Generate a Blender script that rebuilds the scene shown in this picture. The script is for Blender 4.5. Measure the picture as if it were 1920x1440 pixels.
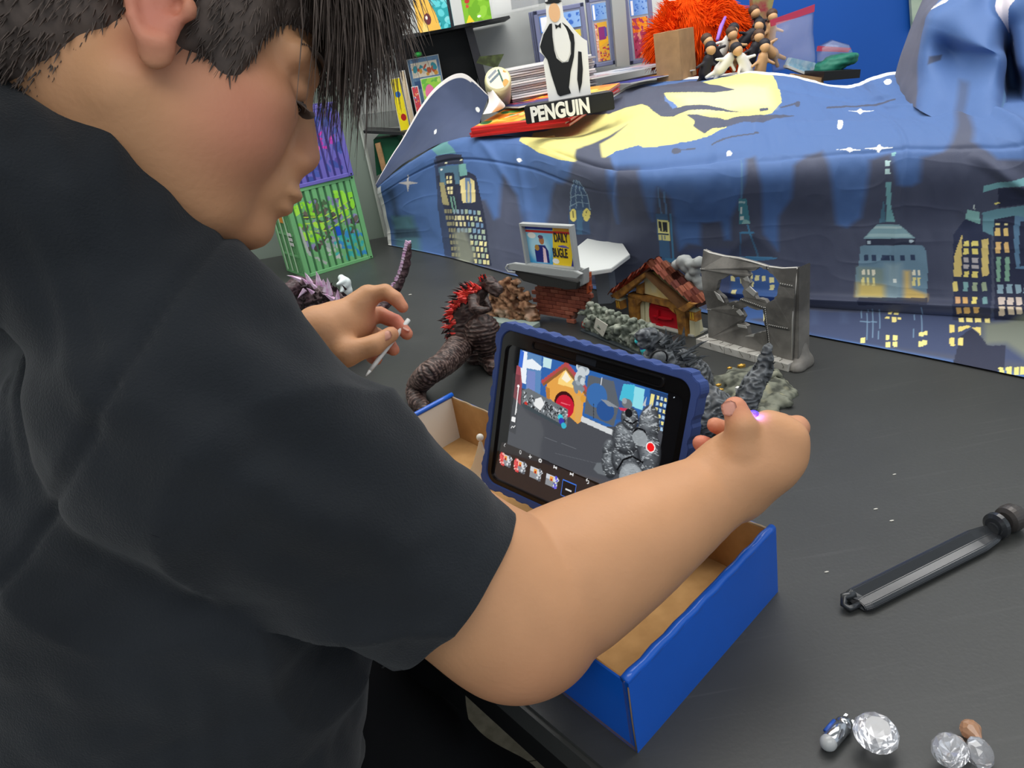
import bpy, bmesh, math, random
import numpy as np
import openvdb as vdb
from mathutils import Vector, Matrix, Euler

for o in list(bpy.data.objects): bpy.data.objects.remove(o)
SC = bpy.context.scene
COL = SC.collection
random.seed(4)
RNG = np.random.RandomState(7)

# ------------------------------------------------------------------ camera
# world: metres, the black table top is z = 0, the floor is z = -0.75
FPX = 1441.0
_dn = np.array([590.0, -3280.0, -FPX])
_up = -_dn / np.linalg.norm(_dn)
_f = np.array([0, 0, -1.0]); _y = _f - _f.dot(_up) * _up; _y /= np.linalg.norm(_y)
_x = np.cross(_y, _up)
RC = np.array([_x, _y, _up])
CAMP = np.array([0.0, 0.0, 0.5])
cam_d = bpy.data.cameras.new('camera'); cam = bpy.data.objects.new('camera', cam_d); COL.objects.link(cam)
cam_d.sensor_width = 36.0; cam_d.lens = FPX / 1920 * 36.0; cam_d.clip_start = 0.02; cam_d.clip_end = 50
m4 = np.eye(4); m4[:3, :3] = RC; m4[:3, 3] = CAMP
cam.matrix_world = Matrix(m4.tolist())
SC.camera = cam
PEL0 = (-0.386, 0.4632, -0.119)

# ------------------------------------------------------------------ world, lamps, exposure
SC.view_settings.view_transform = 'Standard'
SC.view_settings.look = 'None'
SC.view_settings.exposure = 0.0
SC.view_settings.gamma = 1.0
SC.view_settings.use_curve_mapping = False
wd = bpy.data.worlds.new('room_light'); SC.world = wd; wd.use_nodes = True
wd.node_tree.nodes['Background'].inputs[0].default_value = (0.80, 0.90, 1.0, 1)
wd.node_tree.nodes['Background'].inputs[1].default_value = 0.75
def area(name, loc, size, sizey, power, target, col=(1, 1, 1)):
    l = bpy.data.lights.new(name, 'AREA'); l.shape = 'RECTANGLE'; l.size = size; l.size_y = sizey
    l.energy = power; l.color = col
    o = bpy.data.objects.new(name, l); COL.objects.link(o); o.location = loc
    d = Vector(target) - Vector(loc); o.rotation_euler = d.to_track_quat('-Z', 'Y').to_euler()
    o['label'] = 'ceiling or added fill light'; return o
area('ceiling_or_fill_lamp', (0.9, 1.3, 1.95), 2.0, 1.2, 30, (0.9, 1.3, 0), (1.0, 0.98, 0.95))
area('ceiling_or_fill_lamp', (-0.8, 1.4, 1.95), 1.6, 1.4, 24, (-0.8, 1.4, 0), (1.0, 0.98, 0.95))
area('ceiling_or_fill_lamp', (0.7, 2.1, 1.95), 2.4, 0.5, 34, (0.7, 2.9, .5), (1.0, 0.99, 0.97))  # unseen fill lamp, added to brighten the back wall
area('ceiling_or_fill_lamp', (0.4, -0.9, 1.95), 2.4, 1.2, 32, (0.4, -0.9, 0), (1.0, 0.98, 0.95))

# ------------------------------------------------------------------ measuring helpers (photo pixel -> point in the room)
def ray(u, v):
    d = np.array([(u - 960) / FPX, -(v - 720) / FPX, -1.0]); d /= np.linalg.norm(d); return RC @ d
def PZ(u, v, z=0.0):
    d = ray(u, v); return CAMP + d * ((z - CAMP[2]) / d[2])
def PD(u, v, d): return CAMP + ray(u, v) * d
def PY(u, v, y):
    d = ray(u, v); return CAMP + d * (y / d[1])

# ------------------------------------------------------------------ material helpers
def srgb(h):
    if isinstance(h, str):
        h = h.lstrip('#'); c = [int(h[i:i+2], 16) / 255 for i in (0, 2, 4)]
    else: c = list(h)
    return tuple((x / 12.92 if x <= 0.04045 else ((x + 0.055) / 1.055) ** 2.4) for x in c)
MATS = {}
def mat(name, col='#808080', rough=0.6, metal=0.0, spec=0.5, noise=0.0, nscale=20.0, bump=0.0, bscale=60.0,
        vcol=False, emit=0.0, alpha=1.0, trans=0.0, sss=0.0, col2=None, coat=0.0, ior=1.45, sheen=0.0, bdetail=4.0):
    if name in MATS: return MATS[name]
    m = bpy.data.materials.new(name); m.use_nodes = True; MATS[name] = m
    nt = m.node_tree; N = nt.nodes; L = nt.links; b = N['Principled BSDF']
    b.inputs['Roughness'].default_value = rough; b.inputs['Metallic'].default_value = metal
    b.inputs['Specular IOR Level'].default_value = spec; b.inputs['IOR'].default_value = ior
    b.inputs['Coat Weight'].default_value = coat; b.inputs['Coat Roughness'].default_value = 0.08
    b.inputs['Alpha'].default_value = alpha; b.inputs['Transmission Weight'].default_value = trans
    b.inputs['Sheen Weight'].default_value = sheen
    if sss: 
        b.inputs['Subsurface Weight'].default_value = sss; b.inputs['Subsurface Radius'].default_value = (0.01, 0.004, 0.002)
        b.inputs['Subsurface Scale'].default_value = 1.0
    c = srgb(col)
    tc = N.new('ShaderNodeTexCoord')
    src = None
    if vcol:
        a = N.new('ShaderNodeVertexColor'); a.layer_name = 'Col'; src = a.outputs['Color']
    if noise > 0 or col2:
        nz = N.new('ShaderNodeTexNoise'); nz.inputs['Scale'].default_value = nscale; nz.inputs['Detail'].default_value = 6
        L.new(tc.outputs['Object'], nz.inputs['Vector'])
        if src is None:
            r = N.new('ShaderNodeMixRGB'); r.blend_type = 'MIX'
            r.inputs[1].default_value = (*c, 1); c2 = srgb(col2) if col2 else tuple(x * (1 - noise) for x in c)
            r.inputs[2].default_value = (*c2, 1)
            mr = N.new('ShaderNodeMapRange'); mr.inputs[1].default_value = 0.35; mr.inputs[2].default_value = 0.65
            L.new(nz.outputs['Fac'], mr.inputs[0]); L.new(mr.outputs[0], r.inputs[0]); src = r.outputs[0]
        else:
            r = N.new('ShaderNodeMixRGB'); r.blend_type = 'MULTIPLY'; r.inputs[0].default_value = noise
            L.new(src, r.inputs[1]); L.new(nz.outputs['Fac'], r.inputs[2]); src = r.outputs[0]
    if src is not None: L.new(src, b.inputs['Base Color'])
    else: b.inputs['Base Color'].default_value = (*c, 1)
    if emit > 0:
        if src is not None: L.new(src, b.inputs['Emission Color'])
        else: b.inputs['Emission Color'].default_value = (*c, 1)
        b.inputs['Emission Strength'].default_value = emit
    if bump > 0:
        n2 = N.new('ShaderNodeTexNoise'); n2.inputs['Scale'].default_value = bscale; n2.inputs['Detail'].default_value = bdetail
        L.new(tc.outputs['Object'], n2.inputs['Vector'])
        bp = N.new('ShaderNodeBump'); bp.inputs['Strength'].default_value = 1.0; bp.inputs['Distance'].default_value = bump
        L.new(n2.outputs['Fac'], bp.inputs['Height']); L.new(bp.outputs[0], b.inputs['Normal'])
    return m

# ------------------------------------------------------------------ object helpers
def thing(name, label, cat, loc=(0, 0, 0), group=None):
    o = bpy.data.objects.new(name, None); COL.objects.link(o); o.location = [float(x) for x in loc]
    o.empty_display_size = 0.02
    o['label'] = label; o['category'] = cat
    if group: o['group'] = group
    return o
def tag(o, label=None, cat=None, group=None, kind=None):
    if label: o['label'] = label
    if cat: o['category'] = cat
    if group: o['group'] = group
    if kind: o['kind'] = kind
    return o
def link(name, me, m=None, parent=None, smooth=False):
    o = bpy.data.objects.new(name, me); COL.objects.link(o)
    if m is not None:
        for mm in (m if isinstance(m, (list, tuple)) else [m]): me.materials.append(mm)
    if smooth: me.shade_smooth()
    if parent is not None:
        o.parent = parent
        w = parent; T = Matrix.Translation((0, 0, 0))
        chain = []
        while w is not None: chain.append(w); w = w.parent
        for w in reversed(chain): T = T @ w.matrix_parent_inverse @ Matrix.LocRotScale(w.location, w.rotation_euler, w.scale)
        o.matrix_parent_inverse = T.inverted()
    return o
def pyd(name, vs, fs, m=None, parent=None, smooth=False):
    me = bpy.data.meshes.new(name); me.from_pydata([tuple(float(a) for a in v) for v in vs], [], [tuple(int(a) for a in f) for f in fs]); me.update()
    return link(name, me, m, parent, smooth)
def bm_obj(name, bm, m=None, parent=None, smooth=False):
    me = bpy.data.meshes.new(name); bm.normal_update(); bm.to_mesh(me); bm.free()
    return link(name, me, m, parent, smooth)
def npmesh(name, pts, quads, tris=None):
    me = bpy.data.meshes.new(name)
    nq = len(quads); nt = 0 if tris is None else len(tris)
    me.vertices.add(len(pts)); me.vertices.foreach_set('co', np.asarray(pts, np.float32).ravel())
    idx = np.asarray(quads, np.int32).ravel(); ls = np.arange(nq, dtype=np.int32) * 4; lt = np.full(nq, 4, np.int32)
    if nt:
        idx = np.concatenate([idx, np.asarray(tris, np.int32).ravel()])
        ls = np.concatenate([ls, nq * 4 + np.arange(nt, dtype=np.int32) * 3]); lt = np.concatenate([lt, np.full(nt, 3, np.int32)])
    me.loops.add(len(idx)); me.loops.foreach_set('vertex_index', idx)
    me.polygons.add(nq + nt); me.polygons.foreach_set('loop_start', ls); me.polygons.foreach_set('loop_total', lt)
    me.update(calc_edges=True); me.validate()
    return me
def setcol(me, cols):
    a = me.color_attributes.new('Col', 'FLOAT_COLOR', 'POINT')
    c = np.ones((len(me.vertices), 4), np.float32); c[:, :3] = cols; a.data.foreach_set('color', c.ravel())
def coords(me):
    a = np.empty(len(me.vertices) * 3, np.float32); me.vertices.foreach_get('co', a); return a.reshape(-1, 3)
def normals(me):
    a = np.empty(len(me.vertices) * 3, np.float32); me.vertex_normals.foreach_get('vector', a); return a.reshape(-1, 3)
def setco(me, c): me.vertices.foreach_set('co', np.asarray(c, np.float32).ravel()); me.update()

def unit(v): v = np.asarray(v, float); return v / np.linalg.norm(v)
def frame(origin, ax, up=(0, 0, 1)):
    """4x4 with local x along ax, local z as near up as possible"""
    x = unit(ax); z = np.asarray(up, float); z = unit(z - z.dot(x) * x); y = np.cross(z, x)
    M = np.eye(4); M[:3, 0] = x; M[:3, 1] = y; M[:3, 2] = z; M[:3, 3] = origin; return M
def xf(M, p): p = np.asarray(p, float); return p @ M[:3, :3].T + M[:3, 3]
def MX(M): return Matrix(np.asarray(M).tolist())

def box(bm, lo, hi, M=None, bev=0.0):
    lo = np.minimum(lo, hi), np.maximum(lo, hi)
    a, b = lo
    vs = [bm.verts.new((x, y, z)) for x in (a[0], b[0]) for y in (a[1], b[1]) for z in (a[2], b[2])]
    fs = [bm.faces.new([vs[i] for i in q]) for q in ((0, 1, 3, 2), (4, 6, 7, 5), (0, 4, 5, 1), (2, 3, 7, 6), (0, 2, 6, 4), (1, 5, 7, 3))]
    if bev > 0:
        es = list({e for f in fs for e in f.edges})
        r = bmesh.ops.bevel(bm, geom=es, offset=bev, segments=2, affect='EDGES', profile=0.5)
        vs = list({v for f in r['faces'] for v in f.verts} | {v for v in vs if v.is_valid})
    if M is not None: bmesh.ops.transform(bm, matrix=MX(M), verts=[v for v in vs if v.is_valid])
    return vs
def box_obj(name, lo, hi, m, parent=None, M=None, bev=0.0):
    bm = bmesh.new(); box(bm, lo, hi, M, bev); bmesh.ops.recalc_face_normals(bm, faces=bm.faces)
    return bm_obj(name, bm, m, parent)
def prism(bm, poly, z0, z1, M=None):
    """extrude a 2-D polygon (local x, y) from z0 to z1"""
    n = len(poly)
    a = [bm.verts.new((p[0], p[1], z0)) for p in poly]; b = [bm.verts.new((p[0], p[1], z1)) for p in poly]
    bm.faces.new(a[::-1]); bm.faces.new(b)
    for i in range(n): bm.faces.new((a[i], a[(i+1) % n], b[(i+1) % n], b[i]))
    if M is not None: bmesh.ops.transform(bm, matrix=MX(M), verts=a + b)
    return a + b
def prism_obj(name, poly, z0, z1, m, parent=None, M=None, bev=0.0):
    bm = bmesh.new(); prism(bm, poly, z0, z1)
    if bev: bmesh.ops.bevel(bm, geom=list(bm.edges), offset=bev, segments=2, affect='EDGES')
    if M is not None: bmesh.ops.transform(bm, matrix=MX(M), verts=list(bm.verts))
    bmesh.ops.recalc_face_normals(bm, faces=bm.faces)
    return bm_obj(name, bm, m, parent)
def tube(bm, pts, rad, seg=8, cap=True):
    pts = [np.asarray(p, float) for p in pts]; n = len(pts)
    if not hasattr(rad, '__len__'): rad = [rad] * n
    rings = []; prev = None
    for i, p in enumerate(pts):
        t = unit((pts[min(i+1, n-1)] - pts[max(i-1, 0)]))
        if prev is None:
            a = np.array([0, 0, 1.]) if abs(t[2]) < 0.9 else np.array([1., 0, 0])
        else: a = prev
        a = unit(a - a.dot(t) * t); prev = a; b = np.cross(t, a)
        rings.append([bm.verts.new(p + rad[i] * (math.cos(2*math.pi*k/seg) * a + math.sin(2*math.pi*k/seg) * b)) for k in range(seg)])
    for i in range(n-1):
        for k in range(seg): bm.faces.new((rings[i][k], rings[i][(k+1) % seg], rings[i+1][(k+1) % seg], rings[i+1][k]))
    if cap: bm.faces.new(rings[0][::-1]); bm.faces.new(rings[-1])
def tube_obj(name, pts, rad, m, parent=None, seg=10):
    bm = bmesh.new(); tube(bm, pts, rad, seg); bmesh.ops.recalc_face_normals(bm, faces=bm.faces)
    return bm_obj(name, bm, m, parent, True)
def lathe(bm, prof, seg=24, M=None):
    rings = []
    for r, z in prof:
        rings.append([bm.verts.new((r*math.cos(2*math.pi*k/seg), r*math.sin(2*math.pi*k/seg), z)) for k in range(seg)])
    for i in range(len(prof)-1):
        for k in range(seg): bm.faces.new((rings[i][k], rings[i][(k+1) % seg], rings[i+1][(k+1) % seg], rings[i+1][k]))
    bm.faces.new(rings[0][::-1]); bm.faces.new(rings[-1])
    if M is not None: bmesh.ops.transform(bm, matrix=MX(M), verts=[v for r in rings for v in r])

# ------------------------------------------------------------------ signed-distance modelling for bodies and rocks
class SDF:
    def __init__(s, lo, hi, h):
        s.h = h; s.lo = np.asarray(lo, float); s.n = np.ceil((np.asarray(hi, float) - s.lo) / h).astype(int) + 1
        s.a = np.full(s.n, 0.05, np.float32)
    def _win(s, lo, hi):
        i0 = np.clip(np.floor((lo - s.lo) / s.h).astype(int), 0, s.n); i1 = np.clip(np.ceil((hi - s.lo) / s.h).astype(int) + 1, 0, s.n)
        if (i1 <= i0).any(): return None
        sl = tuple(slice(a, b) for a, b in zip(i0, i1))
        ax = [s.lo[k] + s.h * np.arange(i0[k], i1[k]) for k in range(3)]
        return sl, ax[0][:, None, None], ax[1][None, :, None], ax[2][None, None, :]
    def _put(s, sl, d, k, sub):
        A = s.a[sl]
        if sub:
            hh = np.clip(0.5 - 0.5 * (A + d) / k, 0, 1); s.a[sl] = A * (1 - hh) + (-d) * hh + k * hh * (1 - hh)
        else:
            hh = np.clip(0.5 + 0.5 * (A - d) / k, 0, 1); s.a[sl] = A * (1 - hh) + d * hh - k * hh * (1 - hh)
    def cap(s, p, q, r1, r2=None, k=0.01, sub=False):
        p = np.asarray(p, float); q = np.asarray(q, float); r2 = r1 if r2 is None else r2
        m = max(r1, r2) + k + 3 * s.h + 0.004
        w = s._win(np.minimum(p, q) - m, np.maximum(p, q) + m)
        if w is None: return s
        sl, X, Y, Z = w; d = q - p; L2 = max(d.dot(d), 1e-12)
        t = np.clip(((X - p[0]) * d[0] + (Y - p[1]) * d[1] + (Z - p[2]) * d[2]) / L2, 0, 1)
        D = np.sqrt((X - p[0] - t*d[0])**2 + (Y - p[1] - t*d[1])**2 + (Z - p[2] - t*d[2])**2) - (r1 + (r2 - r1) * t)
        s._put(sl, D, k, sub); return s
    def chain(s, pts, rs, k=0.01):
        for i in range(len(pts)-1): s.cap(pts[i], pts[i+1], rs[i], rs[i+1], k)
        return s
    def ell(s, c, r, R=None, k=0.01, sub=False):
        c = np.asarray(c, float); r = np.asarray(r, float) * np.ones(3); m = r.max() + k + 3 * s.h + 0.004
        w = s._win(c - m, c + m)
        if w is None: return s
        sl, X, Y, Z = w; X = X - c[0]; Y = Y - c[1]; Z = Z - c[2]
        if R is None: R = np.eye(3)
        l = [R[0, i]*X + R[1, i]*Y + R[2, i]*Z for i in range(3)]
        k0 = np.sqrt(sum((l[i]/r[i])**2 for i in range(3))); k1 = np.sqrt(sum((l[i]/r[i]**2)**2 for i in range(3))) + 1e-9
        s._put(sl, k0 * (k0 - 1) / k1, k, sub); return s
    def mesh(s, name, adapt=0.0):
        g = vdb.FloatGrid(0.05); g.copyFromArray(s.a)
        pts, tris, quads = g.convertToPolygons(0.0, adapt)
        pts = np.asarray(pts) * s.h + s.lo
        q = np.asarray(quads) if len(quads) else np.zeros((0, 4), int)
        t = np.asarray(tris) if len(tris) else None
        return npmesh(name, pts, q, t)

# cheap vectorised value noise
_P = RNG.permutation(4096); _V = RNG.uniform(-1, 1, 4096)
def vnoise(p, sc=1.0):
    p = np.asarray(p, float) * sc; i = np.floor(p).astype(int); f = p - i; f = f*f*(3-2*f); out = 0
    for dx in (0, 1):
        for dy in (0, 1):
            for dz in (0, 1):
                hsh = _P[(_P[(_P[(i[:, 0]+dx) & 4095] + i[:, 1]+dy) & 4095] + i[:, 2]+dz) & 4095]
                w = (f[:, 0] if dx else 1-f[:, 0]) * (f[:, 1] if dy else 1-f[:, 1]) * (f[:, 2] if dz else 1-f[:, 2])
                out = out + w * _V[hsh]
    return out
def fbm(p, sc=1.0, o=3): return sum(vnoise(p + 7.3*k, sc * 2**k) * 0.5**k for k in range(o))

# ------------------------------------------------------------------ flat print: painted on a fine grid of coloured vertices
class Canvas:
    """w x h metres, n points across; x to the right, y up"""
    def __init__(s, w, h, n, base):
        s.w = w; s.h = h; s.nx = n; s.ny = max(2, int(round(n * h / w)))
        s.X, s.Y = np.meshgrid(np.linspace(0, w, s.nx), np.linspace(0, h, s.ny)); s.c = np.zeros((s.ny, s.nx, 3)); s.c[:] = srgb(base)
    def _ap(s, m, col, a=1.0):
        c = np.array(srgb(col)); s.c = s.c * (1 - m[..., None] * a) + c * m[..., None] * a
    def poly(s, pts, col, a=1.0, soft=0.0):
        pts = np.asarray(pts, float); n = len(pts); ins = np.zeros(s.X.shape, bool)
        x0, y0 = pts.min(0) - soft*3; x1, y1 = pts.max(0) + soft*3
        i0 = max(0, int((x0/s.w)*(s.nx-1))); i1 = min(s.nx, int((x1/s.w)*(s.nx-1))+2); j0 = max(0, int((y0/s.h)*(s.ny-1))); j1 = min(s.ny, int((y1/s.h)*(s.ny-1))+2)
        if i1 <= i0 or j1 <= j0: return s
        X = s.X[j0:j1, i0:i1]; Y = s.Y[j0:j1, i0:i1]; I = np.zeros(X.shape, bool); D = np.full(X.shape, 9.0)
        for k in range(n):
            ax, ay = pts[k]; bx, by = pts[(k+1) % n]
            if ay != by:
                c = ((ay > Y) != (by > Y)) & (X < (bx-ax)*(Y-ay)/(by-ay)+ax); I ^= c
            if soft > 0:
                L2 = (bx-ax)**2+(by-ay)**2+1e-12; t = np.clip(((X-ax)*(bx-ax)+(Y-ay)*(by-ay))/L2, 0, 1)
                D = np.minimum(D, np.hypot(X-ax-t*(bx-ax), Y-ay-t*(by-ay)))
        m = I.astype(float)
        if soft > 0: m = np.clip(0.5 + np.where(I, D, -D)/(2*soft), 0, 1)
        cc = np.array(srgb(col)); s.c[j0:j1, i0:i1] = s.c[j0:j1, i0:i1]*(1-m[..., None]*a) + cc*m[..., None]*a
        return s
    def rect(s, x0, y0, x1, y1, col, a=1.0, soft=0.0): return s.poly([(x0, y0), (x1, y0), (x1, y1), (x0, y1)], col, a, soft)
    def ell(s, cx, cy, rx, ry, col, a=1.0, rot=0.0, soft=0.0):
        t = np.linspace(0, 2*math.pi, 28, endpoint=False); x = rx*np.cos(t); y = ry*np.sin(t)
        return s.poly(np.stack([cx + x*math.cos(rot)-y*math.sin(rot), cy + x*math.sin(rot)+y*math.cos(rot)], 1), col, a, soft)
    def line(s, pts, w, col, a=1.0):
        for p, q in zip(pts[:-1], pts[1:]):
            p = np.array(p, float); q = np.array(q, float); d = q-p; L = np.linalg.norm(d)+1e-9; n = np.array([-d[1], d[0]])/L*w/2
            s.poly([p+n, q+n, q-n, p-n], col, a)
        return s
    def grad(s, x0, y0, x1, y1, c0, c1, vertical=True):
        m = (s.X >= x0) & (s.X <= x1) & (s.Y >= y0) & (s.Y <= y1)
        t = ((s.Y-y0)/(y1-y0) if vertical else (s.X-x0)/(x1-x0)); t = np.clip(t, 0, 1)[..., None]
        g = np.array(srgb(c0))*(1-t)+np.array(srgb(c1))*t; s.c = np.where(m[..., None], g, s.c); return s
    def mottle(s, x0, y0, x1, y1, cols, n, r, seed=1):
        rr = random.Random(seed)
        for _ in range(n):
            s.ell(rr.uniform(x0, x1), rr.uniform(y0, y1), r*rr.uniform(.4, 1.3), r*rr.uniform(.3, 1), rr.choice(cols), 1, rr.uniform(0, 3))
        return s
    def quads(s):
        i = np.arange(s.nx-1)[None, :] + np.arange(s.ny-1)[:, None]*s.nx
        return np.stack([i, i+1, i+s.nx+1, i+s.nx], -1).reshape(-1, 4)
    def obj(s, name, M, m, parent=None, fn=None):
        """M maps (x, y) to local x, z; print faces local -y"""
        P = np.stack([s.X, np.zeros_like(s.X), s.Y], -1).reshape(-1, 3)
        if fn is not None: P = fn(P)
        me = npmesh(name, xf(M, P), s.quads()); setcol(me, s.c.reshape(-1, 3)); return link(name, me, m, parent)
def text_mesh(body, size, M, depth=0.0, name='lettering', m=None, parent=None, font_scale_x=1.0, center=False, bold=0.0):
    cu = bpy.data.curves.new('t', 'FONT'); cu.body = body; cu.size = size; cu.extrude = depth; cu.offset = bold
    if center: cu.align_x = 'CENTER'
    to = bpy.data.objects.new('t', cu); COL.objects.link(to); bpy.context.view_layer.update()
    me = bpy.data.meshes.new_from_object(to.evaluated_get(bpy.context.evaluated_depsgraph_get()))
    bpy.data.objects.remove(to); bpy.data.curves.remove(cu)
    me.transform(Matrix.Diagonal((font_scale_x, 1, 1, 1))); me.transform(MX(M)); me.name = name
    return link(name, me, m, parent)
TEXTROT = np.array([[1, 0, 0, 0], [0, 0, -1, 0], [0, 1, 0, 0], [0, 0, 0, 1.]])   # text plane -> local x, z, facing -y

def tufts(name, roots, dirs, lens, r, bend, parent, m=None):
    vs = []; fs = []
    for a, d, L, bd in zip(roots, dirs, lens, bend):
        a = np.asarray(a); d = unit(d); side = unit(np.cross(d, RNG.normal(size=3))); up2 = np.cross(side, d); b0 = len(vs)
        for i, t in enumerate((0, .35, .7, 1)):
            p = a + d*L*t + bd*L*t*t; w = r*(1-t)**.7 + .00012
            for k in range(3): vs.append(p + w*(math.cos(2.094*k)*side + math.sin(2.094*k)*up2))
        for i in range(3):
            for k in range(3): fs.append((b0+3*i+k, b0+3*i+(k+1) % 3, b0+3*i+3+(k+1) % 3, b0+3*i+3+k))
    o = pyd(name, vs, fs, m, parent, True); return o

# ================================================================== the room
WALLW = mat('white_wall', '#d6d8d4', rough=.8, noise=.06, nscale=3, bump=.0004, bscale=40)
WALLG = mat('grey_green_wall', '#79857a', rough=.75, noise=.1, nscale=4)
BLUEW = mat('blue_wall', '#0a4fa8', rough=.55, noise=.06, nscale=3)
DARK = mat('black_panel', '#1f2022', rough=.5, noise=.2, nscale=12)
def struct(o): o['kind'] = 'structure'; return o
struct(box_obj('wall_back', (-1.6, 2.95, -.75), (0.995, 3.05, 2.0), WALLW))
struct(box_obj('wall_back', (0.995, 2.95, -.75), (1.66, 3.05, 2.0), BLUEW))
struct(box_obj('wall_back', (1.70, 2.95, -.75), (3.2, 3.05, 2.0), WALLW))
# dark strip of stacked wooden battens between the blue panel and the white wall
bs = struct(box_obj('trim_1', (1.66, 2.96, -.75), (1.70, 3.05, 2.0), mat('dark_wood', '#4a3a30', rough=.8)))
BR = mat('batten', '#6d5748', rough=.85, noise=.4, nscale=60)
bmt = bmesh.new(); box(bmt, (-.019, -.012, -.0045), (.019, .0, .0045), bev=.001); bt_me = bpy.data.meshes.new('batten'); bmt.to_mesh(bt_me); bmt.free(); bt_me.materials.append(BR)
for i in range(34):
    o = bpy.data.objects.new('batten', bt_me); COL.objects.link(o); o.location = (1.68, 2.96, .10 + i*.0125 + .001*math.sin(i*5)); o.rotation_euler = (0, .02*math.sin(i*3), 0); o.parent = bs
struct(box_obj('wall_left', (-1.75, 2.56, -.75), (PY(688, 300, 2.56)[0], 2.59, 2.0), WALLG))
struct(box_obj('trim_2', (PY(688, 300, 2.56)[0], 2.552, -.75), (PY(691, 300, 2.56)[0], 2.59, 2.0), mat('pale_trim', '#a4a9a0', rough=.6)))
struct(box_obj('wall_left', (-1.85, -1.2, -.75), (-1.75, 3.05, 2.0), WALLW))
struct(box_obj('ceiling', (-1.85, -1.6, 2.0), (3.2, 3.05, 2.05), WALLW))
# floor of stone-look vinyl tiles
fl = struct(box_obj('floor', (-1.85, -1.6, -.80), (3.2, 3.05, -.753), mat('floor_joint', '#57524a', rough=.9)))
TM = [mat('floor_tile', '#8b8474', rough=.5, noise=.5, nscale=30, col2='#6f6858'), mat('floor_tile_pale', '#b9b2a4', rough=.45, noise=.2, nscale=30, col2='#a39c8e')]
tms = []
for m in TM:
    bm = bmesh.new(); box(bm, (-.1515, -.1515, -.004), (.1515, .1515, 0), bev=.001); me = bpy.data.meshes.new('tile'); bm.to_mesh(me); bm.free(); me.materials.append(m); tms.append(me)
for i in range(7):
    for j in range(7):
        o = bpy.data.objects.new('tile', tms[1 if (i, j) in ((3, 3), (5, 4), (1, 2)) else 0]); COL.objects.link(o)
        o.location = (-1.0 + .305*i, -.3 + .305*j, -.749); o.parent = fl

# ------------------------------------------------------------------ the long black work table
E1 = PZ(972, 1317); E2 = PZ(1117, 1440); ed = unit(E1 - E2); en = np.array([-ed[1], ed[0], 0])
if en[0] > 0: en = -en
TOPM = mat('black_laminate', '#393a39', rough=.42, spec=.45, noise=.18, nscale=5, bump=.00012, bscale=260)
# faint scuffs and scratches in the laminate
nt = TOPM.node_tree; b = nt.nodes['Principled BSDF']; tcn = nt.nodes.new('ShaderNodeTexCoord')
mp = nt.nodes.new('ShaderNodeMapping'); mp.inputs['Rotation'].default_value = (0, 0, .5); mp.inputs['Scale'].default_value = (2.2, 60, 1)
nz = nt.nodes.new('ShaderNodeTexNoise'); nz.inputs['Scale'].default_value = 3.0; nz.inputs['Detail'].default_value = 8
rp = nt.nodes.new('ShaderNodeMapRange'); rp.inputs[1].default_value = .60; rp.inputs[2].default_value = .80; rp.inputs[4].default_value = .35
mx = nt.nodes.new('ShaderNodeMixRGB'); src = b.inputs['Base Color'].links[0].from_socket; mx.inputs[2].default_value = (.09, .09, .088, 1)
nt.links.new(tcn.outputs['Object'], mp.inputs[0]); nt.links.new(mp.outputs[0], nz.inputs['Vector']); nt.links.new(nz.outputs['Fac'], rp.inputs[0])
nt.links.new(rp.outputs[0], mx.inputs[0]); nt.links.new(src, mx.inputs[1]); nt.links.new(mx.outputs[0], b.inputs['Base Color'])
tb = thing('work_table', 'long table with scuffed black laminate top under all the toys', 'table', (.35, 1.0, -.75))
A = E2 - ed*.62; Bp = E1 + ed*((2.55 - E1[1])/ed[1])
poly = [(A[0], A[1]), (1.75, A[1]), (1.75, 2.55), (Bp[0], Bp[1])]
prism_obj('table_top', poly, -.035, 0, TOPM, tb, bev=.004)
C0 = A - en*.03; C1 = Bp - en*.03
# apron along the near edge and legs
ap = mat('black_apron', '#0c0c0d', rough=.6)
prism_obj('apron', [(C0[0], C0[1]), (C1[0], C1[1]), (C1[0]-en[0]*.02, C1[1]-en[1]*.02), (C0[0]-en[0]*.02, C0[1]-en[1]*.02)], -.13, -.035, ap, tb)
for p in (C0 - en*.06 + ed*.05, C0 - en*.06 + ed*1.75, C1 - en*.08 - ed*.1, np.array([1.65, A[1]+.1, 0]), np.array([1.65, 2.3, 0])):
    tube_obj('leg', [(p[0], p[1], -.75), (p[0], p[1], -.036)], [.018, .018], ap, tb)
# pale chips and dust specks left on the table
CH = mat('pale_crumb', '#c9c6bd', rough=.8)
for n, (u, v, s_) in enumerate([(1642, 955, .0016), (1672, 977, .0016), (1550, 1073, .0015), (1677, 890, .0014), (769, 553, .003), (1472, 875, .0015), (1705, 610, .0012)]):
    p = PZ(u, v); bm = bmesh.new(); bmesh.ops.create_icosphere(bm, subdivisions=1, radius=s_); bmesh.ops.scale(bm, vec=(1.6, .6, .4), verts=bm.verts); bmesh.ops.translate(bm, vec=p + [0, 0, s_*.35], verts=bm.verts)
    wh = ['speck near the middle of the empty table right of the box', 'speck right of the middle of the empty table', 'speck above the left end of the black clip', 'speck above the black clip near the hand', 'speck in front of the red and black monster toy by the hand', 'speck just right of the right hand', 'speck near the foot of the skyline cloth'][n]
    tag(bm_obj('crumb', bm, CH), 'tiny pale ' + wh, 'crumb', 'crumbs on the black table')
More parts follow.
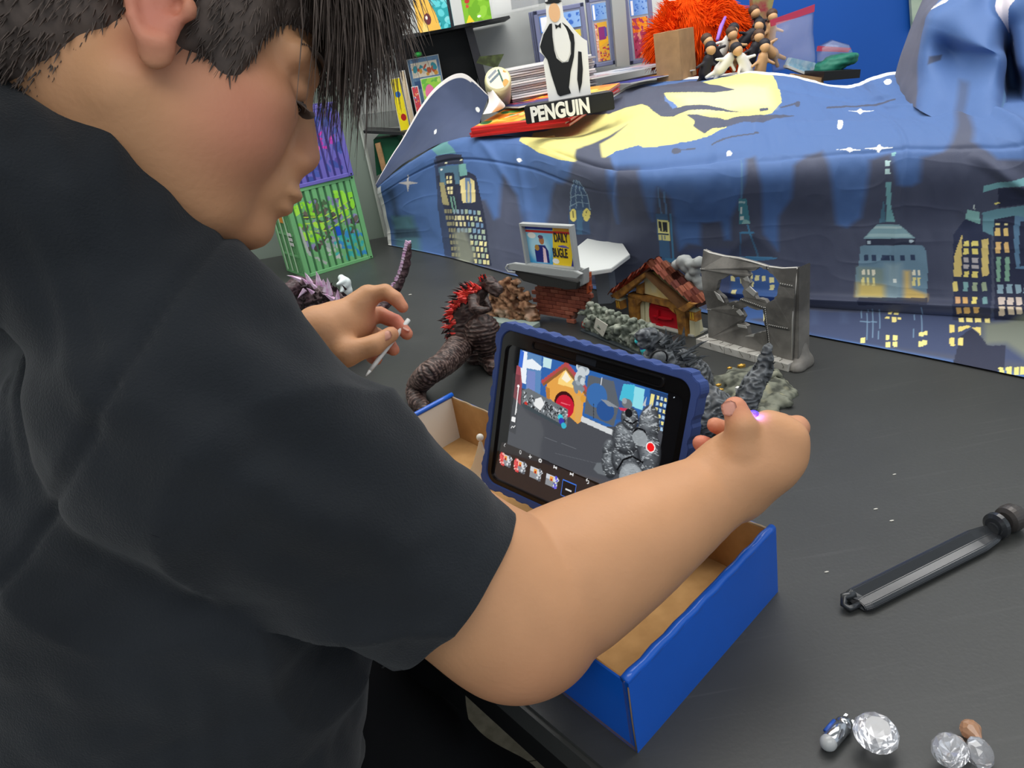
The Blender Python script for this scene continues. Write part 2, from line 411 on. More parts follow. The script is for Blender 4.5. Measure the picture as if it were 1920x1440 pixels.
# brown leather stool seen below the arm
LE = mat('brown_leather', '#3b2019', rough=.45, bump=.0005, bscale=90)
st = thing('stool', 'brown leather stool under the seated person', 'stool', (PEL0[0], PEL0[1], -.75))
c = np.array([PEL0[0], PEL0[1], 0])
bm = bmesh.new(); lathe(bm, [(.19, -.365), (.215, -.355), (.222, -.335), (.215, -.312), (.19, -.300), (.0001, -.298)], 40, frame(c, (1, 0, 0))); bm_obj('seat', bm, LE, st, True)
CHR = mat('dark_chrome', '#707070', rough=.25, metal=1)
tube_obj('column', [c + [0, 0, -.72], c + [0, 0, -.366]], [.03, .025], CHR, st)
for k in range(5):
    a = 2*math.pi*k/5 + .3; tube_obj('leg', [c + [0, 0, -.69], c + [.26*math.cos(a), .26*math.sin(a), -.735]], [.018, .012], CHR, st)
# ================================================================== printed backdrop cloth over the raised shelf
# NET
def cr(P, x):
    """Catmull-Rom through P (n, ...) at x in [0, n-1]"""
    P = np.asarray(P, float); n = len(P); i = np.clip(np.floor(x).astype(int), 0, n-2); t = (x - i).reshape((-1,) + (1,)*(P.ndim-1))
    a = P[np.clip(i-1, 0, n-1)]; b = P[i]; c = P[i+1]; d = P[np.clip(i+2, 0, n-1)]
    return .5*((2*b) + (c-a)*t + (2*a-5*b+4*c-d)*t*t + (3*b-a-3*c+d)*t**3)
def surf(NET, TK, ss, ts):
    rows = cr(np.interp(0*0 + np.arange(len(NET)), np.arange(len(NET)), np.arange(len(NET))) if False else np.asarray(NET, float), np.interp(ts, TK, np.arange(len(TK))))   # (t, cols, 3)
    return np.swapaxes(cr(np.swapaxes(rows, 0, 1), ss), 0, 1)
TK = [0, .6, 2.0, 3.4, 4.3, 5.2]
_b = [(728, 457), (840, 479), (980, 516), (1150, 538), (1330, 556), (1500, 576), (1700, 589), (1920, 604), (2120, 620)]
_h = [(728, 459), (840, 482), (980, 520), (1150, 548), (1330, 588), (1500, 624), (1700, 662), (1920, 707), (2120, 750)]
BASE = [PZ(u, v, .004) for u, v in _b]; HEM = [PZ(u, v, .003) for u, v in _h]
TOPE = [PY(708, 350, 2.43), PY(835, 263, 2.22), PZ(985, 270, .275), PZ(1130, 306, .265), PZ(1320, 300, .265), PZ(1490, 286, .265), PZ(1690, 272, .265), PZ(1890, 268, .255), PZ(2090, 250, .26)]
MID = [.5*(a + b) + np.array([.0, .012, 0]) for a, b in zip(BASE, TOPE)]
BACK = [PY(790, 300, 2.50), PY(912, 205, 2.42), PY(1060, 142, 2.50), PY(1190, 158, 2.42), PY(1330, 141, 2.30), PY(1440, 134, 2.10), PY(1580, 158, 1.85), PY(1690, 133, 1.72), PY(2000, 100, 1.9)]
TOPM_ = [.5*(a + b) for a, b in zip(TOPE, BACK)]
BACK[1] = np.array([*BACK[1][:2], .285]); BACK[2] = PY(1085, 172, 2.38); BACK[2][2] = .290
TOPM_[1] = .5*(TOPE[1] + BACK[1]); TOPM_[2] = .5*(TOPE[2] + BACK[2])
TOPM_[1][2] = .268; TOPM_[2][2] = .262; TOPE[1][2] = min(TOPE[1][2], .285)
TOPM_[4] = TOPM_[4] + np.array([0, 0, .012]); TOPM_[6] = TOPM_[6] + np.array([0, 0, -.006])
NET = [HEM, BASE, MID, TOPE, TOPM_, BACK]
# ENDNET
PRINT = [
([(1.52,0.38),(1.44,1.99),(1.53,1.99),(1.64,1.64),(1.7,1.71),(1.71,2.3),(1.76,2.58),(1.91,2.22),(1.99,1.69),(2.07,1.5),(2.26,1.66),(2.36,2.38),(2.44,2.67),(2.53,2.7),(2.64,2.94),(2.69,3.55),(2.77,3.62),(3.04,3.5),(3.05,2.64),(3.11,2.08),(3.12,3.41),(3.34,3.41),(3.39,2.74),(3.45,2.27),(3.47,2.16),(3.54,2.93),(3.67,2.68),(3.7,1.91),(3.73,1.59),(3.82,1.74),(3.95,1.7),(3.96,2.16),(4.18,2.19),(4.21,1.81),(4.28,1.82),(4.29,2.28),(4.36,2.52),(4.44,2.94),(4.46,3.37),(4.56,3.39),(4.63,2.82),(4.66,1.93),(4.81,1.65),(4.83,2.26),(4.96,2.58),(4.98,3.15),(5.11,3.34),(5.27,3.39),(5.32,3.13),(5.41,2.11),(5.51,2.05),(5.64,2.22),(5.67,2.65),(5.69,3.16),(5.89,3.23),(5.92,2.99),(5.95,2.73),(6.08,2.7),(6.15,2.76),(6.16,3.14),(6.36,3.24),(6.53,3.51),(7.01,4.12),(7.08,4.09),(6.66,3.4),(6.77,3.25),(6.85,3.11),(7.28,3.08),(7.88,3.01),(7.92,0.06),(7.0,0.06),(6.0,0.03),(5.0,0.09),(4.0,0.12),(3.0,0.51),(2.0,0.58)],'#4b5064',1,0.035),
([(1.86,1.83),(2.06,1.89),(2.06,0.74),(1.87,0.63)],'#3f4459',0.5,0.08),
([(2.84,3.06),(3.04,3.13),(3.0,2.3),(2.79,2.22)],'#3f4459',0.5,0.08),
([(3.16,2.7),(3.37,2.72),(3.34,2.12),(3.13,2.09)],'#3f4459',0.5,0.08),
([(2.52,1.75),(3.01,1.94),(2.95,0.74),(2.48,0.58)],'#3f4459',0.5,0.08),
([(4.95,2.12),(5.37,2.11),(5.32,0.85),(4.89,0.79)],'#3f4459',0.5,0.08),
([(6.0,2.44),(6.43,2.44),(6.38,0.95),(5.96,0.91)],'#3f4459',0.5,0.08),
([(6.17,3.02),(6.75,3.02),(6.78,2.29),(6.2,2.27)],'#3f4459',0.5,0.08),
([(3.76,1.59),(4.45,1.63),(4.42,0.67),(3.72,0.51)],'#394a78',0.6,0.1),
([(5.0,0.51),(7.88,0.87),(7.84,0.25),(5.08,0.0)],'#3b4769',0.8,0.03),
([(0.21,1.84),(0.54,1.67),(0.64,0.24),(0.19,0.37)],'#517a7c',0.8,0.05),
([(0.2,1.35),(0.58,1.33),(0.6,1.07),(0.2,0.98)],'#2f3f55',0.8,0.04),
([(0.19,2.97),(0.33,2.82),(0.36,1.75),(0.27,1.75)],'#2f3f55',0.7,0.04),
([(0.66,2.55),(0.55,2.63),(0.51,2.39),(0.51,2.67),(0.4,2.89),(0.52,2.77),(0.55,3.03),(0.55,2.73)],'#c9c3bf',1,0),
([(0.89,2.55),(1.32,2.56),(1.41,2.48),(1.51,1.72),(1.62,0.67),(1.08,0.17),(1.0,1.42)],'#2c3147',1,0),
([(0.87,2.98),(1.01,3.02),(1.03,1.42),(1.14,0.08),(0.98,0.08),(0.9,1.41)],'#33384c',0.8,0),
([(0.91,3.07),(1.16,2.99),(1.13,3.12),(0.38,5.13)],'#5f9192',1,0),
([(0.75,4.13),(0.99,3.58),(1.08,3.11)],'#5f9192',1,0),
([(0.89,3.07),(1.23,2.95),(1.26,2.72),(0.91,2.77)],'#33374a',1,0),
([(1.0,2.83),(1.03,2.82),(1.03,2.78),(1.0,2.79)],'#d8d6b0',1,0),
([(1.2,2.85),(1.23,2.85),(1.23,2.81),(1.2,2.81)],'#d8d6b0',1,0),
([(0.92,2.74),(1.19,2.71),(1.2,2.3),(0.94,2.3)],'#55788d',1,0),
([(1.19,2.72),(1.28,2.74),(1.3,2.49),(1.2,2.46)],'#76aaa3',1,0),
([(0.99,2.57),(1.11,2.56),(1.18,1.71),(1.06,1.66)],'#2a2f42',1,0),
([(1.2,2.38),(1.26,2.43),(1.28,1.88),(1.23,1.87)],'#e3d294',1,0),
([(1.34,2.43),(1.39,2.37),(1.4,1.93),(1.35,1.89)],'#e3d294',1,0),
([(1.26,2.43),(1.34,2.43),(1.35,1.89),(1.28,1.88)],'#6a83a5',1,0),
([(1.3,2.36),(1.32,2.36),(1.33,1.9),(1.3,1.89)],'#c8bd90',1,0),
([(0.92,2.38),(0.98,2.36),(1.05,1.8),(0.96,1.83)],'#a89e72',1,0),
([(1.01,2.5),(1.04,2.49),(1.04,2.42),(1.01,2.43)],'#eadca4',1,0),
([(1.06,2.49),(1.09,2.48),(1.08,2.41),(1.05,2.42)],'#eadca4',1,0),
([(1.02,2.4),(1.05,2.39),(1.04,2.32),(1.01,2.33)],'#eadca4',1,0),
([(1.06,2.39),(1.09,2.39),(1.09,2.32),(1.06,2.32)],'#eadca4',1,0),
([(1.03,2.25),(1.06,2.25),(1.05,2.17),(1.02,2.18)],'#eadca4',1,0),
([(1.07,2.25),(1.1,2.24),(1.1,2.17),(1.07,2.17)],'#eadca4',1,0),
([(1.03,2.15),(1.06,2.15),(1.06,2.07),(1.03,2.08)],'#eadca4',1,0),
([(1.07,2.15),(1.1,2.15),(1.1,2.07),(1.07,2.07)],'#eadca4',1,0),
([(1.06,2.02),(1.08,2.02),(1.11,1.67),(1.09,1.66)],'#77a592',1,0),
([(1.1,2.02),(1.12,2.02),(1.16,1.67),(1.14,1.67)],'#77a592',1,0),
([(1.25,1.74),(1.29,1.75),(1.29,1.66),(1.25,1.65)],'#a9b9a0',1,0),
([(1.31,1.74),(1.35,1.75),(1.35,1.67),(1.31,1.66)],'#7f9fb8',1,0),
([(1.37,1.74),(1.4,1.75),(1.4,1.67),(1.37,1.66)],'#7f9fb8',1,0),
([(1.42,1.75),(1.46,1.76),(1.46,1.68),(1.42,1.67)],'#a9b9a0',1,0),
([(1.1,1.72),(1.13,1.72),(1.13,1.64),(1.1,1.63)],'#8aa0ae',1,0),
([(0.97,1.72),(1.0,1.72),(1.0,1.64),(0.97,1.64)],'#8f8a6c',1,0),
([(1.15,1.72),(1.18,1.73),(1.18,1.64),(1.15,1.64)],'#8aa0ae',1,0),
([(1.01,1.72),(1.04,1.72),(1.04,1.64),(1.01,1.64)],'#8f8a6c',1,0),
([(1.2,1.73),(1.23,1.73),(1.23,1.65),(1.2,1.64)],'#8aa0ae',1,0),
([(1.05,1.72),(1.08,1.72),(1.08,1.64),(1.05,1.64)],'#8f8a6c',1,0),
([(1.27,1.62),(1.31,1.63),(1.31,1.55),(1.27,1.54)],'#e8dea0',1,0),
([(1.33,1.62),(1.36,1.63),(1.36,1.55),(1.33,1.54)],'#e8dea0',1,0),
([(1.38,1.63),(1.42,1.64),(1.42,1.56),(1.39,1.55)],'#a9b9a0',1,0),
([(1.44,1.63),(1.47,1.64),(1.48,1.56),(1.44,1.55)],'#e8dea0',1,0),
([(1.12,1.6),(1.15,1.6),(1.15,1.51),(1.11,1.51)],'#d9cfa0',1,0),
([(0.98,1.59),(1.01,1.59),(1.01,1.51),(0.98,1.51)],'#8f8a6c',1,0),
([(1.16,1.6),(1.2,1.61),(1.2,1.52),(1.16,1.52)],'#d9cfa0',1,0),
([(1.03,1.59),(1.06,1.59),(1.05,1.51),(1.02,1.51)],'#8f8a6c',1,0),
([(1.21,1.61),(1.24,1.61),(1.24,1.53),(1.21,1.52)],'#d9cfa0',1,0),
([(1.07,1.59),(1.1,1.59),(1.1,1.52),(1.07,1.52)],'#8f8a6c',1,0),
([(1.29,1.5),(1.32,1.51),(1.32,1.43),(1.29,1.42)],'#7190b0',1,0),
([(1.34,1.51),(1.38,1.52),(1.38,1.44),(1.34,1.43)],'#a9b9a0',1,0),
([(1.4,1.51),(1.44,1.53),(1.44,1.45),(1.4,1.43)],'#7190b0',1,0),
([(1.46,1.52),(1.49,1.53),(1.49,1.45),(1.46,1.44)],'#7190b0',1,0),
([(1.13,1.47),(1.16,1.48),(1.16,1.39),(1.13,1.39)],'#d9cfa0',1,0),
([(1.0,1.46),(1.03,1.46),(1.03,1.38),(0.99,1.38)],'#8f8a6c',1,0),
([(1.18,1.48),(1.21,1.49),(1.21,1.4),(1.18,1.4)],'#d9cfa0',1,0),
([(1.04,1.46),(1.07,1.47),(1.07,1.39),(1.04,1.39)],'#8f8a6c',1,0),
([(1.23,1.49),(1.26,1.5),(1.26,1.41),(1.23,1.41)],'#d9cfa0',1,0),
([(1.08,1.47),(1.11,1.47),(1.11,1.4),(1.08,1.39)],'#8f8a6c',1,0),
([(1.3,1.39),(1.34,1.4),(1.34,1.32),(1.3,1.3)],'#a9b9a0',1,0),
([(1.36,1.4),(1.4,1.41),(1.4,1.33),(1.36,1.31)],'#7f9fb8',1,0),
([(1.42,1.4),(1.45,1.41),(1.45,1.33),(1.42,1.32)],'#7f9fb8',1,0),
([(1.47,1.41),(1.51,1.42),(1.51,1.34),(1.47,1.33)],'#a9b9a0',1,0),
([(1.15,1.35),(1.18,1.36),(1.18,1.27),(1.15,1.27)],'#8aa0ae',1,0),
([(1.01,1.33),(1.04,1.34),(1.04,1.26),(1.01,1.25)],'#8f8a6c',1,0),
([(1.19,1.36),(1.23,1.37),(1.23,1.29),(1.2,1.28)],'#8aa0ae',1,0),
([(1.05,1.34),(1.08,1.34),(1.08,1.26),(1.05,1.26)],'#8f8a6c',1,0),
([(1.24,1.37),(1.28,1.38),(1.28,1.3),(1.24,1.29)],'#8aa0ae',1,0),
([(1.09,1.34),(1.13,1.35),(1.12,1.27),(1.09,1.27)],'#8f8a6c',1,0),
([(1.32,1.27),(1.35,1.28),(1.36,1.2),(1.32,1.19)],'#9ab0a8',1,0),
([(1.38,1.28),(1.41,1.29),(1.41,1.21),(1.38,1.2)],'#9ab0a8',1,0),
([(1.43,1.29),(1.47,1.3),(1.47,1.22),(1.43,1.21)],'#a9b9a0',1,0),
([(1.49,1.3),(1.52,1.31),(1.53,1.23),(1.49,1.22)],'#9ab0a8',1,0),
([(1.02,1.2),(1.05,1.21),(1.05,1.12),(1.02,1.12)],'#8f8a6c',1,0),
([(1.07,1.21),(1.1,1.22),(1.1,1.14),(1.07,1.13)],'#8f8a6c',1,0),
([(1.11,1.22),(1.14,1.23),(1.14,1.15),(1.11,1.14)],'#8f8a6c',1,0),
([(1.33,1.15),(1.37,1.16),(1.37,1.08),(1.33,1.06)],'#e8dea0',1,0),
([(1.39,1.16),(1.43,1.18),(1.43,1.09),(1.39,1.07)],'#a9b9a0',1,0),
([(1.45,1.18),(1.49,1.19),(1.49,1.1),(1.45,1.09)],'#e8dea0',1,0),
([(1.51,1.19),(1.54,1.2),(1.54,1.11),(1.51,1.1)],'#e8dea0',1,0),
([(1.04,1.07),(1.07,1.07),(1.07,0.98),(1.03,0.97)],'#8f8a6c',1,0),
([(1.08,1.08),(1.11,1.08),(1.11,1.0),(1.08,0.99)],'#8f8a6c',1,0),
([(1.12,1.09),(1.15,1.09),(1.15,1.01),(1.12,1.0)],'#8f8a6c',1,0),
([(1.35,1.03),(1.39,1.04),(1.39,0.95),(1.35,0.93)],'#a9b9a0',1,0),
([(1.41,1.04),(1.45,1.06),(1.45,0.96),(1.41,0.94)],'#e8dea0',1,0),
([(1.47,1.06),(1.5,1.07),(1.5,0.97),(1.47,0.96)],'#e8dea0',1,0),
([(1.52,1.07),(1.56,1.08),(1.56,0.99),(1.52,0.97)],'#a9b9a0',1,0),
([(1.05,0.91),(1.08,0.92),(1.08,0.82),(1.05,0.81)],'#8f8a6c',1,0),
([(1.09,0.93),(1.13,0.94),(1.12,0.84),(1.09,0.83)],'#8f8a6c',1,0),
([(1.14,0.95),(1.17,0.96),(1.17,0.86),(1.14,0.85)],'#8f8a6c',1,0),
([(1.37,0.89),(1.4,0.9),(1.4,0.79),(1.37,0.77)],'#e8dea0',1,0),
([(1.43,0.91),(1.46,0.92),(1.46,0.81),(1.43,0.8)],'#e8dea0',1,0),
([(1.48,0.92),(1.52,0.94),(1.52,0.83),(1.48,0.81)],'#a9b9a0',1,0),
([(1.54,0.94),(1.57,0.95),(1.58,0.85),(1.54,0.83)],'#e8dea0',1,0),
([(1.06,0.74),(1.1,0.76),(1.1,0.62),(1.06,0.6)],'#8f8a6c',1,0),
([(1.11,0.76),(1.14,0.78),(1.14,0.65),(1.11,0.63)],'#8f8a6c',1,0),
([(1.15,0.78),(1.18,0.8),(1.18,0.67),(1.15,0.65)],'#8f8a6c',1,0),
([(1.38,0.72),(1.42,0.75),(1.42,0.6),(1.39,0.59)],'#e8dea0',1,0),
([(1.44,0.75),(1.48,0.77),(1.48,0.63),(1.44,0.6)],'#a9b9a0',1,0),
([(1.5,0.77),(1.54,0.79),(1.54,0.66),(1.5,0.63)],'#e8dea0',1,0),
([(1.56,0.79),(1.59,0.81),(1.59,0.68),(1.56,0.66)],'#e8dea0',1,0),
([(1.09,1.26),(1.25,1.35),(1.41,0.83),(1.36,0.59),(1.18,0.05)],'#949785',0.75,0.05),
([(2.56,2.1),(2.61,2.56),(2.68,2.88),(2.75,2.9),(2.81,2.56),(2.79,1.75),(2.55,1.66)],'#41587a',1,0),
([(2.68,2.88),(2.61,2.56),(2.62,2.56),(2.69,2.88)],'#8aa3b5',1,0),
([(2.61,2.56),(2.57,2.17),(2.58,2.17),(2.62,2.56)],'#8aa3b5',1,0),
([(2.71,2.9),(2.67,2.56),(2.68,2.56),(2.72,2.91)],'#8aa3b5',1,0),
([(2.67,2.56),(2.65,2.24),(2.66,2.25),(2.68,2.56)],'#8aa3b5',1,0),
([(2.74,2.89),(2.8,2.63),(2.81,2.64),(2.75,2.9)],'#8aa3b5',1,0),
([(2.8,2.63),(2.8,2.28),(2.82,2.29),(2.81,2.64)],'#8aa3b5',1,0),
([(2.72,2.89),(2.74,2.6),(2.75,2.61),(2.73,2.9)],'#8aa3b5',1,0),
([(2.74,2.6),(2.73,2.3),(2.74,2.31),(2.75,2.61)],'#8aa3b5',1,0),
([(2.6,2.43),(2.69,2.55),(2.69,2.57),(2.6,2.45)],'#8aa3b5',1,0),
([(2.69,2.55),(2.8,2.59),(2.81,2.61),(2.69,2.57)],'#8aa3b5',1,0),
([(2.58,2.24),(2.69,2.39),(2.69,2.41),(2.57,2.25)],'#8aa3b5',1,0),
([(2.69,2.39),(2.81,2.41),(2.81,2.42),(2.69,2.41)],'#8aa3b5',1,0),
([(2.65,2.1),(2.65,2.03),(2.63,1.97),(2.61,1.94),(2.59,1.95),(2.57,1.99),(2.57,2.06),(2.58,2.14),(2.6,2.2),(2.62,2.22),(2.64,2.22),(2.65,2.17)],'#f0e07a',1,0),
([(2.81,2.18),(2.8,2.1),(2.78,2.04),(2.76,2.01),(2.74,2.02),(2.73,2.07),(2.72,2.13),(2.73,2.21),(2.75,2.27),(2.78,2.31),(2.79,2.29),(2.81,2.25)],'#f0e07a',1,0),
([(2.61,2.17),(2.61,2.03),(2.62,2.04),(2.62,2.18)],'#222836',1,0),
([(2.77,2.26),(2.75,2.1),(2.75,2.1),(2.78,2.26)],'#222836',1,0),
([(2.66,2.21),(2.73,2.25),(2.7,1.72),(2.64,1.7)],'#4b7090',1,0),
([(3.54,2.92),(3.55,2.33),(3.57,2.33),(3.55,2.92)],'#56789f',1,0),
([(3.59,2.83),(3.61,2.33),(3.63,2.33),(3.61,2.83)],'#56789f',1,0),
([(3.5,2.33),(3.63,2.34),(3.63,1.38),(3.51,1.36)],'#46698f',1,0),
([(3.51,2.2),(3.63,2.19),(3.64,1.77),(3.51,1.77)],'#e8e294',1,0),
([(3.52,2.16),(3.61,2.15),(3.62,1.94),(3.53,1.95)],'#2b3036',1,0),
([(3.55,2.15),(3.55,1.95),(3.56,1.95),(3.56,2.15)],'#e8e294',1,0),
([(3.58,2.15),(3.58,1.95),(3.59,1.95),(3.58,2.15)],'#e8e294',1,0),
([(3.51,1.91),(3.63,1.91),(3.63,1.88),(3.51,1.88)],'#31455e',1,0),
([(3.54,1.87),(3.54,1.76),(3.55,1.77),(3.55,1.87)],'#46698f',1,0),
([(3.57,1.87),(3.58,1.77),(3.58,1.77),(3.58,1.87)],'#46698f',1,0),
([(3.65,2.36),(3.65,1.37),(3.67,1.38),(3.67,2.36)],'#4a7fa5',1,0),
([(3.56,1.43),(3.7,1.44),(3.68,1.36),(3.56,1.35)],'#4a7fa5',1,0),
([(4.39,3.35),(4.4,2.64),(4.42,2.64),(4.41,3.35)],'#56789a',1,0),
([(4.37,2.64),(4.46,2.63),(4.51,2.14),(4.39,2.14)],'#4a8794',1,0),
([(4.37,2.59),(4.45,2.58),(4.45,2.54),(4.38,2.55)],'#a9c4c4',1,0),
([(4.4,2.48),(4.42,2.48),(4.42,2.34),(4.4,2.35)],'#d4dcd6',1,0),
([(4.4,2.3),(4.44,2.3),(4.44,2.22),(4.4,2.22)],'#d4dcd6',1,0),
([(4.44,2.24),(4.5,2.19),(4.51,2.14),(4.41,2.14)],'#8fb9b6',1,0),
([(4.56,1.96),(4.55,1.95),(4.52,1.94),(4.47,1.94),(4.42,1.94),(4.39,1.95),(4.38,1.96),(4.39,1.97),(4.43,1.99),(4.47,1.99),(4.52,1.99),(4.55,1.98)],'#4b80a5',1,0),
([(4.39,1.94),(4.37,1.55),(4.39,1.56),(4.41,1.94)],'#43678c',1,0),
([(4.47,2.12),(4.52,1.82),(4.54,1.83),(4.49,2.14)],'#4b80a5',1,0),
([(4.52,1.82),(4.58,1.54),(4.6,1.56),(4.54,1.83)],'#4b80a5',1,0),
([(4.37,1.77),(4.56,1.92),(4.81,1.54),(4.22,1.52)],'#2c3245',0.6,0.03),
([(4.81,1.53),(4.77,1.51),(4.66,1.49),(4.51,1.47),(4.35,1.46),(4.24,1.47),(4.2,1.48),(4.25,1.51),(4.36,1.53),(4.51,1.55),(4.67,1.55),(4.77,1.54)],'#46799f',1,0),
([(4.27,1.29),(4.44,1.4),(4.69,1.42),(4.83,1.34),(4.8,0.34),(4.25,0.0)],'#3c62a0',0.8,0.03),
([(4.47,1.24),(4.52,1.25),(4.52,1.15),(4.47,1.14)],'#e8dea0',1,0),
([(4.55,1.22),(4.6,1.23),(4.59,1.13),(4.54,1.12)],'#e8dea0',1,0),
([(4.63,1.22),(4.67,1.22),(4.67,1.13),(4.62,1.12)],'#e8dea0',1,0),
([(4.71,1.2),(4.76,1.2),(4.76,1.11),(4.71,1.1)],'#e8dea0',1,0),
([(4.48,1.09),(4.53,1.1),(4.52,0.99),(4.47,0.98)],'#e8dea0',1,0),
([(4.71,1.06),(4.76,1.07),(4.75,0.96),(4.7,0.95)],'#e8dea0',1,0),
([(4.26,1.17),(4.31,1.18),(4.31,1.07),(4.26,1.07)],'#e8dea0',1,0),
([(4.28,0.88),(4.33,0.89),(4.33,0.76),(4.28,0.75)],'#e8dea0',1,0),
([(4.49,0.52),(4.54,0.53),(4.54,0.43),(4.49,0.41)],'#e8dea0',1,0),
([(4.38,1.15),(4.43,1.15),(4.42,1.05),(4.37,1.04)],'#e8dea0',1,0),
([(4.6,0.33),(4.65,0.35),(4.65,0.17),(4.6,0.13)],'#e8dea0',1,0),
([(5.81,2.12),(5.83,2.41),(5.84,2.52),(5.87,2.14)],'#4f7488',1,0),
([(5.84,2.78),(5.89,2.78),(5.91,2.39),(5.96,2.14),(5.87,2.14),(5.87,2.39)],'#77a9ae',1,0),
([(5.83,3.12),(5.88,3.11),(5.87,3.03),(5.83,3.03)],'#bfdcdc',1,0),
([(5.83,2.99),(5.87,2.99),(5.88,2.9),(5.83,2.9)],'#bfdcdc',1,0),
([(5.89,3.18),(5.89,3.24),(5.94,3.26),(5.92,3.18)],'#7fb0b4',1,0),
([(5.79,2.1),(5.99,2.1),(6.14,1.87),(5.66,1.86)],'#7f9fa8',1,0),
([(5.77,2.07),(6.01,2.07),(6.02,2.03),(5.76,2.03)],'#a4bcbe',1,0),
([(5.72,1.94),(6.08,1.94),(6.12,1.89),(5.68,1.89)],'#9ab6ba',1,0),
([(5.69,1.86),(6.14,1.86),(6.13,1.78),(5.68,1.75)],'#2e3448',1,0),
([(5.73,1.8),(5.73,1.79),(5.72,1.78),(5.71,1.78),(5.7,1.78),(5.7,1.79),(5.69,1.8),(5.7,1.82),(5.7,1.83),(5.71,1.83),(5.72,1.83),(5.73,1.82)],'#a9b9c4',1,0),
([(6.12,1.83),(6.12,1.82),(6.11,1.81),(6.1,1.8),(6.09,1.8),(6.08,1.81),(6.08,1.83),(6.08,1.84),(6.09,1.85),(6.1,1.85),(6.11,1.85),(6.12,1.84)],'#a9b9c4',1,0),
([(5.63,1.75),(6.19,1.77),(6.22,1.72),(6.23,1.45),(6.18,0.86),(5.98,0.88),(5.82,0.85),(5.55,0.91),(5.57,1.41),(5.6,1.44)],'#6b889b',1,0),
([(5.66,1.61),(5.7,1.61),(5.69,1.52),(5.65,1.52)],'#33415c',1,0),
([(5.73,1.61),(5.77,1.61),(5.77,1.52),(5.73,1.52)],'#33415c',1,0),
([(5.82,1.61),(5.86,1.61),(5.85,1.53),(5.81,1.53)],'#33415c',1,0),
([(5.86,1.61),(5.9,1.61),(5.89,1.53),(5.85,1.53)],'#33415c',1,0),
([(5.9,1.61),(5.94,1.61),(5.94,1.53),(5.9,1.53)],'#33415c',1,0),
([(5.99,1.61),(6.03,1.61),(6.03,1.53),(5.99,1.53)],'#33415c',1,0),
([(6.08,1.62),(6.12,1.62),(6.12,1.54),(6.08,1.54)],'#33415c',1,0),
([(5.59,1.42),(5.83,1.4),(5.82,0.9),(5.56,0.92)],'#7f8f84',0.8,0.03),
([(5.58,1.16),(5.82,1.13),(5.82,0.92),(5.56,0.92)],'#d8bf6c',0.9,0.04),
([(6.01,1.37),(6.06,1.37),(6.05,1.1),(6.19,1.01),(6.18,0.87),(5.98,0.9)],'#d8b765',0.9,0.03),
([(5.85,1.47),(5.99,1.48),(5.96,0.89),(5.82,0.88)],'#8fa5ac',0.7,0.04),
([(5.63,1.38),(5.65,1.38),(5.65,1.3),(5.62,1.3)],'#e6e0c8',1,0),
([(5.62,1.26),(5.64,1.26),(5.64,1.12),(5.61,1.12)],'#e0d490',1,0),
([(5.67,1.38),(5.7,1.38),(5.7,1.3),(5.67,1.3)],'#e6e0c8',1,0),
([(5.67,1.26),(5.69,1.26),(5.69,1.13),(5.66,1.12)],'#e0d490',1,0),
([(5.72,1.38),(5.75,1.38),(5.74,1.29),(5.72,1.29)],'#e6e0c8',1,0),
([(5.72,1.26),(5.74,1.26),(5.74,1.12),(5.71,1.12)],'#e0d490',1,0),
([(6.09,1.39),(6.11,1.39),(6.11,1.31),(6.08,1.31)],'#e6e0c8',1,0),
([(6.08,1.28),(6.11,1.28),(6.1,1.14),(6.07,1.14)],'#e0d490',1,0),
([(6.13,1.39),(6.15,1.39),(6.15,1.31),(6.13,1.31)],'#e6e0c8',1,0),
([(6.12,1.28),(6.15,1.28),(6.14,1.15),(6.12,1.14)],'#e0d490',1,0),
([(5.9,1.25),(5.94,1.25),(5.93,1.18),(5.9,1.18)],'#e0e6e0',1,0),
([(5.58,0.9),(6.2,0.95),(6.19,0.79),(5.57,0.71)],'#2b3047',0.9,0),
([(5.58,0.65),(5.58,0.09),(5.58,0.09),(5.59,0.65)],'#7d9cb8',0.7,0),
([(5.64,0.66),(5.63,0.12),(5.64,0.12),(5.65,0.66)],'#7d9cb8',0.7,0),
([(5.69,0.67),(5.68,0.14),(5.69,0.14),(5.7,0.67)],'#7d9cb8',0.7,0),
([(5.75,0.67),(5.74,0.16),(5.75,0.17),(5.76,0.68)],'#7d9cb8',0.7,0),
([(6.07,0.72),(6.05,0.26),(6.06,0.26),(6.07,0.72)],'#7d9cb8',0.7,0),
([(6.13,0.73),(6.12,0.28),(6.13,0.28),(6.14,0.73)],'#7d9cb8',0.7,0),
([(5.57,0.39),(5.73,0.4),(5.73,0.42),(5.57,0.41)],'#7d9cb8',0.7,0),
([(5.83,0.64),(5.87,0.65),(5.86,0.58),(5.83,0.58)],'#efdf8e',1,0),
([(5.89,0.64),(5.92,0.64),(5.92,0.58),(5.88,0.58)],'#efdf8e',1,0),
([(5.81,0.53),(5.84,0.53),(5.84,0.49),(5.8,0.48)],'#efdf8e',1,0),
([(5.86,0.53),(5.9,0.53),(5.9,0.49),(5.86,0.48)],'#efdf8e',1,0),
([(5.91,0.53),(5.95,0.53),(5.95,0.49),(5.91,0.48)],'#efdf8e',1,0),
([(5.86,0.48),(5.9,0.49),(5.9,0.44),(5.86,0.43)],'#efdf8e',1,0),
([(5.81,0.24),(5.84,0.25),(5.84,0.18),(5.81,0.17)],'#efdf8e',1,0),
([(5.87,0.25),(5.91,0.26),(5.91,0.19),(5.87,0.18)],'#efdf8e',1,0),
([(5.81,0.14),(5.85,0.15),(5.85,0.06),(5.81,0.04)],'#efdf8e',1,0),
([(5.87,0.16),(5.91,0.17),(5.91,0.09),(5.88,0.08)],'#efdf8e',1,0),
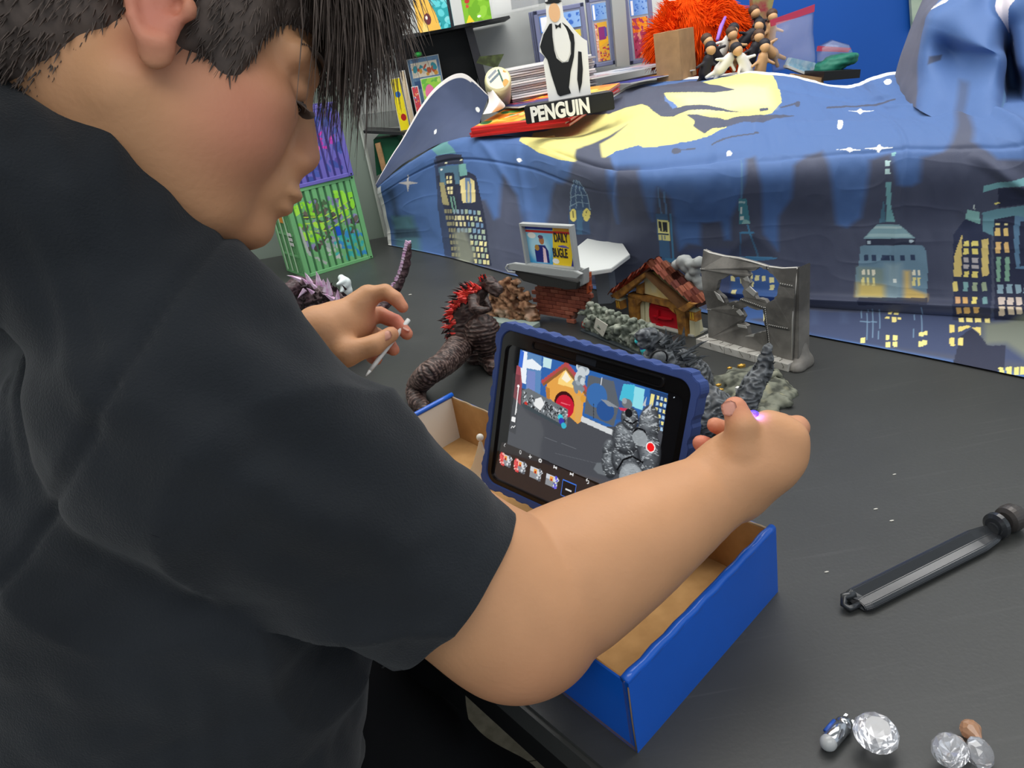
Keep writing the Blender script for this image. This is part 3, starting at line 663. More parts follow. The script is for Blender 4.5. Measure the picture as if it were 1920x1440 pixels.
([(6.14,0.35),(6.17,0.36),(6.17,0.31),(6.14,0.3)],'#efdf8e',1,0),
([(6.1,0.33),(6.14,0.34),(6.14,0.29),(6.1,0.28)],'#efdf8e',1,0),
([(6.13,0.24),(6.17,0.25),(6.17,0.19),(6.13,0.18)],'#efdf8e',1,0),
([(6.1,0.22),(6.14,0.23),(6.14,0.16),(6.1,0.15)],'#efdf8e',1,0),
([(5.58,0.14),(5.62,0.16),(5.62,0.06),(5.58,0.03)],'#efdf8e',1,0),
([(6.48,1.94),(6.6,2.22),(6.73,2.12),(6.82,1.95),(6.71,0.56),(6.39,0.55)],'#2f3650',1,0),
([(6.6,2.35),(6.71,2.31),(6.73,2.11),(6.59,2.2)],'#82b0ac',1,0),
([(6.65,2.41),(6.66,2.35),(6.67,2.35),(6.66,2.42)],'#c9d4d0',1,0),
([(6.54,1.89),(6.56,1.95),(6.51,1.31),(6.44,1.31),(6.47,1.62)],'#d8c078',1,0),
([(6.73,1.87),(6.79,1.89),(6.75,1.35),(6.69,1.33)],'#d8c078',1,0),
([(6.57,1.84),(6.61,1.85),(6.61,1.77),(6.56,1.77)],'#ead97c',1,0),
([(6.64,1.85),(6.7,1.85),(6.69,1.78),(6.63,1.77)],'#ead97c',1,0),
([(6.56,1.73),(6.6,1.73),(6.6,1.65),(6.55,1.64)],'#ead97c',1,0),
([(6.63,1.73),(6.69,1.74),(6.68,1.65),(6.63,1.65)],'#ead97c',1,0),
([(6.55,1.6),(6.59,1.6),(6.59,1.53),(6.55,1.53)],'#b5aeb0',1,0),
([(6.62,1.6),(6.68,1.6),(6.67,1.53),(6.62,1.53)],'#b5aeb0',1,0),
([(6.54,1.49),(6.59,1.5),(6.58,1.43),(6.54,1.43)],'#b5aeb0',1,0),
([(6.61,1.5),(6.67,1.5),(6.67,1.44),(6.61,1.44)],'#b5aeb0',1,0),
([(6.54,1.39),(6.58,1.4),(6.57,1.31),(6.53,1.31)],'#ead97c',1,0),
([(6.61,1.4),(6.66,1.4),(6.65,1.31),(6.6,1.31)],'#ead97c',1,0),
([(6.43,1.23),(6.47,1.23),(6.46,1.08),(6.42,1.08)],'#e3d07c',1,0),
([(6.52,1.23),(6.56,1.24),(6.55,1.09),(6.51,1.09)],'#7aa3a6',1,0),
([(6.6,1.24),(6.64,1.24),(6.63,1.1),(6.59,1.1)],'#9fae92',1,0),
([(6.68,1.24),(6.72,1.25),(6.71,1.11),(6.67,1.1)],'#9fae92',1,0),
([(6.44,1.0),(6.48,1.0),(6.47,0.86),(6.43,0.86)],'#d6a97c',1,0),
([(6.5,1.0),(6.54,1.0),(6.54,0.87),(6.5,0.87)],'#dcb070',1,0),
([(6.58,1.01),(6.62,1.01),(6.61,0.88),(6.57,0.87)],'#ead97c',1,0),
([(6.67,1.02),(6.71,1.02),(6.7,0.89),(6.66,0.88)],'#7aa3a6',1,0),
([(6.43,0.76),(6.48,0.76),(6.47,0.68),(6.43,0.67)],'#d8b070',1,0),
([(6.5,0.76),(6.55,0.77),(6.55,0.69),(6.5,0.68)],'#d8b070',1,0),
([(6.58,0.78),(6.63,0.78),(6.62,0.7),(6.58,0.69)],'#d8b070',1,0),
([(6.44,0.6),(6.49,0.61),(6.49,0.53),(6.44,0.53)],'#efdf8e',1,0),
([(6.51,0.62),(6.56,0.62),(6.56,0.54),(6.51,0.54)],'#efdf8e',1,0),
([(6.58,0.63),(6.63,0.64),(6.63,0.55),(6.58,0.54)],'#efdf8e',1,0),
([(6.66,0.64),(6.71,0.65),(6.7,0.55),(6.66,0.55)],'#efdf8e',1,0),
([(6.73,2.71),(6.86,2.77),(7.06,2.82),(7.28,2.87),(7.28,2.74),(7.08,2.72),(6.86,2.68),(6.72,2.61)],'#74a6ac',1,0),
([(6.86,2.67),(7.28,2.73),(7.29,2.46),(6.88,2.37)],'#2a2f45',1,0),
([(6.85,2.41),(6.89,2.44),(6.88,2.46),(6.84,2.44)],'#e8dc80',1,0),
([(6.74,2.3),(6.88,2.35),(7.3,2.42),(7.18,0.67),(6.93,0.63),(6.74,0.6),(6.84,1.93),(6.75,2.0)],'#2b3048',1,0),
([(6.74,2.3),(6.88,2.35),(7.29,2.44),(7.3,2.18),(7.04,2.25),(6.85,2.19),(6.84,1.93),(6.75,2.0)],'#648e9a',1,0),
([(7.04,2.25),(7.3,2.18),(7.25,1.46),(7.0,1.45)],'#5d7f9c',1,0),
([(7.09,2.16),(7.3,2.16),(7.26,1.5),(7.04,1.49)],'#2b3048',1,0),
([(6.86,2.13),(6.9,2.13),(6.9,2.1),(6.86,2.1)],'#efe0a0',1,0),
([(6.86,2.06),(6.9,2.06),(6.9,1.93),(6.85,1.93)],'#e6c67c',1,0),
([(6.85,1.84),(6.9,1.84),(6.88,1.67),(6.84,1.67)],'#e6bd7c',1,0),
([(6.84,1.62),(6.88,1.62),(6.84,1.26),(6.81,1.26)],'#82ab94',1,0),
([(6.94,2.13),(6.98,2.13),(6.98,2.1),(6.94,2.1)],'#efe0a0',1,0),
([(6.94,2.06),(6.98,2.06),(6.98,1.93),(6.93,1.93)],'#e6c67c',1,0),
([(6.93,1.84),(6.97,1.84),(6.96,1.68),(6.92,1.68)],'#e6bd7c',1,0),
([(6.92,1.62),(6.96,1.62),(6.92,1.27),(6.88,1.26)],'#82ab94',1,0),
([(6.81,1.21),(6.86,1.21),(6.85,1.08),(6.8,1.08)],'#8faab8',1,0),
([(6.8,1.02),(6.86,1.03),(6.85,0.9),(6.8,0.89)],'#d9c8bc',1,0),
([(6.8,0.84),(6.85,0.85),(6.84,0.69),(6.79,0.68)],'#dcc9b0',1,0),
([(6.89,1.22),(6.94,1.22),(6.93,1.09),(6.88,1.09)],'#8faab8',1,0),
([(6.88,1.03),(6.94,1.03),(6.92,0.9),(6.87,0.9)],'#d9c8bc',1,0),
([(6.87,0.85),(6.93,0.86),(6.92,0.7),(6.87,0.7)],'#dcc9b0',1,0),
([(6.97,1.22),(7.02,1.23),(7.01,1.1),(6.96,1.09)],'#8faab8',1,0),
([(6.96,1.04),(7.01,1.04),(7.0,0.91),(6.95,0.9)],'#d9c8bc',1,0),
([(6.95,0.86),(7.0,0.86),(6.99,0.71),(6.94,0.71)],'#dcc9b0',1,0),
([(7.05,1.23),(7.1,1.23),(7.08,1.1),(7.03,1.1)],'#8faab8',1,0),
([(7.04,1.04),(7.09,1.05),(7.08,0.92),(7.02,0.91)],'#d9c8bc',1,0),
([(7.03,0.87),(7.08,0.87),(7.07,0.72),(7.02,0.72)],'#dcc9b0',1,0),
([(7.12,1.23),(7.17,1.24),(7.16,1.11),(7.11,1.11)],'#8faab8',1,0),
([(7.11,1.05),(7.16,1.05),(7.15,0.93),(7.1,0.92)],'#d9c8bc',1,0),
([(7.1,0.88),(7.15,0.88),(7.14,0.73),(7.09,0.73)],'#dcc9b0',1,0),
([(6.64,0.53),(6.84,0.59),(7.2,0.86),(7.18,0.12),(6.83,0.32),(6.64,0.28)],'#7b8070',0.85,0.04),
([(6.4,0.0),(6.45,0.34),(6.55,0.45),(6.62,0.37),(6.68,0.28),(6.83,0.31),(6.83,0.09),(6.77,0.0)],'#2c3045',1,0),
([(6.36,0.47),(6.4,0.47),(6.4,0.38),(6.36,0.37)],'#e6d27c',1,0),
([(6.43,0.45),(6.52,0.49),(6.54,0.47),(6.44,0.39)],'#e6d27c',1,0),
([(6.55,0.46),(6.62,0.48),(6.62,0.38)],'#e6d27c',1,0),
([(6.36,0.31),(6.4,0.32),(6.41,0.23),(6.37,0.22)],'#e6d27c',1,0),
([(6.43,0.32),(6.47,0.33),(6.48,0.25),(6.44,0.24)],'#e6d27c',1,0),
([(6.78,0.07),(6.82,0.08),(6.83,0.0),(6.79,0.0)],'#d8cf7c',1,0),
([(6.84,0.09),(6.89,0.11),(6.89,0.0),(6.85,0.0)],'#d8cf7c',1,0),
([(6.91,0.11),(6.95,0.12),(6.95,0.02),(6.91,0.0)],'#d8cf7c',1,0),
([(6.97,0.13),(7.02,0.14),(7.02,0.05),(6.97,0.03)],'#d8cf7c',1,0),
([(5.1,0.55),(5.18,0.56),(5.18,0.27),(5.1,0.24)],'#4a5878',0.6,0.03),
([(5.39,0.58),(5.46,0.58),(5.46,0.35),(5.39,0.34)],'#4a5878',0.6,0.03),
([(1.91,3.45),(1.64,4.52),(2.17,4.9),(2.86,4.64),(3.15,4.72),(3.44,4.76),(4.01,4.93),(5.0,5.2),(5.06,5.01),(5.08,4.62),(5.05,4.34),(4.87,4.07),(4.37,3.89),(4.23,3.8),(4.08,3.72),(3.77,3.66),(3.38,3.64),(3.32,3.68),(3.1,3.63),(3.03,3.55),(2.94,3.44),(2.69,3.28),(2.49,3.2),(2.21,3.21)],'#dfd582',1,0),
([(3.52,4.63),(4.93,4.7),(4.92,4.21),(3.85,4.06)],'#e3dfa6',0.8,0.08),
([(1.69,5.2),(2.03,5.2),(2.58,5.2),(3.33,4.93),(3.86,4.97),(4.01,4.77),(4.4,4.57),(4.1,4.48),(3.95,4.56),(3.45,4.7),(3.53,4.43),(3.65,4.28),(3.83,4.29),(4.17,4.18),(4.47,4.07),(4.14,4.12),(3.79,4.19),(3.62,4.1),(3.48,4.15),(3.22,4.49),(3.05,4.51),(2.73,4.5)],'#474c5f',1,0),
([(3.46,4.65),(3.55,4.43),(3.66,4.29),(3.6,4.27),(3.49,4.45)],'#5a78ae',1,0),
([(3.76,4.11),(3.91,4.07),(4.04,3.97),(4.25,3.91),(4.38,3.95),(4.67,4.02),(5.16,4.07),(4.97,3.97),(4.71,3.86),(4.47,3.87),(4.17,3.8),(4.08,3.81),(3.99,3.75),(3.86,3.88),(3.88,3.93)],'#474c5f',1,0),
([(2.66,3.54),(2.86,3.83),(3.11,4.1),(3.0,3.9),(2.89,3.74),(2.97,3.52),(3.05,3.53),(3.11,3.35),(2.7,3.19)],'#474c5f',1,0.02),
([(3.76,3.55),(3.76,3.53),(3.74,3.52),(3.72,3.51),(3.69,3.52),(3.67,3.54),(3.67,3.56),(3.67,3.58),(3.69,3.59),(3.71,3.59),(3.74,3.58),(3.75,3.57)],'#474c5f',1,0),
([(3.74,3.56),(3.91,3.56),(3.91,3.58),(3.74,3.57)],'#474c5f',1,0),
([(4.08,3.58),(4.31,3.65),(4.3,3.67),(4.07,3.6)],'#474c5f',1,0),
([(4.31,3.65),(4.59,3.69),(4.59,3.71),(4.3,3.67)],'#474c5f',1,0),
([(4.64,3.71),(4.64,3.7),(4.62,3.69),(4.61,3.69),(4.59,3.7),(4.58,3.7),(4.58,3.71),(4.58,3.72),(4.59,3.73),(4.61,3.73),(4.63,3.73),(4.64,3.72)],'#474c5f',1,0),
([(5.01,4.2),(5.25,4.37),(5.25,4.41),(5.01,4.23)],'#474c5f',1,0),
([(5.28,4.37),(5.27,4.34),(5.25,4.3),(5.24,4.3),(5.22,4.3),(5.21,4.32),(5.22,4.36),(5.23,4.39),(5.25,4.42),(5.27,4.43),(5.28,4.43),(5.29,4.41)],'#474c5f',1,0),
([(4.72,4.09),(4.84,4.14),(4.84,4.19),(4.72,4.15)],'#474c5f',1,0),
([(6.09,4.26),(5.94,4.24),(5.87,4.14),(5.87,4.24),(5.74,4.23),(5.88,4.27),(5.95,4.36),(5.96,4.29)],'#f0f0ea',1,0),
([(5.65,3.35),(5.56,3.35),(5.52,3.33),(5.49,3.36),(5.39,3.39),(5.49,3.38),(5.53,3.41),(5.56,3.37)],'#f0f0ea',1,0),
([(5.93,3.34),(5.81,3.34),(5.78,3.29),(5.76,3.35),(5.65,3.38),(5.77,3.38),(5.8,3.42),(5.82,3.37)],'#f0f0ea',1,0),
([(5.57,3.8),(5.55,3.75),(5.53,3.72),(5.51,3.7),(5.5,3.71),(5.5,3.75),(5.52,3.8),(5.54,3.86),(5.56,3.9),(5.58,3.91),(5.59,3.9),(5.59,3.87)],'#f4f4f0',1,0),
([(4.3,3.46),(4.29,3.45),(4.28,3.44),(4.27,3.44),(4.25,3.44),(4.24,3.45),(4.24,3.47),(4.24,3.48),(4.25,3.48),(4.27,3.49),(4.28,3.48),(4.29,3.47)],'#f4f4f0',1,0),
([(2.0,2.94),(1.99,2.92),(1.98,2.9),(1.97,2.89),(1.96,2.89),(1.95,2.91),(1.94,2.93),(1.94,2.95),(1.95,2.97),(1.97,2.99),(1.98,2.98),(1.99,2.97)],'#f4f4f0',1,0),
([(6.78,4.85),(6.75,4.82),(6.72,4.8),(6.69,4.8),(6.67,4.82),(6.68,4.86),(6.7,4.9),(6.73,4.93),(6.76,4.95),(6.78,4.95),(6.8,4.93),(6.79,4.89)],'#f4f4f0',1,0),
([(0.97,2.66),(0.97,2.65),(0.96,2.64),(0.95,2.65),(0.95,2.65),(0.94,2.66),(0.94,2.68),(0.94,2.69),(0.95,2.69),(0.96,2.69),(0.96,2.69),(0.97,2.68)],'#f4f4f0',1,0),
([(5.56,4.3),(6.02,4.42),(6.04,4.47),(5.57,4.35)],'#474c5f',1,0),
([(6.02,4.41),(6.54,4.46),(6.57,4.5),(6.04,4.47)],'#474c5f',1,0),
]
def build_cloth():
    cv = Canvas(8.0, 5.2, 770, '#4b699c')
    for pts, c, a, sf in PRINT: cv.poly(pts, c, a, sf)
    cv.rect(-.1, 5.06, 8.1, 5.3, '#eeeeea'); cv.rect(-.1, -.1, .10, 3.3, '#e6e4e0')
    P = surf(NET, TK, cv.X[0], cv.Y[:, 0]); c = P.reshape(-1, 3); S = cv.X.ravel(); T = cv.Y.ravel()
    me = npmesh('cloth', c, cv.quads()); n = normals(me).astype(float)
    ns = np.where(((CAMP - c)*n).sum(1) < 0, -1.0, 1.0); n = n*ns[:, None]
    st = np.stack([S, T, 0*S], 1)
    fr = np.clip((T-.6)*2, 0, 1)                     # nothing moves where it lies on the table
    d = .0060*fbm(st*np.array([1, .8, 1]) + 3, 1.1, 2) + .0018*fbm(st*np.array([2.4, .7, 1]), 2.0, 3)
    d += .0020*(1-np.abs(vnoise(st*np.array([1.6, 2.2, 1]) + 9, 1.5)))**8*.5
    def crease(x0, y0, x1, y1, w, dep):
        v = np.array([x1-x0, y1-y0]); L = np.linalg.norm(v); v = v/L; t = np.clip((S-x0)*v[0] + (T-y0)*v[1], 0, L)
        dd = np.hypot(S-x0-t*v[0], T-y0-t*v[1]); return dep*np.exp(-(dd/w)**2)*np.clip(t/(.25*L), 0, 1)*np.clip((L-t)/(.25*L), 0, 1)
    # folds of the packed sheet and drag lines
    for q in ((.0, 2.9, 3.2, 2.75, .03, -.004), (2.3, 3.35, 4.6, 3.42, .05, -.009), (4.2, 3.3, 8, 3.3, .04, -.003), (1.1, .7, 1.25, 3.2, .03, .003), (2.95, 1.4, 3.15, 3.6, .03, -.004), (5.9, .7, 6.1, 4.6, .03, .0025),
              (1.9, 3.5, 2.1, 1.2, .05, .004), (1.35, 3.6, 1.9, 2.2, .06, .005), (6.6, 3.2, 7.6, 2.2, .08, .010), (7.1, 4.2, 7.3, 2.6, .07, .010), (6.2, 4.4, 7.5, 3.9, .05, .005), (3.2, 4.0, 6.5, 3.8, .07, .004), (2.2, 4.3, 5.2, 4.5, .08, .006), (4.5, 4.75, 6.8, 4.5, .05, -.005), (3, 4.9, 4.2, 4.6, .06, .006)):
        d += crease(*q)
    d += .012*np.exp(-((T-.75)/.10)**2)*np.clip((S-2.5)/2.5, 0, 1)*(T > .55)       # belly of the fold just above the table
    c = c + n*(d*fr)[:, None]
    c = c + n*((.010*np.exp(-((T-.80)/.09)**2) - .007*np.exp(-((T-.63)/.035)**2))*np.clip((S-2.5)/2.5, 0, 1))[:, None]
    low = T < .75; c[:, 2] = np.where(low, np.maximum(c[:, 2], .003), np.maximum(c[:, 2], .004))
    parts = [(c, cv.c.reshape(-1, 3), cv.quads())]
    # lifted flap at the left end and its curled edge
    def patch(net, nx, ny, paint, amp=.004, seed=0, sc=9):
        net = np.asarray(net, float); cvp = Canvas(net.shape[1]-1, net.shape[0]-1, nx, '#46506c'); cvp = paint(cvp) or cvp
        ny_ = cvp.ny; Q = np.swapaxes(cr(np.swapaxes(cr(net, cvp.Y[:, 0]), 0, 1), cvp.X[0]), 0, 1).reshape(-1, 3)
        m = npmesh('q', Q, cvp.quads()); nn = normals(m).astype(float); bpy.data.meshes.remove(m)
        nn = nn*np.where(((CAMP-Q)*nn).sum(1) < 0, -1.0, 1.0)[:, None]
        Q = Q + nn*(amp*fbm(Q + seed, sc, 3))[:, None]
        parts.append((Q, cvp.c.reshape(-1, 3), cvp.quads()))
    b = [PY(707, 352, 2.43), PY(755, 310, 2.38), PY(815, 272, 2.28), PY(850, 264, 2.24), PY(892, 254, 2.22)]
    t = [PY(704, 346, 2.43), PY(745, 276, 2.46), PY(806, 175, 2.46), PY(864, 137, 2.40), PY(917, 180, 2.26)]
    m1 = [.55*b[i] + .45*t[i] + np.array([0, (.0, .02, .05, .06, .03)[i], 0]) for i in range(5)]
    def pf(cv):
        cv.rect(-1, -1, 9, 9, '#46506c'); cv.rect(-.1, 1.80, 3.35, 2.1, '#e6e0dc'); cv.poly([(3.3, 1.86), (3.6, 1.92), (4.1, 1.96), (4.1, 2.1), (3.3, 2.1)], '#e6e0dc')
        cv.ell(3.75, 1.2, .08, .09, '#eeeeea'); cv.ell(2.05, .55, .06, .08, '#eeeeea')
    patch([b, m1, t], 200, 130, pf, .004, 3)
    c0 = [PY(912, 165, 2.30), PY(916, 190, 2.24), PY(905, 214, 2.20)]
    c1 = [PY(922, 165, 2.26), PY(934, 190, 2.19), PY(920, 212, 2.17)]
    c2 = [PY(916, 168, 2.34), PY(947, 196, 2.24), PY(935, 208, 2.20)]
    patch([c0, c1, c2], 30, 30, lambda cv: cv.rect(-1, -1, 9, 9, '#e9dfd8') and None, .001, 1)
    # the sheet heaped up over something tall at the right end
    rows = [
        [(1680, 186, 1.62), (1722, 182, 1.36), (1790, 205, 1.26), (1858, 228, 1.20), (1900, 240, 1.22), (1960, 240, 1.16), (2080, 240, 1.16)],
        [(1674, 150, 1.66), (1729, 150, 1.44), (1798, 150, 1.38), (1868, 165, 1.30), (1900, 175, 1.42), (1950, 170, 1.28), (2080, 170, 1.26)],
        [(1684, 105, 1.68), (1731, 100, 1.48), (1790, 100, 1.46), (1874, 108, 1.33), (1893, 112, 1.47), (1925, 120, 1.33), (2080, 110, 1.32)],
        [(1706, 60, 1.68), (1735, 50, 1.50), (1786, 62, 1.44), (1850, 82, 1.35), (1890, 70, 1.42), (1925, 50, 1.36), (2080, 50, 1.38)],
        [(1730, 12, 1.68), (1746, 18, 1.52), (1800, 12, 1.46), (1850, 18, 1.44), (1880, 18, 1.40), (1925, 0, 1.38), (2080, -10, 1.45)],
        [(1752, -40, 1.68), (1800, -35, 1.55), (1840, -45, 1.52), (1870, -50, 1.50), (1890, -50, 1.48), (1925, -60, 1.45), (2080, -70, 1.55)]]
    def pm(cv):
        cv.rect(-1, -1, 9, 9, '#4b699c'); cv.poly([(-.1, -.1), (.85, -.1), (.88, 2), (.82, 3.4), (.95, 4.1), (.7, 5.1), (-.1, 5.1)], '#5b5d6e', 1, .03)
        cv.poly([(.9, 4.02), (1.4, 4.2), (1.6, 4.6), (1.5, 4.75), (1.2, 4.4), (.9, 4.15)], '#ece8e6'); cv.line([(.9, 4.10), (1.5, 4.55)], .03, '#3a3c4c')
        cv.poly([(4.1, 3.2), (4.3, 3.1), (4.5, 3.9), (5.1, 4.3), (5.1, 4.5), (4.3, 4.2), (3.95, 4.3), (3.8, 5.1), (3.6, 5.1), (3.65, 4.1), (3.9, 3.8)], '#d8cfd6')
        cv.poly([(3.75, 5.1), (3.95, 4.35), (4.3, 4.25), (5.1, 4.55), (5.1, 5.1)], '#75757f'); cv.ell(3.78, 1.7, .07, .08, '#eee6e4'); cv.ell(4.55, 2.6, .05, .08, '#cfd4e0')
        cv.poly([(1.9, .0), (2.2, .0), (2.25, 1.0), (2.0, 1.05)], '#42475a', .6, .08)
        cv.poly([(3.3, -.1), (3.45, .7), (3.5, 1.6), (3.42, 1.6), (3.3, .7), (3.1, -.1)], '#6a94b4', .7, .05)
        cv.poly([(1.15, 1.55), (1.55, 1.7), (1.6, 1.9), (1.2, 1.85)], '#3a4052', .9, .03)
    rows = [[PY(*q) for q in r] for r in rows]; rows[0][1] = PZ(1722, 205, .288); rows[0][2] = PZ(1790, 243, .262); rows[0][3] = PZ(1858, 266, .256); rows[0][4] = PZ(1900, 270, .252); rows[0][5] = PZ(1960, 275, .250); rows[0][6] = PZ(2080, 270, .250)
    patch(rows, 240, 200, pm, .007, 5, 7)
    allp = []; allc = []; allq = []; off = 0
    for P_, C_, Q_ in parts: allp.append(P_); allc.append(C_); allq.append(Q_ + off); off += len(P_)
    bpy.data.meshes.remove(me)
    me = npmesh('printed_cloth', np.concatenate(allp), np.concatenate(allq)); setcol(me, np.concatenate(allc))
    o = link('printed_cloth', me, mat('printed_fabric', rough=.6, spec=.3, vcol=True, bump=.0002, bscale=900, sheen=.05), None, True)
    global CLOTH_BVH
    from mathutils.bvhtree import BVHTree
    CLOTH_BVH = BVHTree.FromPolygons([tuple(map(float, v)) for v in parts[0][0][::1].reshape(cv.ny, cv.nx, 3)[::6, ::6].reshape(-1, 3)], [tuple(map(int, f)) for f in grid_quads(cv.ny//6 + (cv.ny % 6 > 0), cv.nx//6 + (cv.nx % 6 > 0))])
    tag(o, 'blue night-skyline cloth with yellow moon draped behind the toys', 'cloth')
def grid_quads(ny, nx):
    i = np.arange(nx-1)[None, :] + np.arange(ny-1)[:, None]*nx
    return np.stack([i, i+1, i+nx+1, i+nx], -1).reshape(-1, 4)
build_cloth()
def cloth_z(x, y, default=.28):
    h = CLOTH_BVH.ray_cast(Vector((x, y, 1.0)), Vector((0, 0, -1.0)))
    return h[0][2] if h[0] is not None else default
def rest_z(c, ax, w, d):
    ay = np.array([-ax[1], ax[0], 0]); return max(cloth_z(*(c + ax*w*i + ay*d*j)[:2], -9) for i in np.linspace(-.5, .5, 7) for j in np.linspace(-.5, .5, 7))
# ================================================================== things on and behind the draped shelf
def PYZ(u, v, y): return PY(u, v, y)
PLA = mat('print_gloss', rough=.35, spec=.4, vcol=True)
CLEAR = mat('clear_plastic', '#ffffff', rough=.06, alpha=.16, spec=.8)
CLEARB = mat('slab_plastic', '#aab0cc', rough=.15, alpha=.45, spec=.6)
def upright(px, y, tilt=0.0):
    """frame of an upright thing from the photo: bottom-left, bottom-right, top-left pixels at depth y -> (M, w, h)"""
    bl = PY(*px[0], y); br = PY(*px[1], y); tl = PY(*px[2], y)
    w = br[0] - bl[0]; h = tl[2] - bl[2]; return frame(bl, (1, 0, 0)), w, h
def cover(name, cv, M, parent, t=0.0, m=None): 
    M2 = M.copy(); M2[:3, 3] = M[:3, 3] - M[:3, 1]*t
    return cv.obj(name, M2, m or PLA, parent)
def art(w, h, n, base, cols, k=60, seed=1):
    cv = Canvas(w, h, n, base); cv.mottle(0, 0, w, h, cols, k, w*.16, seed); return cv
WH = mat('white_card', '#d9d8d4', rough=.7); BLK = mat('black_plastic', '#161617', rough=.4); 
# --- shelf unit with collectibles
sh = thing('shelf_unit', 'black wall shelf unit with open boards behind the black hair', 'shelf', PY(800, 240, 2.75))
def slab_box(name, pts, y0, y1, m, parent):      # polygon of photo pixels on plane y0, extruded back to y1
    P = [PY(u, v, y0) for u, v in pts]; n = len(P); vs = [tuple(p) for p in P] + [(p[0], y1, p[2]) for p in P]
    fs = [list(range(n)), list(range(2*n-1, n-1, -1))] + [[i, i+n, (i+1) % n + n, (i+1) % n] for i in range(n)]
    o = pyd(name, vs, fs, m, parent); bm = bmesh.new(); bm.from_mesh(o.data); bmesh.ops.recalc_face_normals(bm, faces=bm.faces); bm.to_mesh(o.data); bm.free(); return o
slab_box('side_panel', [(768, 262), (905, 262), (886, 42), (735, 70)], 2.86, 2.94, DARK, sh)
slab_box('upright', [(906, 180), (922, 180), (884, 44), (870, 46)], 2.70, 2.86, mat('dark_edge', '#2b2a30', rough=.4), sh)
slab_box('board', [(725, 80), (957, 34), (955, 29), (723, 75)], 2.66, 2.94, DARK, sh)
slab_box('board', [(682, 250), (765, 254), (765, 248), (681, 245)], 2.66, 2.80, DARK, sh)
slab_box('glass_board', [(683, 246), (760, 235), (758, 205), (678, 215)], 2.86, 2.865, mat('grey_acrylic', '#8d928e', rough=.2, alpha=.4), sh)
# the two framed covers on the upper board
M, w, h = upright([(786, 62), (852, 50), (770, -30)], 2.62)
t = thing('picture_book', 'teal and yellow glossy book cover on the upper shelf board', 'book', PY(818, 56, 2.62))
box_obj('cover_board', (0, 0, 0), (w, .02, h), BLK, t, M)
cv = Canvas(w, h, 80, '#2b9aa0'); cv.mottle(0, 0, w, h, ['#5fc6cc', '#1c7c84', '#7fd0d4'], 50, w*.12, 3); cv.poly([(0, 0), (.0, h), (w*.3, h), (w*.42, h*.6), (w*.55, h*.35), (w*.62, 0)], '#e9b650'); cv.poly([(w*.1, 0), (w*.2, h*.3), (w*.28, 0)], '#f4d27c'); cv.ell(w*.30, h*.25, w*.10, h*.12, '#6b2d33'); cv.ell(w*.28, h*.28, w*.03, h*.04, '#f6e6d8'); cv.rect(w*.9, 0, w, h, '#20242a')
cover('cover_print', cv, M, t, .001)
M, w, h = upright([(872, 44), (922, 33), (864, -30)], 2.62)
t = thing('picture_book', 'green glossy book cover at the right end of the upper shelf board', 'book', PY(895, 38, 2.62))
box_obj('cover_board', (0, 0, 0), (w, .02, h), BLK, t, M)
cv = Canvas(w, h, 60, '#7bb32a'); cv.mottle(0, 0, w, h, ['#6aa322', '#8cc23a'], 20, w*.2, 5); cv.ell(w*.2, h*.55, w*.09, h*.06, '#b5322c'); cv.ell(w*.18, h*.42, w*.06, h*.05, '#c04a38'); cv.poly([(w*.05, 0), (w*.2, h*.2), (w*.35, 0)], '#f0c92a'); cv.ell(w*.55, h*.12, w*.07, h*.03, '#dfe8d8'); cv.ell(w*.9, h*.6, w*.06, h*.05, '#4a86c8')
cover('cover_print', cv, M, t, .001)
# clear case and rail right of them
o = slab_box('clear_case', [(925, 30), (1010, 12), (1005, -40), (918, -30)], 2.70, 2.90, CLEAR, None); tag(o, 'clear plastic case at the end of the upper shelf board', 'case')
# lower shelf collectibles
def card(lbl, px, y, base, cols, k, seed, deco=None, thick=.012, cat='comic', name='comic_book', group=None, rim='#d8d6d0'):
    M, w, h = upright(px, y); t = thing(name, lbl, cat, M[:3, 3] + np.array([w/2, 0, 0]), group)
    box_obj('backing', (-.002, 0, -.002), (w+.002, thick, h+.002), mat('rim'+rim, rim, rough=.5), t, M)
    cv = art(w, h, 70, base, cols, k, seed)
    if deco: deco(cv, w, h)
    cover('cover_print', cv, M, t, .0015); return t
card('yellow comic with a red blot leaning at the left end of the lower shelf', [(752, 245), (768, 240), (728, 150)], 2.70, '#f0dc1e', ['#f7e63c', '#e2c818'], 12, 2, lambda c, w, h: (c.ell(w*.6, h*.25, w*.3, h*.07, '#b3201c'), c.ell(w*.5, h*.7, w*.3, h*.06, '#2a6fb8')))
card('thin pale brown spine standing right of the yellow comic', [(770, 232), (777, 228), (746, 135)], 2.69, '#cdb99a', ['#bfa988', '#d8c8ac'], 12, 4)
card('small clear-cased red and blue card on the lower shelf', [(782, 212), (792, 210), (768, 165)], 2.67, '#c0404a', ['#d8824a', '#4a5a9a', '#e8d0c8'], 20, 6)
card('comic with panels of little scenes upright on the lower shelf', [(782, 205), (838, 195), (770, 112)], 2.74, '#6f93b4', ['#5a7ea4', '#8cb0c8'], 16, 8,
     lambda c, w, h: (c.rect(w*.08, h*.62, w*.92, h*.92, '#efe2cc'), c.mottle(w*.12, h*.66, w*.88, h*.88, ['#c45a3a', '#3a9aa8', '#e0a040', '#d8d0c0'], 26, w*.09, 3), c.rect(w*.1, h*.40, w*.6, h*.56, '#3f5f8a'), c.rect(w*.65, h*.38, w*.92, h*.58, '#d8b832')))
card('comic with a pink shape on green in front of the panelled comic', [(800, 205), (835, 197), (784, 150)], 2.70, '#9ad04a', ['#6fb84a', '#c8e070'], 22, 9, lambda c, w, h: (c.ell(w*.35, h*.5, w*.24, h*.3, '#e878a0'), c.ell(w*.5, h*.2, w*.2, h*.14, '#f0c0c8')))
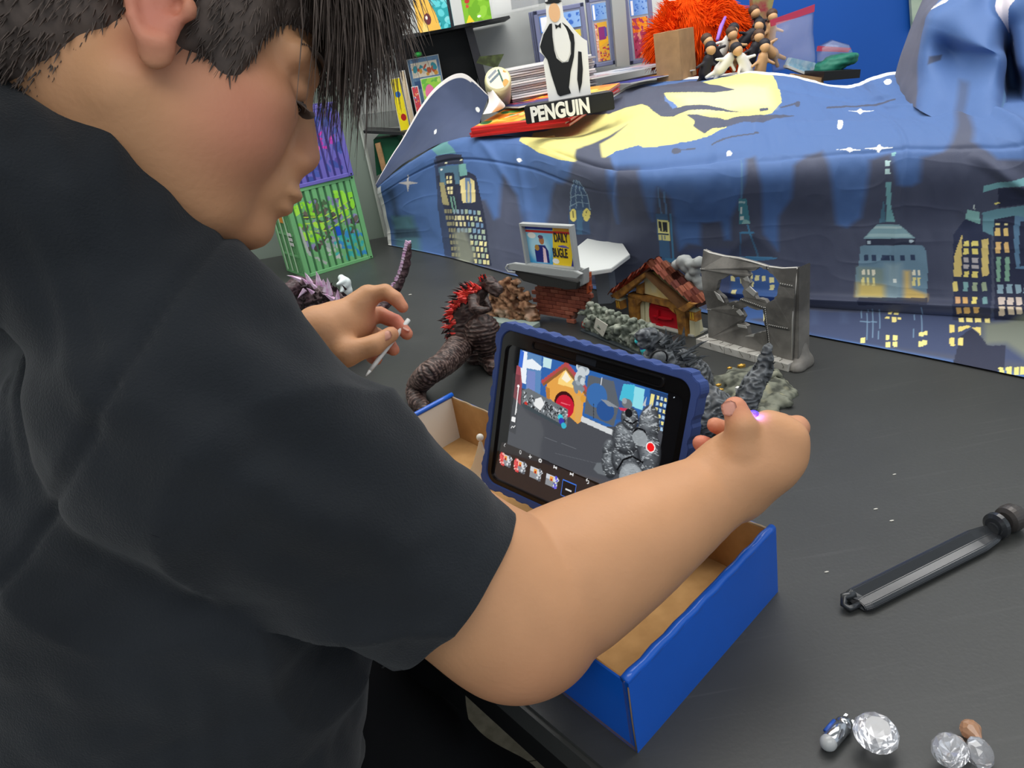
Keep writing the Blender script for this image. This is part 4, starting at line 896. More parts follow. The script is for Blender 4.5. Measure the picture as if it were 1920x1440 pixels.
o = slab_box('storage_box', [(706, 330), (760, 300), (745, 256), (700, 262)], 2.70, 2.90, mat('green_card', '#1f6a48', rough=.6), None); tag(o, 'dark green box under the lower shelf board beside the white wall', 'box')
o = slab_box('wooden_slat', [(716, 322), (724, 318), (712, 268), (703, 270)], 2.66, 2.69, mat('pale_wood', '#b98f62', rough=.6, noise=.3, nscale=50), None); tag(o, 'pale wooden slat in front of the green box under the shelf', 'slat')
bm = bmesh.new(); bmesh.ops.create_icosphere(bm, subdivisions=2, radius=.011); bmesh.ops.scale(bm, vec=(1.2, .8, .7), verts=bm.verts); bmesh.ops.translate(bm, vec=PY(784, 102, 2.7), verts=bm.verts)
tag(bm_obj('toy_block', bm, mat('bright_green', '#35b34a', rough=.4), None, True), 'small bright green toy piece tucked beside the panelled comic', 'toy')
# --- graded slabs against the wall
def graded(lbl, px, y, deco, num=True):
    M, w, h = upright(px, y); t = thing('graded_comic', lbl, 'comic', M[:3, 3] + np.array([w/2, 0, 0]), 'plastic-cased comics against the wall')
    box_obj('case', (0, 0, 0), (w, .010, h), CLEARB, t, M, bev=.003)
    e = .014
    for lo, hi in (((0, -.002, 0), (w, .012, e)), ((0, -.002, h-e), (w, .012, h)), ((0, -.002, 0), (e, .012, h)), ((w-e, -.002, 0), (w, .012, h))): box_obj('rim', lo, hi, mat('slab_rim', '#7d82a4', rough=.25, alpha=.85), t, M, bev=.002)
    lab = Canvas(w-2*e-.006, .050, 60, '#4a78c4'); W = w-2*e-.006; lab.grad(0, 0, W, .05, '#4a7fd0', '#8fb4e4', False); lab.rect(.003, .003, W*.2, .047, '#f0f0f4'); lab.mottle(W*.25, .008, W, .045, ['#3a6ac0', '#7fa6dc'], 30, W*.05, 4)
    L = M.copy(); L[:3, 3] = xf(M, (e+.003, -.003, h-e-.056)); lab.obj('label_strip', L, PLA, t)
    cw = w-2*e-.012; chh = h-2*e-.066; cv = Canvas(cw, chh, 90, '#888888'); deco(cv, cw, chh)
    L = M.copy(); L[:3, 3] = xf(M, (e+.006, -.003, e+.003)); cv.obj('cover_print', L, PLA, t); return t, M, w, h
def d1(c, w, h):
    c.rect(0, 0, w, h, '#c9a44a'); c.rect(0, 0, w*.1, h, '#c8603a'); c.poly([(w*.1, h*.82), (w, h*.82), (w, h), (w*.1, h)], '#d8c24a'); c.poly([(w*.15, 0), (w*.15, h*.75), (w*.45, h*.8), (w*.5, 0)], '#252a58'); c.poly([(w*.5, 0), (w*.5, h*.8), (w, h*.8), (w, 0)], '#5a2430'); c.mottle(w*.55, h*.45, w*.95, h*.78, ['#7fb0b8', '#c8c8b0', '#3a5a6a'], 26, w*.09, 2); c.mottle(w*.5, 0, w, h*.4, ['#8a2a30', '#401a2a', '#6a2a3a'], 30, w*.1, 5)
def d2(c, w, h):
    c.rect(0, 0, w, h, '#e0a838'); c.rect(0, 0, w*.2, h, '#d8a08c'); c.mottle(0, 0, w*.2, h, ['#e8d0c0', '#c87060', '#a04a50'], 20, w*.08, 3); c.rect(w*.28, h*.55, w*.85, h*.88, '#8c2e74'); c.rect(w*.75, h*.62, w*.95, h*.85, '#5a4a9a'); c.poly([(w*.25, h*.38), (w, h*.5), (w, h*.58), (w*.25, h*.5)], '#f0b020'); c.mottle(w*.2, 0, w, h*.4, ['#b8203a', '#7a2a6a', '#e0a030', '#d86a3a'], 40, w*.09, 7)
def d3(c, w, h):
    c.rect(0, 0, w, h, '#a83a5a'); c.mottle(0, 0, w, h*.7, ['#b84a6a', '#8a2a4a', '#d8907a', '#7a2036'], 60, w*.1, 8); c.mottle(0, h*.65, w, h, ['#f0902a', '#e8a83a', '#e06a20'], 40, w*.12, 9)
g1, M, w, h = graded('plastic-cased comic behind the top-hatted cutout, dark blue art', [(1017, 150), (1108, 128), (994, 22)], 2.80, d1)
g2, _, _, _ = graded('plastic-cased comic with a purple square and yellow art right of the cutout', [(1112, 128), (1156, 118), (1098, -2)], 2.805, d2)
g3, _, _, _ = graded('plastic-cased comic with red and orange art left of the orange fur', [(1181, 122), (1231, 110), (1165, -10)], 2.80, d3)
for k in range(2):
    Mx = frame(M[:3, 3] + np.array([-.006 - .006*k, .022 + .012*k, 0]), (1, 0, 0)); t = thing('graded_comic', ['plastic case edge showing just behind the dark blue cased comic', 'rearmost of the two plastic case edges left of the dark blue cased comic'][k], 'comic', Mx[:3, 3], 'plastic-cased comics against the wall')
    box_obj('case', (0, 0, 0), (w, .009, h), mat('slab_rim', '#7d82a4'), t, Mx, bev=.002); box_obj('cover_board', (.006, -.0006, .006), (w-.006, 0, h-.006), mat('slab_dark', '#454a60', rough=.4), t, Mx)
g = slab_box('rack_post', [(1157, 125), (1181, 122), (1168, -60), (1142, -60)], 2.76, 2.79, mat('grey_metal', '#a9aca8', rough=.35, metal=.3), None); tag(g, 'grey upright post between the cased comics', 'post')
# clear wall panels above the cased comics
g = slab_box('acrylic_sheet', [(960, 18), (1100, -12), (1098, -60), (955, -30)], 2.84, 2.86, mat('grey_clear', '#70757a', rough=.15, alpha=.55), None); tag(g, 'grey clear acrylic panel high above the cased comics', 'panel')
# --- stack of bagged comics (each a thin thing)
SM = [mat('bagged_white', '#c9c6c8', rough=.35), mat('bagged_grey', '#9c989c', rough=.35), mat('bagged_pale', '#dcd8d6', rough=.35)]
for i in range(15):
    p0 = PY(962, 196, 2.36); z = p0[2] + i*.0064; a = .20 + .04*math.sin(i*2.3); Mx = frame((p0[0] + .004*math.sin(i*3.1), 2.36 + .006*math.cos(i*5), z), (math.cos(a), math.sin(a), 0))
    t = box_obj('bagged_comic', (0, 0, 0), (.262, .175, .0050), SM[i % 3], None, Mx, bev=.0008)
    lbl = ['bottom', 'second from bottom', 'third from bottom', 'fourth from bottom', 'fifth from bottom', 'sixth from bottom', 'seventh from bottom', 'middle', 'seventh from top', 'sixth from top', 'fifth from top', 'fourth from top', 'third from top', 'second from top', 'top'][i] + ' bagged comic in the pale stack behind the cutout'
    tag(t, lbl, 'comic', 'bagged comics in the pale stack')
def loose(lbl, c, a, w, d, cv, z, name='magazine', cat='magazine', t=.002, slope=0.0, grp=None):
    Mx = frame((c[0], c[1], z), (math.cos(a), math.sin(a), slope)); o = thing(name, lbl, cat, (c[0], c[1], z), grp)
    box_obj('pages', (-w/2, -d/2, 0), (w/2, d/2, t), WH, o, Mx)
    P = np.stack([cv.X - w/2, cv.Y - d/2, np.zeros_like(cv.X) + t + .0005], -1).reshape(-1, 3); me = npmesh('cover_print', xf(Mx, P), cv.quads()); setcol(me, cv.c.reshape(-1, 3)); link('cover_print', me, PLA, o); return o
cv = art(.30, .20, 90, '#8a92a4', ['#a4acbc', '#6f7a94', '#b8a0a8', '#c8ccd4'], 60, 4); loose('grey glossy magazine lying on the pale stack right of the cutout', PY(1180, 135, 2.50), .25, .34, .20, cv, PY(1160, 135, 2.50)[2], t=.004)
cv = art(.22, .16, 90, '#3a3a86', ['#4a4aa0', '#2c2c6c'], 20, 5); cv.rect(.12, 0, .17, .16, '#e8a84a'); cv.rect(.17, 0, .22, .16, '#eceae8'); loose('blue and orange leaflet with a white border beside the cardboard box', PY(1215, 146, 2.40), .35, .22, .16, cv, PY(1215, 146, 2.40)[2], t=.002)
cv = art(.17, .24, 60, '#1f2a6a', ['#28347c', '#18205a', '#c03a48'], 24, 6); loose('dark blue comic between the red comics and the pale stack', PY(1010, 192, 2.28), .3, .17, .12, cv, PY(1010, 192, 2.28)[2], 'comic_book', 'comic', .004)
# support: low riser under the comics, hidden by the cloth
# --- rolled pale bag with print
cu = thing('paper_cup', 'cream paper cup with printed lettering left of the pale stack', 'cup', PY(926, 190, 2.35))
c = PY(936, 192, 2.40); top = PY(924, 150, 2.26); ax = unit(top - c)
bm = bmesh.new(); L = np.linalg.norm(top-c); Mx = frame(c, (1, 0, 0), ax); lathe(bm, [(.028, 0), (.034, .01), (.037, L*.9), (.036, L*.97), (.033, L*1.0), (.0005, L*1.0)], 28, Mx); bm_obj('body', bm, mat('cream_paper', '#e2dcb8', rough=.6, noise=.25, nscale=25, col2='#cfc890'), cu, True)
cvp = Canvas(.07, .05, 70, '#e6e0c0'); cvp.line([(.01, .03), (.035, .045)], .006, '#7f8790'); cvp.line([(.012, .02), (.04, .036)], .006, '#5f6e78'); cvp.line([(.04, .046), (.048, .015)], .005, '#2f5a50'); cvp.ell(.055, .012, .009, .010, '#c8964a'); cvp.ell(.06, .04, .008, .004, '#c09040')
def cyl(P): r_ = np.hypot(P[:, 0]-.035, (P[:, 2]-.025)*1.4); f_ = np.minimum(1, .031/np.maximum(r_, 1e-6)); return np.stack([(P[:, 0]-.035)*f_, (P[:, 2]-.025)*1.25*f_, 0*r_ + L + .0006], 1)
cvp.obj('print_band', Mx, PLA, cu, cyl)
o = slab_box('card', [(893, 118), (932, 128), (945, 101), (899, 106)], 2.5, 2.504, mat('dark_green_card', '#3f4a22', rough=.4, noise=.4, nscale=60, col2='#23280f'), None); tag(o, 'dark olive card sticking up behind the cream cup', 'card')
# --- red comics under the cutout
RED = mat('red_cover', '#c8201c', rough=.35, coat=.3)
_fl = PY(882, 256, 2.14); _fr = PY(1068, 262, 1.98); _zc = .5*(_fl[2]+_fr[2]); _cax = unit((_fr-_fl)*[1, 1, 0]); _cw = np.linalg.norm((_fr-_fl)[:2]); _cy = np.array([-_cax[1], _cax[0], 0])
_zc = rest_z(.5*(_fl+_fr)*[1, 1, 0] + _cy*.12, _cax, _cw, .24) + .0015
print('ZC', _zc, _fl, _fr, _cw)
for i in range(4):
    w = _cw; d = (.36, .34, .36, .35)[i]; a = math.atan2(_cax[1], _cax[0]) + (.02, -.03, .03, 0)[i]; c = .5*(_fl+_fr)*[1, 1, 0] + _cy*(d/2 + .003*i) + [0, 0, _zc + i*.0056]
    Mx = frame(c + [0, 0, d*.055], (math.cos(a), math.sin(a), 0), np.array([0, 0, 1.]) - _cy*.11); t = thing('comic_book', ['lowest red comic', 'second red comic from the bottom', 'third red comic from the bottom', 'topmost red comic with orange and green art'][i] + ' in the pile under the cutout', 'comic', c, 'red comics piled under the cutout')
    box_obj('pages', (-w/2, -d/2, .0008), (w/2-.002, d/2, .0044), WH, t, Mx); box_obj('back_cover', (-w/2-.001, -d/2-.001, 0), (w/2, d/2, .0010), RED, t, Mx); box_obj('spine', (-w/2, -d/2-.0022, 0), (w/2, -d/2, .0052), RED, t, Mx)
    if i < 3: box_obj('front_cover', (-w/2-.001, -d/2-.001, .0044), (w/2, d/2, .0052), RED, t, Mx)
    else:
        cv = Canvas(w, d, 120, '#e8962a'); cv.mottle(0, 0, w, d, ['#f0b03a', '#e07a22', '#d84a20', '#f4c860', '#e8a030'], 90, .03, 3); cv.mottle(0, .0, w, d*.7, ['#3a7a34', '#2c5f2a', '#5a8a3a'], 34, .02, 6); cv.rect(0, 0, w, .018, '#d02a20'); cv.poly([(w*.72, 0), (w, 0), (w, d*.5), (w*.9, d*.3)], '#ecebe6'); cv.line([(.06, .08), (.10, .12)], .006, '#efe6d0')
        P = np.stack([cv.X - w/2, cv.Y - d/2, np.zeros_like(cv.X) + .0054], -1).reshape(-1, 3); me = npmesh('front_cover', xf(Mx, P), cv.quads()); setcol(me, cv.c.reshape(-1, 3)); link('front_cover', me, PLA, t)
        box_obj('front_cover', (-w/2-.001, -d/2-.001, .0044), (w/2, d/2, .0052), RED, t, Mx)
TOPZ = _zc + 3*.0056 + .012
# --- the cutout on its lettered base
bl = PZ(995, 232, TOPZ); br = PZ(1098, 236, TOPZ)
Y0 = bl[1]; bl = PY(993, 231, Y0)
ax = unit((br - bl)*np.array([1, 1, 0])); S = np.linalg.norm((br-bl)[:2])
ax = unit(np.array([1, -.10, 0])); S = .150
Mb = frame((bl[0], bl[1], TOPZ), ax); cut = thing('cutout_figure', 'black and white top-hatted standee on a black base lettered PENGUIN', 'standee', (bl[0] + S/2, bl[1], TOPZ))
prism_obj('base', [(-.008, 0), (S+.052, 0), (S+.046, .075), (.0, .075)], 0, .040, BLK, cut, Mb, bev=.002)
bw = mat('standee_white', '#f2f0ec', rough=.45)
tx = Mb.copy(); tx[:3, 3] = xf(Mb, (S/2+.0, -.0035, .004)); tm = tx @ TEXTROT
# white raised lettering over black keyline
box_obj('name_plate', (.002, -.0012, .003), (S-.002, .0, .037), BLK, cut, Mb)
text_mesh('PENGUIN', .0455, tm, .0016, 'lettering', bw, cut, .72, True, .0020)
pl = [(-.0, 0), (.1, 0)]
# flat cut-out board: plain generic gentleman in a hat, black / white / skin pieces in relief
sx = lambda u: (u - 1033)/ (1103-1033)*.100 ; ph = lambda v: (195 - v)/180*.2385
def gp(l): return [(sx(u), ph(v)) for u, v in l]
Mc = frame(xf(Mb, (.056, .030, .038)), ax)
def piece(name, pts, z0, z1, m, parent): return prism_obj(name, pts, z0, z1, m, parent, Mc @ TEXTROT)
white = piece('board', gp([(1030, 195), (1100, 198), (1103, 128), (1104, 106), (1097, 100), (1088, 88), (1078, 72), (1072, 62), (1071, 20), (1064, 14), (1052, 14), (1046, 18), (1046, 36), (1044, 66), (1037, 78), (1028, 98), (1026, 110), (1034, 120), (1030, 126)]), -.003, .0, bw, cut)
kb = mat('standee_black', '#141414', rough=.4); sk = mat('standee_skin', '#f0bd8c', rough=.5)
piece('hat', gp([(1050, 34), (1050, 18), (1055, 16), (1066, 18), (1066, 34), (1072, 37), (1066, 40), (1048, 38), (1044, 35)]), 0, .0015, kb, cut)
piece('face', gp([(1050 + 8 + 9*math.cos(t), 53 - 15*math.sin(t)) for t in np.linspace(0, 2*math.pi, 20, endpoint=False)]), 0, .0015, sk, cut)
piece('jacket', gp([(1048, 69), (1052, 69), (1050, 90), (1050, 112), (1052, 125), (1060, 134), (1070, 134), (1076, 122), (1078, 104), (1074, 84), (1068, 70), (1076, 78), (1084, 92), (1084, 106), (1080, 128), (1072, 150), (1066, 176), (1068, 186), (1050, 188), (1046, 184), (1040, 150), (1037, 125), (1030, 112), (1028, 102), (1036, 84)]), 0, .0015, kb, cut)
piece('waistcoat', gp([(1064 + 12.5*math.cos(t), 102 - 31*math.sin(t)) for t in np.linspace(0, 2*math.pi, 24, endpoint=False)]), .0005, .0022, bw, cut)
piece('bow_tie', gp([(1056, 71), (1061, 74), (1066, 70), (1065, 79), (1061, 76), (1057, 79)]), .0022, .003, kb, cut)
piece('tail_stripe', gp([(1088, 120), (1093, 122), (1092, 150), (1088, 172), (1082, 188), (1081, 165), (1085, 140)]), 0, .0015, kb, cut)
# --- cardboard box
cb = thing('cardboard_box', 'brown cardboard box in front of the orange fur', 'box', PY(1270, 140, 2.35))
KR = mat('kraft', '#a8845c', rough=.8, noise=.18, nscale=30); KRD = mat('kraft_tape', '#8f6d48', rough=.4)
p0 = PY(1231, 138, 2.36); p1 = PY(1278, 142, 2.30); p2 = PY(1306, 140, 2.40); hgt = .130
a = [p0, p1, p2, p0 + (p2-p1)]; z0 = min(q[2] for q in a)
slabv = [(q[0], q[1], z0) for q in a] + [(q[0], q[1], z0 + hgt) for q in a]
pyd('carton', slabv, [(3, 2, 1, 0), (4, 5, 6, 7), (0, 1, 5, 4), (1, 2, 6, 5), (2, 3, 7, 6), (3, 0, 4, 7)], KR, cb)
mid0 = .5*(a[0]+a[1]); mid1 = .5*(a[3]+a[2]); sd = (a[1]-a[0])*.08
pyd('tape', [(*(mid0-sd)[:2], z0+hgt+.0005), (*(mid0+sd)[:2], z0+hgt+.0005), (*(mid1+sd)[:2], z0+hgt+.0005), (*(mid1-sd)[:2], z0+hgt+.0005)], [(0, 1, 2, 3)], KRD, cb)
# --- orange long-pile fur heap
FUR = mat('orange_fur', '#f4520c', rough=.9, spec=.1, noise=.2, nscale=40); fc = PY(1310, 62, 2.58)
fr_ = thing('fur_hood', 'bright orange shaggy fur piece behind the cardboard box', 'fur', fc - [0, 0, .13])
s = SDF(fc - .32, fc + .32, .006); s.ell(fc, (.125, .10, .115)); s.ell(fc + [.09, 0, -.03], (.06, .07, .07), None, .03); s.ell(fc + [-.08, 0, -.01], (.07, .08, .06), None, .03); s.ell(fc + [.05, 0, -.14], (.05, .06, .09), None, .03)
me = s.mesh('pelt'); link('pelt', me, FUR, fr_, True); cc = coords(me); nn = normals(me); ii = RNG.randint(0, len(cc), 5200)
flow = [nn[i]*.8 + np.array([.25*math.sin(cc[i][2]*40), 0, -.35 + .5*math.sin(cc[i][0]*50)]) for i in ii]
tag(tufts('fur', [cc[i] for i in ii], flow, RNG.uniform(.02, .05, len(ii)), .0022, RNG.normal(0, .12, (len(ii), 3)) + [0, 0, -.25], fr_, FUR), kind='stuff')
# --- small heap of dolls
TAN = mat('doll_tan', '#c79a6c', rough=.5); DKH = mat('doll_dark', '#1c1820', rough=.6); WHT = mat('doll_white', '#dad6cf', rough=.6); PUR = mat('doll_purple', '#5a3a86', rough=.6)
dd = [(1325, 122, 2.22, 'dark', .3), (1340, 100, 2.26, 'dark', -.5), (1360, 118, 2.2, 'white', .8), (1378, 92, 2.28, 'tan', -.2), (1395, 118, 2.18, 'white', -.5), (1412, 98, 2.24, 'dark', .4), (1428, 118, 2.18, 'tan', .2), (1440, 92, 2.26, 'tan', -.8), (1402, 70, 2.32, 'dark', .9), (1445, 60, 2.34, 'tan', .1), (1360, 84, 2.30, 'white', .6), (1425, 48, 2.38, 'dark', -.4)]
wh = ['lowest at the left end of the doll heap', 'dark-haired at the upper left of the doll heap', 'white-dressed at the lower left of the doll heap', 'tan, upper middle of the doll heap', 'white-dressed in the lower middle of the doll heap', 'dark-haired at the right middle of the doll heap', 'tan at the lower right of the doll heap', 'tan at the right edge of the doll heap', 'dark, near the top of the doll heap', 'tan with a hat at the top right of the doll heap', 'white-dressed behind the left dolls', 'dark, topmost beside the clear bag']
for k, (u, v, y, cl, rot) in enumerate(dd):
    p = PY(u, v, y); D = thing('doll', 'small doll, ' + wh[k], 'doll', p - [0, 0, .03], 'dolls heaped by the blue wall')
    ca, sa = math.cos(rot), math.sin(rot); ax_ = np.array([sa, -.2, ca]); rt_ = np.array([ca, 0, -sa]); bod = {'dark': DKH, 'white': WHT, 'tan': TAN}[cl]
    s = SDF(p - .09, p + .09, .003); s.cap(p - ax_*.02, p + ax_*.015, .016, .013); s.cap(p + ax_*.015, p + ax_*.03, .005)
    s.cap(p + ax_*.012, p + ax_*.0 + rt_*.030 - [0, .01, .0], .005, .004, .004); s.cap(p + ax_*.012, p - ax_*.01 - rt_*.028 - [0, .012, 0], .005, .004, .004); s.cap(p - ax_*.02, p - ax_*.058 + rt_*.012, .007, .0055, .004); s.cap(p - ax_*.02, p - ax_*.055 - rt_*.014, .007, .0055, .004)
    link('body', s.mesh('body'), bod, D, True)
    bm = bmesh.new(); bmesh.ops.create_uvsphere(bm, u_segments=14, v_segments=10, radius=.0135); bmesh.ops.translate(bm, vec=p + ax_*.038, verts=bm.verts); bm_obj('head', bm, TAN, D, True)
    s = SDF(p - .09, p + .09, .003); s.ell(p + ax_*.044 + [0, .007, .003], (.0155, .0145, .0140), None, .003); s.cap(p + ax_*.04 + [0, .012, 0], p + ax_*.0 + [0, .014, 0] + rt_*.010, .011, .007, .004); s.cap(p + ax_*.045 + [0, .004, 0], p + ax_*.028 - rt_*.012, .005, .004, .004)
    link('hair', s.mesh('hair'), [DKH, mat('doll_brown', '#4a3020', rough=.6)][k % 2], D, True)
o = tube_obj('ribbon', [PY(1345, 75, 2.35), PY(1352, 50, 2.4), PY(1360, 32, 2.42)], [.005, .006, .004], mat('lilac', '#9a6ad0', rough=.5)); tag(o, 'lilac ribbon standing against the orange fur', 'ribbon')
# --- clear zip bags
def bag(lbl, pts, y, thick, band, m):
    t = thing('zip_bag', lbl, 'bag', PY(*pts[0], y)); P = np.array([PY(u, v, y) for u, v in pts]); cx = P.mean(0); n = len(P); vs = []; 
    for s_ in (-1, 1):
        for r_ in (1.0, .82, .5, .15):
            for q in P: w = cx + (q-cx)*r_; vs.append(w + np.array([0, s_*thick*(1-r_**3), 0]) + np.array([0, .004, 0])*math.sin(w[0]*260 + w[2]*190))
    fs = []
    for s_ in (0, 1):
        for k in range(3):
            for i in range(n): b0 = (s_*4 + k)*n; fs.append((b0+i, b0+(i+1) % n, b0+n+(i+1) % n, b0+n+i))
        fs.append([(s_*4+3)*n + i for i in range(n)])
    for i in range(n): fs.append((i, (i+1) % n, 4*n+(i+1) % n, 4*n+i))
    pyd('film', vs, fs, m, t, True)
    b = [PY(u, v, y - thick - .004) for u, v in band]; slab_box('zip_band', band, y-.012, y-.008, mat('pink_zip', '#c03a56', rough=.3, alpha=.8), t); return t
FILM = mat('bag_film', '#d0cfe0', rough=.08, alpha=.20, spec=.9)
bag('clear zip bag standing up with a pink zip edge beside the dolls', [(1448, 136), (1440, 80), (1446, 36), (1528, 8), (1524, 60), (1531, 110), (1528, 143), (1480, 128)], 2.26, .025, [(1446, 50), (1527, 22), (1528, 8), (1444, 38)], FILM)
bag('low clear zip bag with a pink zip lying on green cloth', [(1530, 118), (1530, 88), (1560, 74), (1592, 84), (1602, 102), (1598, 116)], 2.20, .03, [(1532, 96), (1590, 98), (1596, 90), (1534, 86)], FILM)
t = thing('card_box', 'light blue small box inside the standing clear bag', 'box', PY(1505, 135, 2.24)); bx = slab_box('box', [(1477, 122), (1524, 141), (1530, 118), (1484, 108)], 2.245, 2.27, mat('sky_blue_card', '#7fb6d4', rough=.4, noise=.3, nscale=60, col2='#c8dce8'), t); slab_box('rim', [(1476, 127), (1523, 145), (1524, 141), (1477, 122)], 2.243, 2.272, WH, t)
s = SDF(PY(1568, 122, 2.2) - .12, PY(1568, 122, 2.2) + .12, .003); c = PY(1568, 118, 2.2); s.ell(c, (.055, .045, .013)); s.ell(c + [.01, -.01, .012], (.045, .035, .010)); s.ell(c + [-.02, 0, -.01], (.04, .04, .012))
me = s.mesh('folded_cloth'); cc = coords(me); setco(me, cc + normals(me)*(.003*fbm(cc, 60, 2))[:, None]); tag(link('folded_cloth', me, mat('teal_green_cloth', '#0f6a56', rough=.6), None, True), 'dark teal folded cloth under the low clear bag', 'cloth')
o = slab_box('black_tray', [(1543, 152), (1612, 146), (1614, 130), (1546, 134)], 2.12, 2.26, BLK, None); tag(o, 'black flat box at the right end below the teal cloth', 'box')
o = slab_box('card_strip', [(1483, 150), (1545, 158), (1543, 146), (1490, 138)], 2.13, 2.16, KR, None); tag(o, 'brown cardboard strip below the light blue box', 'card')
o = slab_box('print_bag', [(1412, 60), (1440, 50), (1460, -40), (1412, -40)], 2.5, 2.53, mat('red_print_bag', '#8e2a38', rough=.35, noise=.6, nscale=35, col2='#8c8450'), None); tag(o, 'dark red patterned packet hanging against the blue wall', 'packet')
o = slab_box('poster', [(1712, 60), (1760, 40), (1760, -40), (1706, -40)], 2.92, 2.935, mat('pale_green_print', '#a9b8a4', rough=.6, noise=.4, nscale=14, col2='#7f9a86'), None); tag(o, 'pale green print on the white wall beside the raised cloth', 'poster')
# ================================================================== the person
SK = mat('skin', '#c98f68', rough=0.5, spec=0.3, vcol=True, sss=0.05, bump=0.00025, bscale=260)
def head_frame():
    f = unit([0.82, -0.325, -0.45]); u = np.array([0.37, 0.93, 0.0]); u = unit(u - u.dot(f)*f); l = np.cross(u, f)
    return RC @ np.array([f, l, u]).T
HB = head_frame(); HS = 0.905
EAR = PD(318, 30, 0.475)
HC = EAR + HS * (HB @ np.array([-0.004, 0.080, 0.004]))
def hp(x, y, z): return HC + HS * (HB @ np.array([x, y, z]))
S_R = PD(385, 770, .53); ELB = PD(968, 1142, .60); WR = PD(1350, 915, .675)
fdir = unit([0.62, 0.78, 0]); ldir = np.array([-fdir[1], fdir[0], 0])
S_L = S_R + 0.30 * ldir + np.array([0.05, 0.05, -0.05])
MS = 0.5 * (S_R + S_L); NB = PD(150, 350, .62)
WL = PD(600, 622, .80); ELL = 0.5*(S_L + WL) + np.array([-0.02, 0.0, -0.10])
PEL = MS - 0.15 * fdir + np.array([0, 0, -0.44])
person = thing('person', 'person in black T-shirt leaning over the table towards the tablet, stylus in the left hand', 'person', (PEL[0], PEL[1], PEL[2]-0.17))

